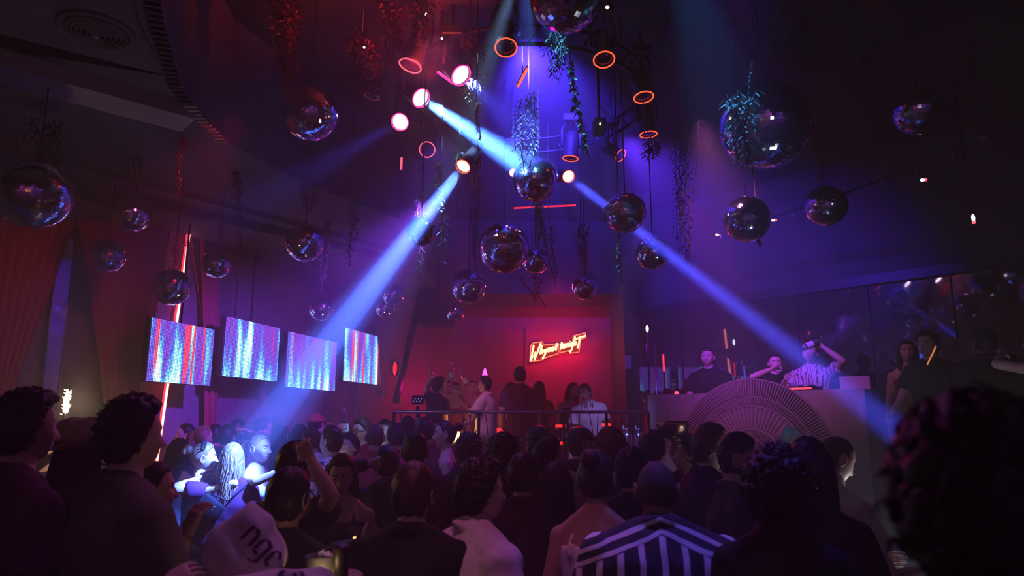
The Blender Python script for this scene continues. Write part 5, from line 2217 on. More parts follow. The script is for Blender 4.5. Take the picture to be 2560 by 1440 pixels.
mb.add(*ellipsoid((0, -.05, -.02), (.028, .028, .028)))
obj('lens_dome', mb, M['black_plastic'], cm)
mb = MB()
mb.add(*tube([(0, 0, .02), (0, 0, CEIL - p.z)], .01, 6))
obj('bracket', mb, M['black_metal'], cm)

# ------------------------------------------------------------------ hanging vines


def leaf_mesh(name, L, W, mat, bend=.18):
    me = bpy.data.meshes.new(name)
    v = [(0, 0, 0), (-W * .42, L * .32, -bend * L * .2), (0, L * .36, bend * L * .15), (W * .42, L * .32, -bend * L * .2), (-W * .40, L * .65, -bend * L * .45),
         (0, L * .70, -bend * L * .15), (W * .40, L * .65, -bend * L * .45), (0, L, -bend * L)]
    f = [(0, 2, 1), (0, 3, 2), (1, 2, 5, 4), (2, 3, 6, 5), (4, 5, 7), (5, 6, 7)]
    me.from_pydata(v, [], f)
    me.materials.append(mat)
    return me


LEAFV = np.array([(0, 0, 0), (-.42, .36, -.05), (.42, .36, -.05), (0, 1, -.18), (0, .4, .05)])
LEAFF = [(0, 2, 4), (2, 3, 4), (3, 1, 4), (1, 0, 4)]


def leaf_frames(path, n, r0, vr, droop, spread):
    """stations for leaves around a drooping path"""
    out = []
    m = len(path)
    for i in range(n):
        u = (i + vr.random()) / n
        p = path[min(int(u * (m - 1)), m - 2)].lerp(path[min(int(u * (m - 1)) + 1, m - 1)], (u * (m - 1)) % 1)
        a = i * 2.4 + vr.uniform(-.5, .5)
        d = Vector((math.cos(a), math.sin(a), -droop + vr.uniform(-.3, .3))).normalized()
        out.append((p + Vector((math.cos(a), math.sin(a), 0)) * r0 * vr.random() * (1 - .5 * u), d, u))
    return out


def vine(label, top, bot, d, n, L, W, mat, spread=.03, strands=3, droop=.8, singles=False, group='hanging vines', taper=.5, seed=0, wide=.0, upper=CEIL):
    """top, bot: picture points; hangs from the ceiling at depth d"""
    vr = random.Random(seed * 31 + int(top[0]) + n)
    A, B = PD(*top, d), PD(*bot, d)
    t = thing('hanging_vine', label, 'vine', A, 0, group)
    stems = MB()
    paths = []
    for s in range(strands):
        ox, oy = vr.gauss(0, spread), vr.gauss(0, spread)
        endu = 1.0 if s == 0 else vr.uniform(.55, .95)
        ph = vr.uniform(0, 6)
        path = []
        for i in range(12):
            u = i / 11 * endu
            p = (B - A) * u
            sw = spread * .8 * math.sin(u * 5 + ph)
            path.append(Vector((p.x + ox * (1 - taper * u) + sw, p.y + oy * (1 - taper * u) + sw * .6, p.z)))
        stems.add(*tube([q[:] for q in path], .0035, 4))
        paths.append(path)
    if A.z < upper:
        stems.add(*tube([(0, 0, 0), (0, 0, (upper - A.z) / 2), (0, 0, upper - A.z)], .006, 5))
    obj('stem', stems, M['stem'], t)
    bulk = MB()
    lm = leaf_mesh('leaf', L, W, M[mat]) if singles else None
    for s, path in enumerate(paths):
        for p, dv, u in leaf_frames(path, max(3, n // strands), wide, vr, droop, spread):
            k = vr.uniform(.7, 1.15) * (1 - .35 * u ** 3)
            x = dv.cross(Vector((0, 0, 1)))
            if x.length < .05:
                x = Vector((1, 0, 0))
            x.normalize()
            roll = vr.uniform(-.6, .6)
            z = x.cross(dv)
            x, z = x * math.cos(roll) + z * math.sin(roll), z * math.cos(roll) - x * math.sin(roll)
            if singles:
                o = bpy.data.objects.new('leaf', lm)
                COL.objects.link(o)
                o.parent = t
                o.matrix_local = Matrix(((x.x * k, dv.x * k, z.x * k, p.x), (x.y * k, dv.y * k, z.y * k, p.y), (x.z * k, dv.z * k, z.z * k, p.z), (0, 0, 0, 1)))
            else:
                B3 = np.array([x[:], dv[:], z[:]])
                bulk.add((LEAFV * np.array([W, L, L]) * k) @ B3 + np.array(p[:]), LEAFF)
    if bulk.n:
        o = obj('leaves', bulk, M[mat], t, False)
        o['kind'] = 'stuff'
    return t


bl = beam_depth(LA, LB, 1112, 470)
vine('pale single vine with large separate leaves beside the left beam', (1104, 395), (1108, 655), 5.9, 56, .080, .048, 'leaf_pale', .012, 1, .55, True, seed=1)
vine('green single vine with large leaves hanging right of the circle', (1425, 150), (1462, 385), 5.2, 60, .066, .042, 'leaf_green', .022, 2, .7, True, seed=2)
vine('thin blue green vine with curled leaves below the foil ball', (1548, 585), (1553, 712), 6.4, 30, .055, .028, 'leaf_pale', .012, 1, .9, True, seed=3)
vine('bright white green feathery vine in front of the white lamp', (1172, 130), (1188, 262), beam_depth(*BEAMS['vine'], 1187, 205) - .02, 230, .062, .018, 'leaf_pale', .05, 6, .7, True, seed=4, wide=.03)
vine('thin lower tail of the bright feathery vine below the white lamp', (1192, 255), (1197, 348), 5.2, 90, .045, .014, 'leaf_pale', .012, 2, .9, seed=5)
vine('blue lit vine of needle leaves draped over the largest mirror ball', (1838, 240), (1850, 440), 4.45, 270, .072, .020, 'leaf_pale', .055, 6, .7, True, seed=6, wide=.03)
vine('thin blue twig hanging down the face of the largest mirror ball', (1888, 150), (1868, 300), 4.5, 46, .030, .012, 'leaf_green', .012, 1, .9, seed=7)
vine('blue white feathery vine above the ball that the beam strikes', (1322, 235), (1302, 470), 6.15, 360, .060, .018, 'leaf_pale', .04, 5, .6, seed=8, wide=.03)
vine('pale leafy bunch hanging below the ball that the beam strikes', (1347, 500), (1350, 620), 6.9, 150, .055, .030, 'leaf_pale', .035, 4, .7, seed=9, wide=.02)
vine('red lit bushy vine above the mirror ball at upper left', (705, -10), (742, 275), 5.2, 620, .065, .034, 'leaf_red', .06, 7, .5, seed=10, wide=.05)
vine('red lit feathery vine above the dull pink ring', (1010, 0), (1012, 165), 4.9, 460, .060, .022, 'leaf_red', .06, 6, .6, seed=11, wide=.04)
vine('red lit vine hanging beside the dim grey ring', (905, 90), (898, 270), 5.1, 400, .060, .028, 'leaf_red', .05, 6, .6, seed=12, wide=.04)
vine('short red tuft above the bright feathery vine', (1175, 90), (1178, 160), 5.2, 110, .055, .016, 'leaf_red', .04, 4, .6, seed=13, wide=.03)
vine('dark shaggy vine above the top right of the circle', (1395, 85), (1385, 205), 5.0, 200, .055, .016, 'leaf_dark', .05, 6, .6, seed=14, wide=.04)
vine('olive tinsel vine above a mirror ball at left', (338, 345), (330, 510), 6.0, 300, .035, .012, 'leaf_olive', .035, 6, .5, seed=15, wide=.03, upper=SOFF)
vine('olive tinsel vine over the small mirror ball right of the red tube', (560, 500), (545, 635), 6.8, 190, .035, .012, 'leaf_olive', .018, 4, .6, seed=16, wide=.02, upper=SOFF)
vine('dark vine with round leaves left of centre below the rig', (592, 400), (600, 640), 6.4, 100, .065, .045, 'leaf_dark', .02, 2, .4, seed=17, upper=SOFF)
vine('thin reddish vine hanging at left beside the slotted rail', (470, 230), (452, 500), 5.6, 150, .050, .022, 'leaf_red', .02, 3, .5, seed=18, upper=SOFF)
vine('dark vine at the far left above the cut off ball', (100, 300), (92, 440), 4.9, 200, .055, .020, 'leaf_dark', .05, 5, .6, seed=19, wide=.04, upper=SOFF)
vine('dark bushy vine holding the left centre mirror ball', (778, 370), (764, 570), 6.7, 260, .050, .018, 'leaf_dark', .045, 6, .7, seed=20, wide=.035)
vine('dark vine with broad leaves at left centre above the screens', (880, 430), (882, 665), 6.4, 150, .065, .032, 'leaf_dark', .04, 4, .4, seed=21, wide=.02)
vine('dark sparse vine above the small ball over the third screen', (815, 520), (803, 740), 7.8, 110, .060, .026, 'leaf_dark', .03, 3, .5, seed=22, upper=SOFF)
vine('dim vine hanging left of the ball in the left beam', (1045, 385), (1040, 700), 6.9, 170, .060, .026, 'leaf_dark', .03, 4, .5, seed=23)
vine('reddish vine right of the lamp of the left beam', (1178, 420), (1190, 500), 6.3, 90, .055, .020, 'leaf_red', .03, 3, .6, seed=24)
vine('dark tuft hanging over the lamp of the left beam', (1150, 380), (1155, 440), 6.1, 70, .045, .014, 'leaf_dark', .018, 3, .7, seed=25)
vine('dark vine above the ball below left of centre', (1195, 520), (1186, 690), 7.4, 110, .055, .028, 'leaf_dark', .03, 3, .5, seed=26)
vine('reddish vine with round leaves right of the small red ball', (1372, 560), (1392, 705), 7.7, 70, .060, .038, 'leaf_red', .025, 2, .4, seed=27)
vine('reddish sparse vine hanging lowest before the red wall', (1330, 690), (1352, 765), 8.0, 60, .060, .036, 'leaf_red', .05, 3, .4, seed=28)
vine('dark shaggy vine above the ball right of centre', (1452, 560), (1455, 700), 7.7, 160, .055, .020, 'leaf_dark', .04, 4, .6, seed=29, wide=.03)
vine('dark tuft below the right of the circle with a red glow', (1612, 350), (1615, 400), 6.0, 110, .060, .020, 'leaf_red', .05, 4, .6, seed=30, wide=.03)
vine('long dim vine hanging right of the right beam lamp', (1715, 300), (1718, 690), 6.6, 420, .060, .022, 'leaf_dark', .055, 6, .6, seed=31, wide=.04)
vine('reddish vine above the largest mirror ball', (1842, 20), (1850, 195), 4.9, 260, .050, .020, 'leaf_red', .05, 6, .6, seed=32, wide=.04)
vine('dim reddish vine hanging right of the largest mirror ball', (2040, 230), (2050, 480), 6.2, 240, .055, .020, 'leaf_red', .035, 4, .6, seed=33, wide=.03)
vine('dark leafy clump hanging at the top right of the largest ball', (2020, 20), (2010, 210), 4.8, 300, .055, .024, 'leaf_dark', .10, 7, .4, seed=34, wide=.06)
vine('dark leafy clump under the ceiling right of the top ball', (1745, 10), (1740, 95), 5.0, 200, .055, .026, 'leaf_dark', .08, 5, .3, seed=35, wide=.06)
vine('red tinted garland at the top right corner', (2180, -40), (2190, 55), 4.9, 120, .055, .022, 'leaf_red', .05, 4, .5, seed=36, wide=.03)
vine('dark thin twig hanging right of the largest ball at top', (2185, 90), (2140, 175), 5.0, 60, .045, .018, 'leaf_dark', .02, 2, .5, seed=37)
vine('dim vine tip below the mirror ball right of centre', (1895, 590), (1898, 615), 6.2, 24, .045, .02, 'leaf_red', .01, 1, .6, seed=38, upper=4.0)
vine('dark tinsel over the ball in front of the red tube', (445, 590), (432, 690), 6.5, 150, .05, .016, 'leaf_red', .035, 4, .6, seed=39, wide=.02, upper=SOFF)

# ------------------------------------------------------------------ lamps on the wall behind the camera, seen in the mirror balls
rl_ = thing('ring_lamp', 'orange ring lamp on the rear wall mirrored in the balls', 'lamp', (-1.1, -2.38, 2.9))
mb = MB()
mb.add(*torus(.42, .03, 40, 8, (0, 1, 0)))
obj('tube', mb, emat('ring_lamp_glow', (1.0, .32, .05), 2.0, False), rl_)
mb = MB()
mb.add(*torus(.42, .034, 40, 8, (0, 1, 0), (0, -.03, 0)))
obj('frame', mb, M['black_metal'], rl_)
for i, (x, y, z) in enumerate(((1.6, .6, 3.4), (-2.4, .2, 3.3), (3.4, 1.2, 3.4), (.2, -1.4, 3.2), (-3.8, 1.6, 3.2))):
    t_ = thing('pendant_lamp', 'small white pendant lamp behind the camera, number %s from the ring lamp wall' % ('one', 'two', 'three', 'four', 'five')[i], 'lamp', (x, y, z), 0, 'pendant lamps behind the camera')
    t_['label'] = ('white pendant lamp hanging closest to the camera on its right', 'white pendant lamp behind the camera towards the left wall', 'white pendant lamp over the bar side of the room', 'white pendant lamp closest to the rear wall', 'white pendant lamp closest to the left wall')[i]
    mb = MB()
    mb.add(*ellipsoid((0, 0, 0), (.07, .07, .08), 16, 10))
    obj('bulb', mb, M['white_spark'], t_)
    mb = MB()
    mb.add(*lathe([(.12, .02), (.10, .10), (.03, .16), (.012, .17), (.012, CEIL - z)], 20, caps=False))
    obj('shade', mb, M['black_metal'], t_)

# ------------------------------------------------------------------ the people
G1, G2, G3, G4 = 'people on the dance floor', 'people on the raised lounge', 'people behind the booth', 'people near the camera'
P_ = person
# --- near the camera
P_('big', 'blurred dark person filling the lower right corner, closest to the camera', 2465, 1300, 0.84, 15, 'long', 'black', hair='mop', skin=1, group=G4, build=1.15, near=True)
P_('tall', 'tall dark haired man in an olive shirt before the red light tube', 334, 1090, 2.55, 38, 'shirt', 'olive', hair='curly', skin=0, group=G4, R_=(.05, .25, -.45))
P_('leftcurl', 'curly haired person at far left before the sparkler', 66, 1072, 2.6, 35, 'tee', 'plum', hair='mop', skin=1, group=G4)
P_('edge', 'person in a dark blue shirt cut off by the left edge', -34, 1110, 3.3, 10, 'tee', 'navy', hair='short', skin=1, group=G4)
P_('hatgirl', 'long haired woman wearing a straw cowboy hat at left', 198, 1140, 3.3, 12, 'tank', 'purple', hair='long', hc='black', female=True, skin=1, group=G4)
P_('redback', 'dark haired woman with a bare red lit arm in front of the tall man', 380, 1225, 3.0, 55, 'strapless', 'black', 'skirt', 'black', 'bun', 'black', 0, True, R_=('px', 470, 1335, 2.7), group=G4)
P_('hoodie', 'person in a pale hoodie with black gothic letters, hood up', 606, 1402, 2.2, -36, 'hoodie', 'hoodie', hair='hood', skin=0, group=G4, lean=34, hpitch=20, folds=2.2, L_=('px', 400, 1475, 2.0), R_=('px', 545, 1500, 1.9), build=1.2)
P_('darkman', 'dark haired man in black beside the pale hoodie', 722, 1248, 2.8, 15, 'tee', 'black', hair='short', skin=1, group=G4, build=0.98)
P_('scratch', 'man with his hand raised to his hair behind the dark haired man', 738, 1168, 3.6, 30, 'tee', 'black', hair='short', skin=0, R_=('px', 776, 1148, 3.42, 828, 1240, 3.35), group=G4, curlR=.9, pole=(.25, .6, -.8))
P_('paletee', 'man in a pale pink t-shirt with bowl cut hair facing right', 1205, 1230, 2.85, 62, 'tee', 'palepink', hair='mop', skin=0, group=G4, build=1.2)
P_('blackmass', 'brown haired person in a wide black shirt left of the pale pink t-shirt', 1034, 1236, 2.8, 10, 'tee', 'black', hair='short', hc='brown', skin=0, group=G4, build=1.08)
P_('stripe', 'man in a black and white striped shirt with a shaved head', 1642, 1228, 2.75, 8, 'shirt', 'striped', hair='buzz', skin=2, group=G4, build=1.25, lean=18, hpitch=12)
P_('strapwoman', 'woman with a bare back, white top straps and gathered dark hair', 1492, 1195, 3.05, 20, 'tank', 'white', hair='bun', hc='brown', female=True, skin=1, group=G4, hpitch=10)
P_('bigcurl', 'woman with very big curly dark hair and a bare blue lit arm', 1945, 1225, 2.45, 25, 'tee', 'black', hair='afro', hc='black', female=True, skin=0, group=G4)
P_('crop', 'long haired woman in a black crop top with a bare waist', 2022, 1172, 2.9, 40, 'crop', 'black', 'jeans', 'black', 'long', 'black', 0, True, R_=(.12, .12, -.50), group=G4)
P_('phoneman', 'man with cropped hair looking down, his face lit white from the bar', 2088, 1148, 3.6, 82, 'tee', 'cream', hair='buzz', skin=0, hpitch=26, R_=(.0, .32, -.24), L_=(.02, .34, -.26), group=G4, curlR=.9, eyes=False)
# --- right half of the floor
P_('beardman', 'bearded man in a dark shirt looking down right before the wooden fan', 1842, 1146, 3.6, 98, 'tee', 'charcoal', hair='fade', skin=1, beard=True, hpitch=14, R_=(.02, .34, -.20), group=G1, eyes=True)
P_('redhair', 'man with red lit hair in a dark jacket, a pale lit face turned right', 1776, 1117, 4.1, 84, 'long', 'navy', hair='short', hc='auburn', skin=0, hpitch=6, R_=(-.16, .30, -.16), curlR=.9, group=G1, eyes=True)
P_('bald', 'bald man with a blue lit head before the right of the fan', 1978, 1110, 5.0, 70, 'tee', 'black', hair='none', skin=2, hpitch=-6, group=G1, eyes=True)
P_('waiter', 'man turned left holding a copper bowl overhead', 1722, 1135, 4.7, -70, 'tee', 'maroon', hair='short', skin=1, R_=('px', 1692, 1100, 4.65), group=G1, curlR=.3, eyes=True)
P_('dark1', 'dark haired man below the gas cylinders', 1632, 1122, 5.1, 25, 'tee', 'black', hair='short', skin=1, group=G1)
P_('dark2', 'long haired person in black left of the shaved head', 1578, 1178, 3.7, 5, 'tee', 'black', hair='short', skin=1, group=G1)
P_('curlred', 'person whose curly hair is rimmed in red light', 1527, 1122, 5.4, 5, 'tee', 'black', hair='afro', hc='auburn', skin=1, group=G1)
P_('cap1', 'man in a dark cap turned right before the seated couple', 1452, 1112, 5.5, 70, 'tee', 'black', hair='cap', skin=1, group=G1)
P_('cap2', 'man in a dark cap and glowing pink t-shirt', 1347, 1113, 5.0, -10, 'tee', 'pink', hair='cap', skin=0, group=G1, build=1.1)
P_('prof2', 'dark haired man looking right beside the glowing pink t-shirt', 1372, 1145, 4.4, 62, 'tee', 'black', hair='short', skin=1, group=G1)
P_('longdark', 'woman with straight dark hair right of the pale pink t-shirt', 1390, 1212, 3.7, 15, 'tank', 'plum', hair='long', hc='black', female=True, skin=0, group=G1)
P_('mid1', 'person with thick dark hair behind the pale pink t-shirt', 1258, 1143, 4.2, 0, 'tee', 'black', hair='mop', skin=1, group=G1)
P_('mid2', 'short man in black between the two pink shirts', 1310, 1190, 3.75, 20, 'tee', 'plum', hair='short', skin=1, group=G1)
# --- centre and left of the floor
P_('ears', 'man in a black t-shirt seen from behind below the lounge railing', 1037, 1130, 4.6, -5, 'tee', 'black', hair='fade', hc='black', skin=0, group=G1, build=1.12)
P_('lookdown', 'woman in a black strap top looking down towards the camera', 854, 1185, 4.1, 172, 'tank', 'black', 'skirt', 'black', 'long', 'black', 0, True, hpitch=22, group=G1, eyes=True)
P_('handup', 'man in dark blue with a red lit hand raised', 965, 1160, 4.9, -30, 'long', 'navy', hair='short', skin=1, L_=('px', 926, 1160, 4.8), group=G1)
P_('print', 'blue lit man in a printed white shirt turned left', 828, 1106, 5.8, -62, 'shirt', 'printed', hair='fade', hc='brown', skin=0, group=G1)
P_('behindprint', 'man with cropped hair beside the printed white shirt', 778, 1100, 6.5, -50, 'tee', 'white', hair='buzz', skin=1, group=G1)
P_('blonde', 'blue lit blonde woman in a white strapless top facing right', 650, 1121, 5.85, 108, 'strapless', 'white', 'skirt', 'white', 'ponytail', 'blonde', 0, True, R_=('px', 722, 1168, 5.5), L_=(.1, .28, -.30), group=G1, eyes=True)
P_('wavy', 'woman with long wavy blue lit hair seen from behind', 580, 1147, 5.55, -8, 'tee', 'plum', 'skirt', 'plum', 'wavy', 'darkblonde', 0, True, L_=('px', 500, 1195, 5.5), group=G1)
P_('hug', 'woman in blue jeans with combed up hair leaning on the wavy haired woman', 510, 1144, 5.6, 62, 'tank', 'black', 'jeans', 'denim', 'bun', 'darkblonde', 0, True, side=8, R_=('px', 552, 1185, 5.6), group=G1)
P_('darklong', 'woman with long dark hair left of the hugging women', 446, 1132, 6.1, 10, 'tank', 'charcoal', 'jeans', 'denim', 'long', 'black', 0, True, group=G1)
P_('facekid', 'man with a lit face looking left behind the dark long hair', 463, 1090, 7.9, -112, 'shirt', 'white', hair='fade', skin=0, group=G1, hpitch=-6, eyes=True)
P_('pony', 'woman with a pale ponytail behind the hugging women', 508, 1094, 7.7, 35, 'tee', 'plum', 'skirt', 'black', 'ponytail', 'darkblonde', 0, True, group=G1)
P_('bk1', 'dark head between the ponytail and the hair clip', 538, 1090, 8.3, -10, 'tee', 'maroon', hair='short', skin=1, group=G1)
P_('bk2', 'dark head left of the white hair clip', 568, 1092, 7.9, 8, 'tee', 'black', hair='short', skin=1, group=G1)
P_('bk3', 'faint dark head highest behind the white hair clip', 594, 1076, 8.4, 0, 'tee', 'black', hair='short', skin=1, group=G1)
P_('clip', 'dark haired woman wearing a white hair clip', 608, 1106, 7.5, -12, 'tank', 'black', 'skirt', 'black', 'bun', 'black', 0, True, group=G1)
P_('bk4', 'dark haired person behind the blonde woman with a raised hand', 655, 1074, 8.3, 35, 'tee', 'plum', hair='short', skin=1, L_=('px', 632, 1084, 8.1), group=G1)
P_('bk5', 'long dark haired woman right of the blonde woman', 702, 1092, 7.7, 5, 'tank', 'plum', 'skirt', 'black', 'long', 'black', 0, True, group=G1)
P_('bk6', 'red lit bald head far back behind the long dark hair', 694, 1062, 9.2, -30, 'tee', 'maroon', hair='buzz', skin=0, group=G1)
P_('bk7', 'dark haired person left of the cropped haired man', 748, 1094, 7.3, -25, 'tee', 'plum', hair='short', skin=1, group=G1)
P_('redcap', 'person in a red lit cap behind the printed white shirt', 792, 1064, 8.5, 20, 'tee', 'maroon', hair='cap', skin=0, group=G1)
P_('bottler', 'person raising a red lit bottle over the printed white shirt', 860, 1088, 7.7, -20, 'tee', 'maroon', hair='short', skin=0, L_=('px', 844, 1070, 7.6), group=G1, curlL=1.1)
P_('glasses', 'woman with a white lit face and glasses looking left', 906, 1078, 7.2, -125, 'tee', 'red', hair='short', hc='brown', skin=0, female=True, R_=(-.16, .30, -.16), curlR=.9, group=G1, eyes=True, hpitch=8)
P_('redshirt', 'man in a dull red shirt right of the woman with glasses', 938, 1094, 6.5, 0, 'tee', 'red', hair='buzz', skin=1, group=G1, build=1.1)
P_('lit2', 'person with a white lit face in the centre back', 962, 1080, 7.9, -150, 'tee', 'charcoal', hair='short', skin=0, R_=(-.16, .30, -.16), curlR=.9, group=G1, eyes=True)
P_('bk8', 'dark head just right of the white lit face in the centre', 990, 1092, 7.1, -20, 'tee', 'maroon', hair='short', skin=1, group=G1)
P_('bk9', 'dark head below the white box on the lounge edge', 1018, 1072, 7.7, 8, 'tee', 'black', hair='short', skin=1, group=G1)
P_('bk10', 'dark head left of the woman before the lantern', 1062, 1078, 7.0, -25, 'tee', 'maroon', hair='short', skin=1, group=G1)
P_('bk11', 'red lit person behind the dark heads below the console', 1086, 1074, 8.3, 150, 'tee', 'red', hair='short', skin=0, group=G1)
P_('thinlit', 'woman with a thin lit profile facing left before the lantern', 1112, 1086, 6.6, -92, 'tank', 'black', 'skirt', 'black', 'bun', 'black', 0, True, group=G1, eyes=True)
P_('bk12', 'dark curly head under the lantern', 1172, 1128, 5.4, -5, 'tee', 'black', hair='curly', skin=1, group=G1)
P_('phoneside', 'person looking at a bright phone left of the raised red hand', 872, 1118, 6.6, -140, 'tee', 'black', hair='short', skin=0, R_=(-.16, .30, -.16), curlR=.9, group=G1, eyes=True)
# --- raised lounge
P_('l_dark', 'man in dark blue raising a bottle at the left of the lounge', 1098, 965, 9.6, 55, 'tee', 'navy', hair='mop', skin=0, floor=LZ, L_=('px', 1078, 948, 9.7), group=G2, curlL=1.1, eyes=False)
P_('l_face', 'red lit woman looking out behind the man in dark blue', 1119, 970, 10.6, 150, 'tank', 'red', 'skirt', 'black', 'bun', 'black', 0, True, floor=LZ, group=G2)
P_('l_arms', 'red lit woman in a dress holding a bottle straight up', 1139, 975, 10.1, 165, 'dress', 'red', 'skirt', 'red', 'bun', 'black', 0, True, floor=LZ, R_=('px', 1121, 945, 10.0), group=G2, curlR=1.1)
P_('l_arms2', 'red lit woman raising a bottle beside the white t-shirt', 1180, 970, 10.5, 172, 'tank', 'maroon', 'skirt', 'maroon', 'ponytail', 'brown', 0, True, floor=LZ, R_=('px', 1160, 938, 10.0), group=G2, curlR=1.1)
P_('l_white', 'man in a white t-shirt and glowing pink party hat facing left', 1212, 962, 9.35, -72, 'tee', 'white', 'trousers', 'grey', 'short', 'black', 0, floor=LZ, L_=(.05, .34, -.36), R_=('px', 1185, 1032, 9.2), group=G2, build=1.05, eyes=True)
P_('l_mid', 'woman with dark hair left of the man in dark by the neon', 1278, 975, 10.4, 100, 'tank', 'maroon', 'skirt', 'black', 'long', 'black', 0, True, floor=LZ, group=G2)
P_('l_back', 'tall man in dark clothes seen from behind on the lounge', 1300, 940, 9.9, 8, 'tee', 'plum', 'trousers', 'charcoal', 'short', 'black', 0, floor=LZ, group=G2)
P_('l_hair', 'long haired woman in dark clothes right of the tall man', 1348, 972, 10.3, 20, 'tee', 'maroon', 'skirt', 'maroon', 'long', 'brown', 0, True, floor=LZ, group=G2)
P_('l_sit1', 'seated woman with red rimmed hair leaning towards the man in white', 1432, 978, 10.1, 150, 'tank', 'black', 'trousers', 'purple', 'wavy', 'auburn', 0, True, sit=(.02, -.02, .02), side=-14, group=G2, eyes=False)
P_('l_sit2', 'seated man in a white lettered t-shirt and white trousers', 1463, 982, 9.75, 200, 'tee', 'white', 'trousers', 'white', 'short', 'black', 0, sit=(.12, -.06, .06), lean=14, side=8, hyaw=20, hpitch=10, group=G2, eyes=False, folds=.5)
# --- booth
P_('d1', 'man in a black t-shirt behind the left of the booth looking left', 1770, 894, 9.15, 212, 'tee', 'black', hair='short', skin=0, floor=DZ, R_=(.02, .30, -.38), group=G3, eyes=True)
P_('d2', 'man in black behind the booth with a hand at his mouth', 1938, 908, 8.55, 190, 'tee', 'black', hair='short', skin=0, floor=DZ, R_=('px', 1930, 922, 8.35), group=G3, curlR=.8, eyes=True)
P_('d3', 'man in a swirl printed t-shirt behind the booth drinking from a bottle', 2026, 885, 8.25, 220, 'tee', 'swirl', hair='short', skin=0, floor=DZ, L_=('px', 2056, 866, 8.0), R_=('px', 1962, 952, 8.0), hpitch=-18, group=G3, curlL=1.0, eyes=True)
P_('d4', 'dim woman beside the dark shirted man right of the booth', 2268, 880, 6.9, 205, 'tank', 'maroon', hair='long', hc='black', female=True, skin=1, floor=DZ, group=G3)
P_('d5', 'man in a black t-shirt with thick hair turned left, right of the booth', 2318, 862, 6.3, 238, 'tee', 'black', hair='mop', skin=0, floor=DZ, R_=(.05, .32, -.40), group=G3, eyes=True)
P_('d6', 'large dark man seen from behind at the far right', 2462, 856, 5.3, 20, 'tee', 'black', hair='short', skin=1, floor=DZ, group=G3, build=1.15)
P_('d7', 'person with a red lit arm cut off by the right edge', 2600, 850, 4.7, -40, 'tank', 'maroon', hair='short', skin=0, floor=DZ, group=G3, L_=('px', 2505, 885, 4.9))

# ------------------------------------------------------------------ what people wear and hold


def head_frame(key):
    p = PEOPLE[key]
    m = Matrix.Translation(p['rootloc']) @ p['rot'] @ Matrix.Translation(Vector(p['hcw'])) @ Matrix([list(r) + [0] for r in p['Hm'].tolist()] + [[0, 0, 0, 1]])
    return m @ Matrix.Scale(p['hs'], 4)


def wear(name, label, cat, key, parts, group=None):
    """something worn on a head: parts [(name, MB, mat)] in head space"""
    m = head_frame(key)
    t = thing(name, label, cat, (0, 0, 0), 0, group)
    t.matrix_world = m
    for n_, mb, mt in parts:
        obj(n_, mb, mt, t)
    return t


# cowboy hat
cr = MB()
cr.add(*tube([(0, 0, .040), (0, 0, .075), (0, 0, .12), (0, 0, .155), (0, 0, .172), (0, 0, .172)], [.112, .110, .100, .085, .05, .004], 28, flat=1.0))
for i in range(len(cr.v)):
    a_ = cr.v[i]
    a_[:, 1] *= 1.12
    a_[:, 2] -= .03 * np.exp(-(a_[:, 0] / .03) ** 2) * (a_[:, 2] > .14)
br = MB()
vs, fs = [], []
for i in range(48):
    t_ = 2 * PI * i / 48
    for r_, dz_ in ((.105, .042), (.14, .036), (.185, .045), (.205, .052), (.205, .058), (.185, .051), (.14, .042), (.105, .050)):
        cx, cy = math.sin(t_), math.cos(t_)
        vs.append((r_ * cx, r_ * cy * 1.15, dz_ + .085 * (abs(cx) ** 2.4) * ((r_ - .105) / .1) - .02 * (cy ** 2) * ((r_ - .105) / .1)))
for i in range(48):
    for j in range(8):
        a_, b_ = i * 8 + j, i * 8 + (j + 1) % 8
        c_ = ((i + 1) % 48) * 8
        fs.append((a_, c_ + j, c_ + (j + 1) % 8, b_))
br.add(vs, fs)
bd = MB()
bd.add(*lathe([(.111, .048), (.115, .05), (.113, .068), (.109, .07)], 28, caps=False))
bd.v[0][:, 1] *= 1.12
wear('cowboy_hat', 'straw cowboy hat worn by the long haired woman at left', 'hat', 'hatgirl', [('crown', cr, M['ivory']), ('brim', br, M['ivory']), ('band', bd, M['black_plastic'])])
for key, mt, lab in (('cap1', 'black_plastic', 'dark cap with the brim to the right before the seated couple'), ('cap2', 'black_plastic', 'dark cap worn above the glowing pink t-shirt'),
                     ('redcap', 'leaf_red', 'red lit cap at the back above the cropped haired man')):  # red light put into the colour of the last cap
    c_ = MB()
    v, f = ellipsoid((0, -.004, .035), (.092, .112, .098), 24, 14)
    v[:, 2] = np.maximum(v[:, 2], .036)
    c_.add(v, f)
    b_ = MB()
    vs = []
    for i in range(13):
        a = -1.1 + 2.2 * i / 12
        for r_, z_ in ((.085, .040), (.165, .026), (.165, .031), (.085, .046)):
            vs.append((r_ * math.sin(a) * .95, .012 + r_ * math.cos(a) * 1.08, z_ - .012 * (a * a)))
    fs = []
    for i in range(12):
        for j in range(4):
            fs.append((i * 4 + j, i * 4 + (j + 1) % 4, i * 4 + 4 + (j + 1) % 4, i * 4 + 4 + j))
    fs += [(0, 3, 2, 1), (48, 49, 50, 51)]
    b_.add(vs, fs)
    wear('baseball_cap', lab, 'cap', key, [('crown', c_, M[mt]), ('visor', b_, M[mt])], 'caps')
# glowing party hat
h_ = MB()
h_.add(*tube([(0, 0, .125), (0, 0, .16), (0, 0, .20), (0.004, 0, .235)], [.042, .032, .022, .008], 16))
b_ = MB()
b_.add(*lathe([(.044, .118), (.048, .122), (.044, .132), (.040, .13)], 20, caps=False))
wear('party_hat', 'glowing pink cone party hat of the man in the white t-shirt', 'hat', 'l_white', [('cone', h_, M['pink_glow']), ('band', b_, M['black_plastic'])])
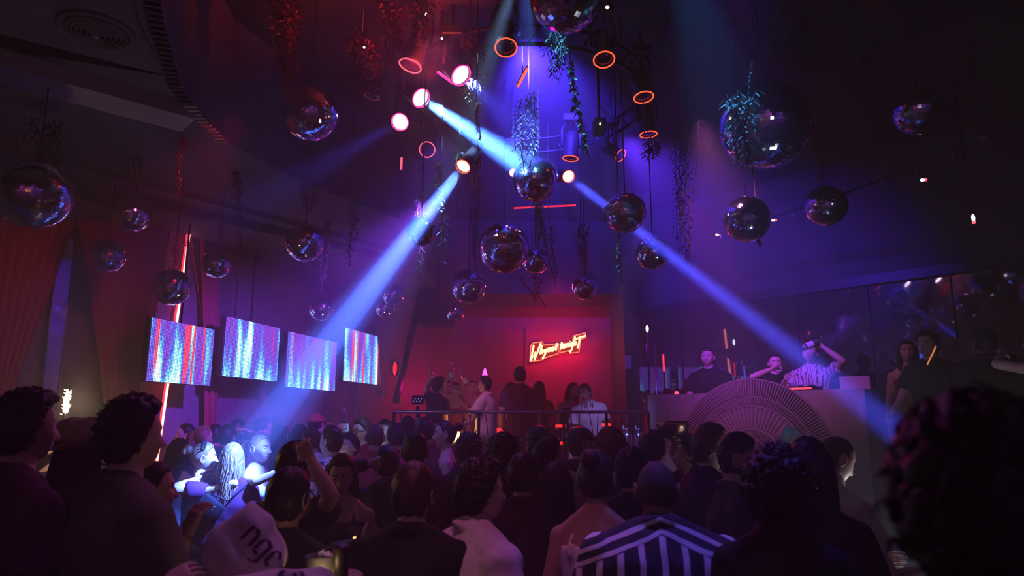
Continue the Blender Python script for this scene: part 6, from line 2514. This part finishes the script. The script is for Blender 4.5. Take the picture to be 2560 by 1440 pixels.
# hair ornaments
c_ = MB()
for s in (-1, 1):
    c_.add(*torus(.020, .007, 18, 8, (0, 1, .2), (s * .004, -.135, .055 + s * .022)))
wear('hair_clip', 'white looped clip in the dark hair of the woman at left', 'hair clip', 'clip', [('loop', c_, M['white_plastic'])])
c_ = MB()
for s in (-1, 1):
    v, f = ellipsoid((s * .035, -.15, .055), (.036, .010, .026), 14, 8)
    c_.add(v, f)
c_.add(*ellipsoid((0, -.155, .055), (.012, .012, .012)))
wear('hair_bow', 'pale bow in the hair of the woman in blue jeans', 'hair bow', 'hug', [('bow', c_, M['white_plastic'])])
c_ = MB()
for i in range(11):
    a = -.9 + 1.8 * i / 10
    c_.add(*tube([(.098 * math.sin(a), -.02 + .03 * math.cos(a), .128 * math.cos(a) * .95), (.104 * math.sin(a), -.035, .133 * math.cos(a))], .005, 5))
c_.add(*tube([(.098 * math.sin(a), -.02, .124 * math.cos(a)) for a in np.linspace(-.95, .95, 12)], .005, 6))
wear('hair_comb', 'toothed hair band on the woman in blue jeans', 'hair band', 'hug', [('band', c_, M['black_plastic'])])
g_ = MB()
for s in (-1, 1):
    g_.add(*torus(.020, .0025, 20, 6, (0, 1, 0), (s * .031, .084, .006)))
    g_.add(*tube([(s * .051, .082, .008), (s * .074, .04, .008), (s * .078, -.01, .004)], .0022, 5))
g_.add(*tube([(-.011, .088, .010), (0, .090, .012), (.011, .088, .010)], .0022, 5))
wear('glasses', 'thin round glasses on the woman with the white lit face', 'glasses', 'glasses', [('frame', g_, M['black_metal'])])
e_ = MB()
for s in (-1, 1):
    e_.add(*torus(.012, .0025, 18, 6, (1, 0, 0), (s * .082, -.008, -.048)))
wear('earrings', 'small hoop earrings of the blonde woman', 'earrings', 'blonde', [('hoop', e_, M['steel'])])


# --- lettering on clothes: thin cloth bars laid on the garment
def cloth_print(key, bars, name, centre, right, up, view, scale, mat, lift=.004):
    """bars (x0,y0,x1,y1,w) in letter units, laid on the garment along the direction view"""
    p = PEOPLE[key]
    o = p['top']
    me = o.data
    mw = Matrix.Translation(p['rootloc']) @ p['rot']
    bvh = BVHTree.FromPolygons([(mw @ v.co)[:] for v in me.vertices], [tuple(q.vertices) for q in me.polygons])
    mb = MB()
    for x0, y0, x1, y1, w in bars:
        n = max(3, int(math.hypot(x1 - x0, y1 - y0) / .12) + 1)
        dx, dy = x1 - x0, y1 - y0
        L = math.hypot(dx, dy)
        # blackletter pen: broad nib held at 40 degrees
        ex, ey = w / 2 * math.cos(.7), w / 2 * math.sin(.7)
        rows = []
        for i in range(n + 1):
            u = i / n
            row = []
            for s in (-1, -.33, .33, 1):
                q = centre + right * (x0 + dx * u + s * ex) * scale + up * (y0 + dy * u + s * ey) * scale
                hit = bvh.ray_cast(q - view * 1.0, view)
                row.append(hit)
            rows.append(row)
        vs, idx = [], {}
        for i, row in enumerate(rows):
            for j, h in enumerate(row):
                if h[0] is not None:
                    idx[i, j] = len(vs)
                    vs.append((h[0] - view * lift)[:])
        fs = []
        for i in range(n):
            for j in range(3):
                ks = [(i, j), (i + 1, j), (i + 1, j + 1), (i, j + 1)]
                if all(k in idx for k in ks):
                    fs.append(tuple(idx[k] for k in ks))
        if fs:
            mb.add(vs, fs)
    if mb.n:
        im = mw.inverted()
        mb.transform(im)
        obj(name, mb, mat, p['root'])


INK = pmat('print_ink', (0.02, 0.018, 0.03), .7, scale=30)
bl_n = [(0, 1, 0, 0, .26), (0, .85, .35, 1.0, .22), (.35, 1.0, .62, .75, .24), (.62, .8, .62, 0, .26)]
bl_g = [(.0, .85, 0, .15, .26), (0, .9, .35, 1.02, .2), (.3, 1.0, .62, .85, .22), (.62, .95, .62, -.35, .26), (0, .1, .35, -.02, .22), (.6, -.35, .1, -.5, .22)]
bl_e = [(0, .85, 0, .12, .26), (0, .9, .3, 1.02, .2), (.3, 1.02, .58, .72, .22), (.55, .72, .1, .45, .14), (0, .1, .32, -.02, .22), (.3, 0, .6, .22, .16)]
bl_l = [(.1, 1.6, .1, .1, .27), (.1, .08, .38, .0, .2), (-.05, 1.62, .15, 1.7, .18)]
bl_s = [(.55, .85, .28, 1.02, .22), (.28, 1.02, .02, .75, .22), (.05, .72, .55, .32, .24), (.55, .3, .28, 0, .24), (.28, 0, 0, .15, .18)]
bars = []
for i, g in enumerate((bl_n, bl_g, bl_e, bl_l, bl_s)):
    ox = (0, 1.0, 2.0, 2.95, 3.55)[i]
    bars += [(x0 + ox, y0, x1 + ox, y1, w) for x0, y0, x1, y1, w in g]
A, B = PD(600, 1345, 2.0), PD(702, 1448, 2.0)
vd = (PD(655, 1390, 2.0) - CAMV).normalized()
rt_ = (B - A).normalized()
up_ = rt_.cross(vd) * -1
if up_.z < 0:
    up_ = -up_
cloth_print('hoodie', bars, 'gothic_lettering', A - vd * .3, rt_, up_, vd, (B - A).length / 3.35, INK)
bars = [(0, 1, .25, .5, .16), (.5, 1, .25, .5, .16), (.25, .5, .25, 0, .18), (.75, 1, .75, 0, .2), (1.05, 1, 1.05, 0, .2), (1.05, 1, 1.5, 1, .14), (1.05, .5, 1.4, .5, .14), (1.05, 0, 1.5, 0, .14),
        (1.75, 1, 1.75, 0, .2), (1.75, 1, 2.25, 0, .16), (2.25, 1.05, 2.25, -.05, .2), (2.5, 1.1, 2.65, 1.0, .14)]
A, B = PD(1453, 1022, 9.6), PD(1487, 1018, 9.6)
vd = (A - CAMV).normalized()
cloth_print('l_sit2', bars, 'print', A - vd * .3, (B - A).normalized(), Vector((0, 0, 1)), vd, (B - A).length / 2.6, INK)


# --- bottles and glasses
def bottle(label, base, axis, s=1.0, mat='bottle', group='bottles held up', cap='steel'):
    t = thing('bottle', label, 'bottle', base, 0, group)
    ax = Vector(axis).normalized()
    mb = MB()
    mb.add(*lathe([(.004, .0), (.034, .0), (.038, .008), (.038, .17), (.030, .205), (.015, .235), (.0135, .285), (.016, .288), (.016, .296), (.005, .297)], 20, ax))
    if s != 1:
        mb.v = [v * s for v in mb.v]
    obj('glass_body', mb, M[mat], t)
    mb = MB()
    mb.add(*lathe([(.0385, .05), (.0392, .052), (.0392, .13), (.0385, .132)], 20, ax, caps=False))
    mb.v = [v * s for v in mb.v]
    obj('paper_label', mb, M['paper'], t)
    mb = MB()
    mb.add(*lathe([(.0165, .27), (.0175, .272), (.0175, .300), (.004, .303)], 14, ax))
    mb.v = [v * s for v in mb.v]
    obj('cap', mb, M[cap], t)
    return t


def grip_bottle(key, side, label, axis, s=1.0, down=.10, **k):
    g = PEOPLE[key]['grips'][side]
    ax = Vector(axis).normalized()
    return bottle(label, g - ax * down * s, ax, s, **k)


grip_bottle('l_dark', -1, 'slim bottle raised at the left end of the lounge', (-.45, 0, 1))
grip_bottle('l_arms', 1, 'bottle held straight up by the red lit woman in the dress', (-.1, 0, 1))
grip_bottle('l_arms2', 1, 'bottle raised beside the glowing pink party hat', (-.4, 0, 1))
grip_bottle('bottler', -1, 'red lit bottle raised over the printed white shirt', (-.1, 0, 1))
grip_bottle('d3', -1, 'clear bottle at the lips of the man behind the booth', (.9, -.1, .35), 1.0, .16, group='bottle at the booth')
# sparkler bottle on the left
sb = PD(153, 1110, 4.2)
stn = bottle('clear bottle carrying the burning sparkler at the far left', sb - Vector((0, 0, .16)), (.02, 0, 1), 1.0, group='sparkler bottle')
P_('spark', 'person hidden behind curly hair holding up the sparkler bottle', 118, 1120, 4.55, 170, 'tee', 'navy', hair='short', skin=0, R_=('px', 143, 1125, 4.22), group=G1, curlR=1.1, eyes=False)
f0, f1 = sb + Vector((0, 0, .155)), PD(156, 972, 4.2)
spk = thing('sparkler', 'tall bright yellow sparkler flame burning on a bottle', 'sparkler', f0)
mb = MB()
mb.add(*tube([(0, 0, -.03), (0, 0, .06)], .004, 6))
obj('stick', mb, M['steel'], spk)
mb = MB()
hh = f1.z - f0.z
mb.add(*tube([(0, 0, .03), (.002, 0, hh * .2), (.004, 0, hh * .4), (-.003, 0, hh * .62), (.002, 0, hh * .82), (0, 0, hh)], [.007, .014, .017, .014, .010, .003], 12))
obj('flame', mb, M['sparkler'], spk)
mb = MB()
sr = random.Random(3)
for i in range(40):
    z_ = sr.uniform(.1, 1.0) * hh
    a = sr.uniform(0, 2 * PI)
    r_ = .013
    l_ = sr.uniform(.006, .016)
    d_ = Vector((math.cos(a), math.sin(a), sr.uniform(.2, 1.4)))
    p_ = Vector((r_ * math.cos(a), r_ * math.sin(a), z_))
    mb.add(*tube([p_[:], (p_ + d_ * l_ * .5)[:], (p_ + d_ * l_)[:]], [.0018, .0014, .0004], 4))
o = obj('sparks', mb, M['sparkler'], spk)
o['kind'] = 'stuff'
point_lamp('sparkler_glow', (f0.x + .05, f0.y + .05, f0.z + hh * .5), (1.0, .72, .42), 9, .05)

# copper bowl carried overhead
bp_ = PD(1682, 1070, 4.6)
bw = thing('copper_bowl', 'large footed copper bowl held up before the booth', 'bowl', bp_ - Vector((0, 0, .05)))
prof = [(.01, -.025), (.04, -.02), (.075, 0), (.098, .035), (.106, .075), (.107, .095), (.103, .095), (.100, .075), (.092, .038), (.07, .008), (.01, -.012)]
mb = MB()
mb.add(*lathe(prof, 32))
obj('bowl', mb, M['copper'], bw)
mb = MB()
mb.add(*lathe([(.01, -.022), (.028, -.024), (.022, -.05), (.034, -.066), (.036, -.072), (.01, -.073)], 24))
obj('foot', mb, M['copper'], bw)
mb = MB()
mb.add(*tube([(-.03, 0, .06), (-.035, 0, .15)], .004, 6))
obj('straw', mb, M['white_plastic'], bw)

# bar counter at the right with a white glowing top that lights the man beside it
bar_p = Vector((2.35, 3.95, 0))
barc = thing('bar_counter', 'black bar counter with a white glowing top behind the blurred person', 'counter', bar_p, R(-35))
mb = MB()
mb.add(*box((0, 0, .5), (.8, .45, 1.0), None, .01))
obj('body', mb, M['black_plastic'], barc, False)
mb = MB()
mb.add(*box((0, 0, 1.015), (.86, .5, .03), None, .008))
obj('counter_top', mb, M['black_metal'], barc, False)
mb = MB()
mb.add(*box((0, 0, 1.034), (.66, .32, .008), None, .002))
obj('light_panel', mb, emat('bar_light', (.9, .92, 1.0), 5.0), barc, False)
spot_lamp('bar_glow', bar_p + Vector((-.1, -.05, 1.08)), head_frame('phoneman') @ Vector((0, .09, -.02)), (.9, .92, 1.0), 16, 34, 1.0, .06)
for key, lab in (('glasses', 'lit phone before the woman with glasses'), ('lit2', 'lit phone before the white lit face in the centre'), ('phoneside', 'bright phone held left of the raised red hand'), ('redhair', 'lit phone of the man with red lit hair')):
    hp_ = PEOPLE[key]['grips'][1] + Vector((0, 0, .05))
    fp = head_frame(key) @ Vector((0, .09, -.02))
    nrm = (fp - hp_).normalized()
    xx = Vector((0, 0, 1)).cross(nrm).normalized()
    yy = nrm.cross(xx)
    rotm = Matrix((xx, yy, nrm)).transposed()
    t_ = thing('phone', lab, 'phone', hp_, 0, 'phones in hands')
    mb = MB()
    mb.add(*box((0, 0, 0), (.075, .155, .008), rotm, .003))
    obj('case', mb, M['black_plastic'], t_, False)
    mb = MB()
    mb.add(*box(nrm * .0048, (.068, .146, .0012), rotm, .0003))
    obj('screen', mb, M['screen_phone'], t_, False)
    spot_lamp('phone_glow', hp_ + nrm * .03, fp, (1, .93, .85), .9 if key != 'redhair' else .35, 60, 1.0, .03)

# glass of the bearded man
gg = PEOPLE['beardman']['grips'][1]
gl_ = thing('drinking_glass', 'small glinting glass in the hand of the bearded man', 'glass', gg - Vector((0, 0, .04)))
mb = MB()
mb.add(*lathe([(.005, 0), (.030, 0), (.036, .1), (.034, .1), (.028, .008), (.005, .006)], 20))
obj('tumbler', mb, M['glass'], gl_)

# black shoulder bag of the wavy haired woman
bg = PD(520, 1275, 5.3)
bag = thing('shoulder_bag', 'black square bag hanging by the wavy haired woman', 'bag', bg)
mb = MB()
mb.add(*box((0, 0, 0), (.19, .07, .19), Matrix.Rotation(R(38), 3, 'Y'), .015))
obj('body', mb, CLOTH['black'], bag)
mb = MB()
sh_ = PEOPLE['wavy']['arms'][1][0] - bg
mb.add(*tube([(.0, 0, .12), (sh_ * .5 + Vector((.02, -.08, 0)))[:], (sh_ + Vector((0, -.05, .06)))[:]], .007, 6))
obj('strap', mb, CLOTH['black'], bag)
mb = MB()
mb.add(*torus(.012, .003, 14, 6, (0, 1, 0), (.06, -.05, .02)))
obj('ring', mb, M['steel'], bag)

# tall table with an ice bucket at the bottom of the view
tp_ = PD(820, 1436, 2.55)
TZ = tp_.z
round_table('bar_table', 'tall round table with an ice bucket at the bottom edge', tp_, 0, TZ, .125, M['wood'], M['black_metal'])
bk = PD(820, 1436, 2.53)
bkt = thing('ice_bucket', 'clear ice bucket full of ice on the tall table', 'bucket', (bk.x - .02, bk.y, TZ))
mb = MB()
mb.add(*lathe([(.004, .0), (.055, .0), (.068, .07), (.065, .07), (.052, .006), (.004, .006)], 24))
obj('bucket', mb, M['glass'], bkt)
ir = random.Random(4)
for i in range(12):
    a, r_ = ir.uniform(0, 6.28), ir.uniform(0, .042)
    mb = MB()
    mb.add(*box((r_ * math.cos(a), r_ * math.sin(a), ir.uniform(.03, .075)), (.024, .024, .024), Matrix.Rotation(ir.uniform(0, 3), 3, Vector((ir.random(), ir.random(), 1)).normalized()), .003))
    obj('ice_cube', mb, M['white_plastic'], bkt, False)
cn = thing('drink_can', 'dark can standing among the ice on the tall table', 'can', (bk.x + .055, bk.y - .05, TZ))
mb = MB()
mb.add(*lathe([(.004, 0), (.026, 0), (.029, .006), (.029, .10), (.024, .112), (.004, .112)], 20))
obj('can', mb, M['black_metal'], cn)
cd = thing('tea_light', 'glowing tea light on the tall table', 'candle', (tp_.x + .01, tp_.y - .085, TZ))
mb = MB()
mb.add(*lathe([(.004, 0), (.022, 0), (.024, .02), (.02, .02), (.019, .01), (.004, .01)], 18))
obj('holder', mb, M['glass'], cd)
mb = MB()
mb.add(*ellipsoid((0, 0, .022), (.006, .006, .012)))
obj('flame', mb, M['warm_flame'], cd)
point_lamp('tea_light_glow', (tp_.x + .01, tp_.y - .15, TZ + .05), (1, .6, .25), .5, .02)
p = PD(905, 1342, 3.3)
np_ = thing('side_table', 'small round table behind the bar table with a napkin', 'table', (p.x, p.y, 0))
hz = p.z - .03
mb = MB()
mb.add(*lathe([(.01, hz - .025), (.15, hz - .025), (.15, hz), (.01, hz)], 28))
obj('table_top', mb, M['black_plastic'], np_)
mb = MB()
mb.add(*tube([(0, 0, .02), (0, 0, hz - .02)], .025, 10))
obj('stem', mb, M['black_metal'], np_)
mb = MB()
mb.add(*lathe([(.01, 0), (.12, 0), (.12, .012), (.03, .03)], 24))
obj('base', mb, M['black_metal'], np_)
mb = MB()
mb.add(*tube([(0, 0, 0), (.01, 0, .03), (.015, .01, .075), (.03, .01, .105)], [.03, .034, .022, .003], 10, flat=.35))
o = tag(obj('napkin', mb, M['paper']), 'folded white napkin standing on the small round table', 'napkin')
o.location = (p.x, p.y - .02, hz)
t_ = thing('candle_cup', 'orange glowing cup on the small round table', 'candle', (p.x - .045, p.y + .05, hz))
mb = MB()
mb.add(*lathe([(.004, 0), (.022, 0), (.028, .065), (.026, .065), (.02, .006), (.004, .006)], 18))
obj('cup', mb, M['glass'], t_)
mb = MB()
mb.add(*ellipsoid((0, 0, .025), (.014, .014, .018)))
obj('flame', mb, M['warm_flame'], t_)
# white box standing on the lounge edge
p = PY(1032, 1050, 9.1)
wb_ = thing('storage_box', 'white box standing on the edge of the lounge floor at left', 'box', (p.x, p.y + .12, LZ))
hz = PY(1032, 1043, 9.1).z - LZ
mb = MB()
mb.add(*box((0, 0, hz * .5 - .02), (.30, .2, hz - .05), None, .02))
obj('body', mb, M['white_plastic'], wb_)
mb = MB()
mb.add(*box((0, 0, hz - .03), (.32, .22, .04), None, .012))
obj('lid', mb, M['white_plastic'], wb_)

# ------------------------------------------------------------------ denser haze added along the light beams so they show
def beam_haze(key, label, half_deg, r0, length, density, start=.03):
    A, B = BEAMS[key]
    d = (B - A).normalized()
    t = bpy.data.materials.new('beam_haze')
    t.use_nodes = True
    nt = t.node_tree
    nt.nodes.remove(nt.nodes['Principled BSDF'])
    v = nt.nodes.new('ShaderNodeVolumeScatter')
    v.inputs['Density'].default_value = density
    v.inputs['Anisotropy'].default_value = 0.0
    nt.links.new(v.outputs[0], nt.nodes['Material Output'].inputs['Volume'])
    r1 = r0 + length * math.tan(R(half_deg))
    mb = MB()
    mb.add(*tube([(d * start)[:], (d * length * .5)[:], (d * length)[:]], [r0, (r0 + r1) / 2, r1], 28))
    o = tag(obj('light_beam', mb, t, None, False, A), label, 'light beam', 'hazy light beams')
    return o


beam_haze('core', 'brightest cyan hazy light beam ending at the struck mirror ball', 6.6, .075, (BEAMS['core'][1] - BEAMS['core'][0]).length + .1, .16)
beam_haze('left', 'long blue hazy light beam falling left onto the lit women', 2.0, .05, (BEAMS['left'][1] - BEAMS['left'][0]).length + .5, .09)
beam_haze('right', 'long blue hazy light beam falling right across the booth', 1.6, .05, (BEAMS['right'][1] - BEAMS['right'][0]).length + .2, .11)
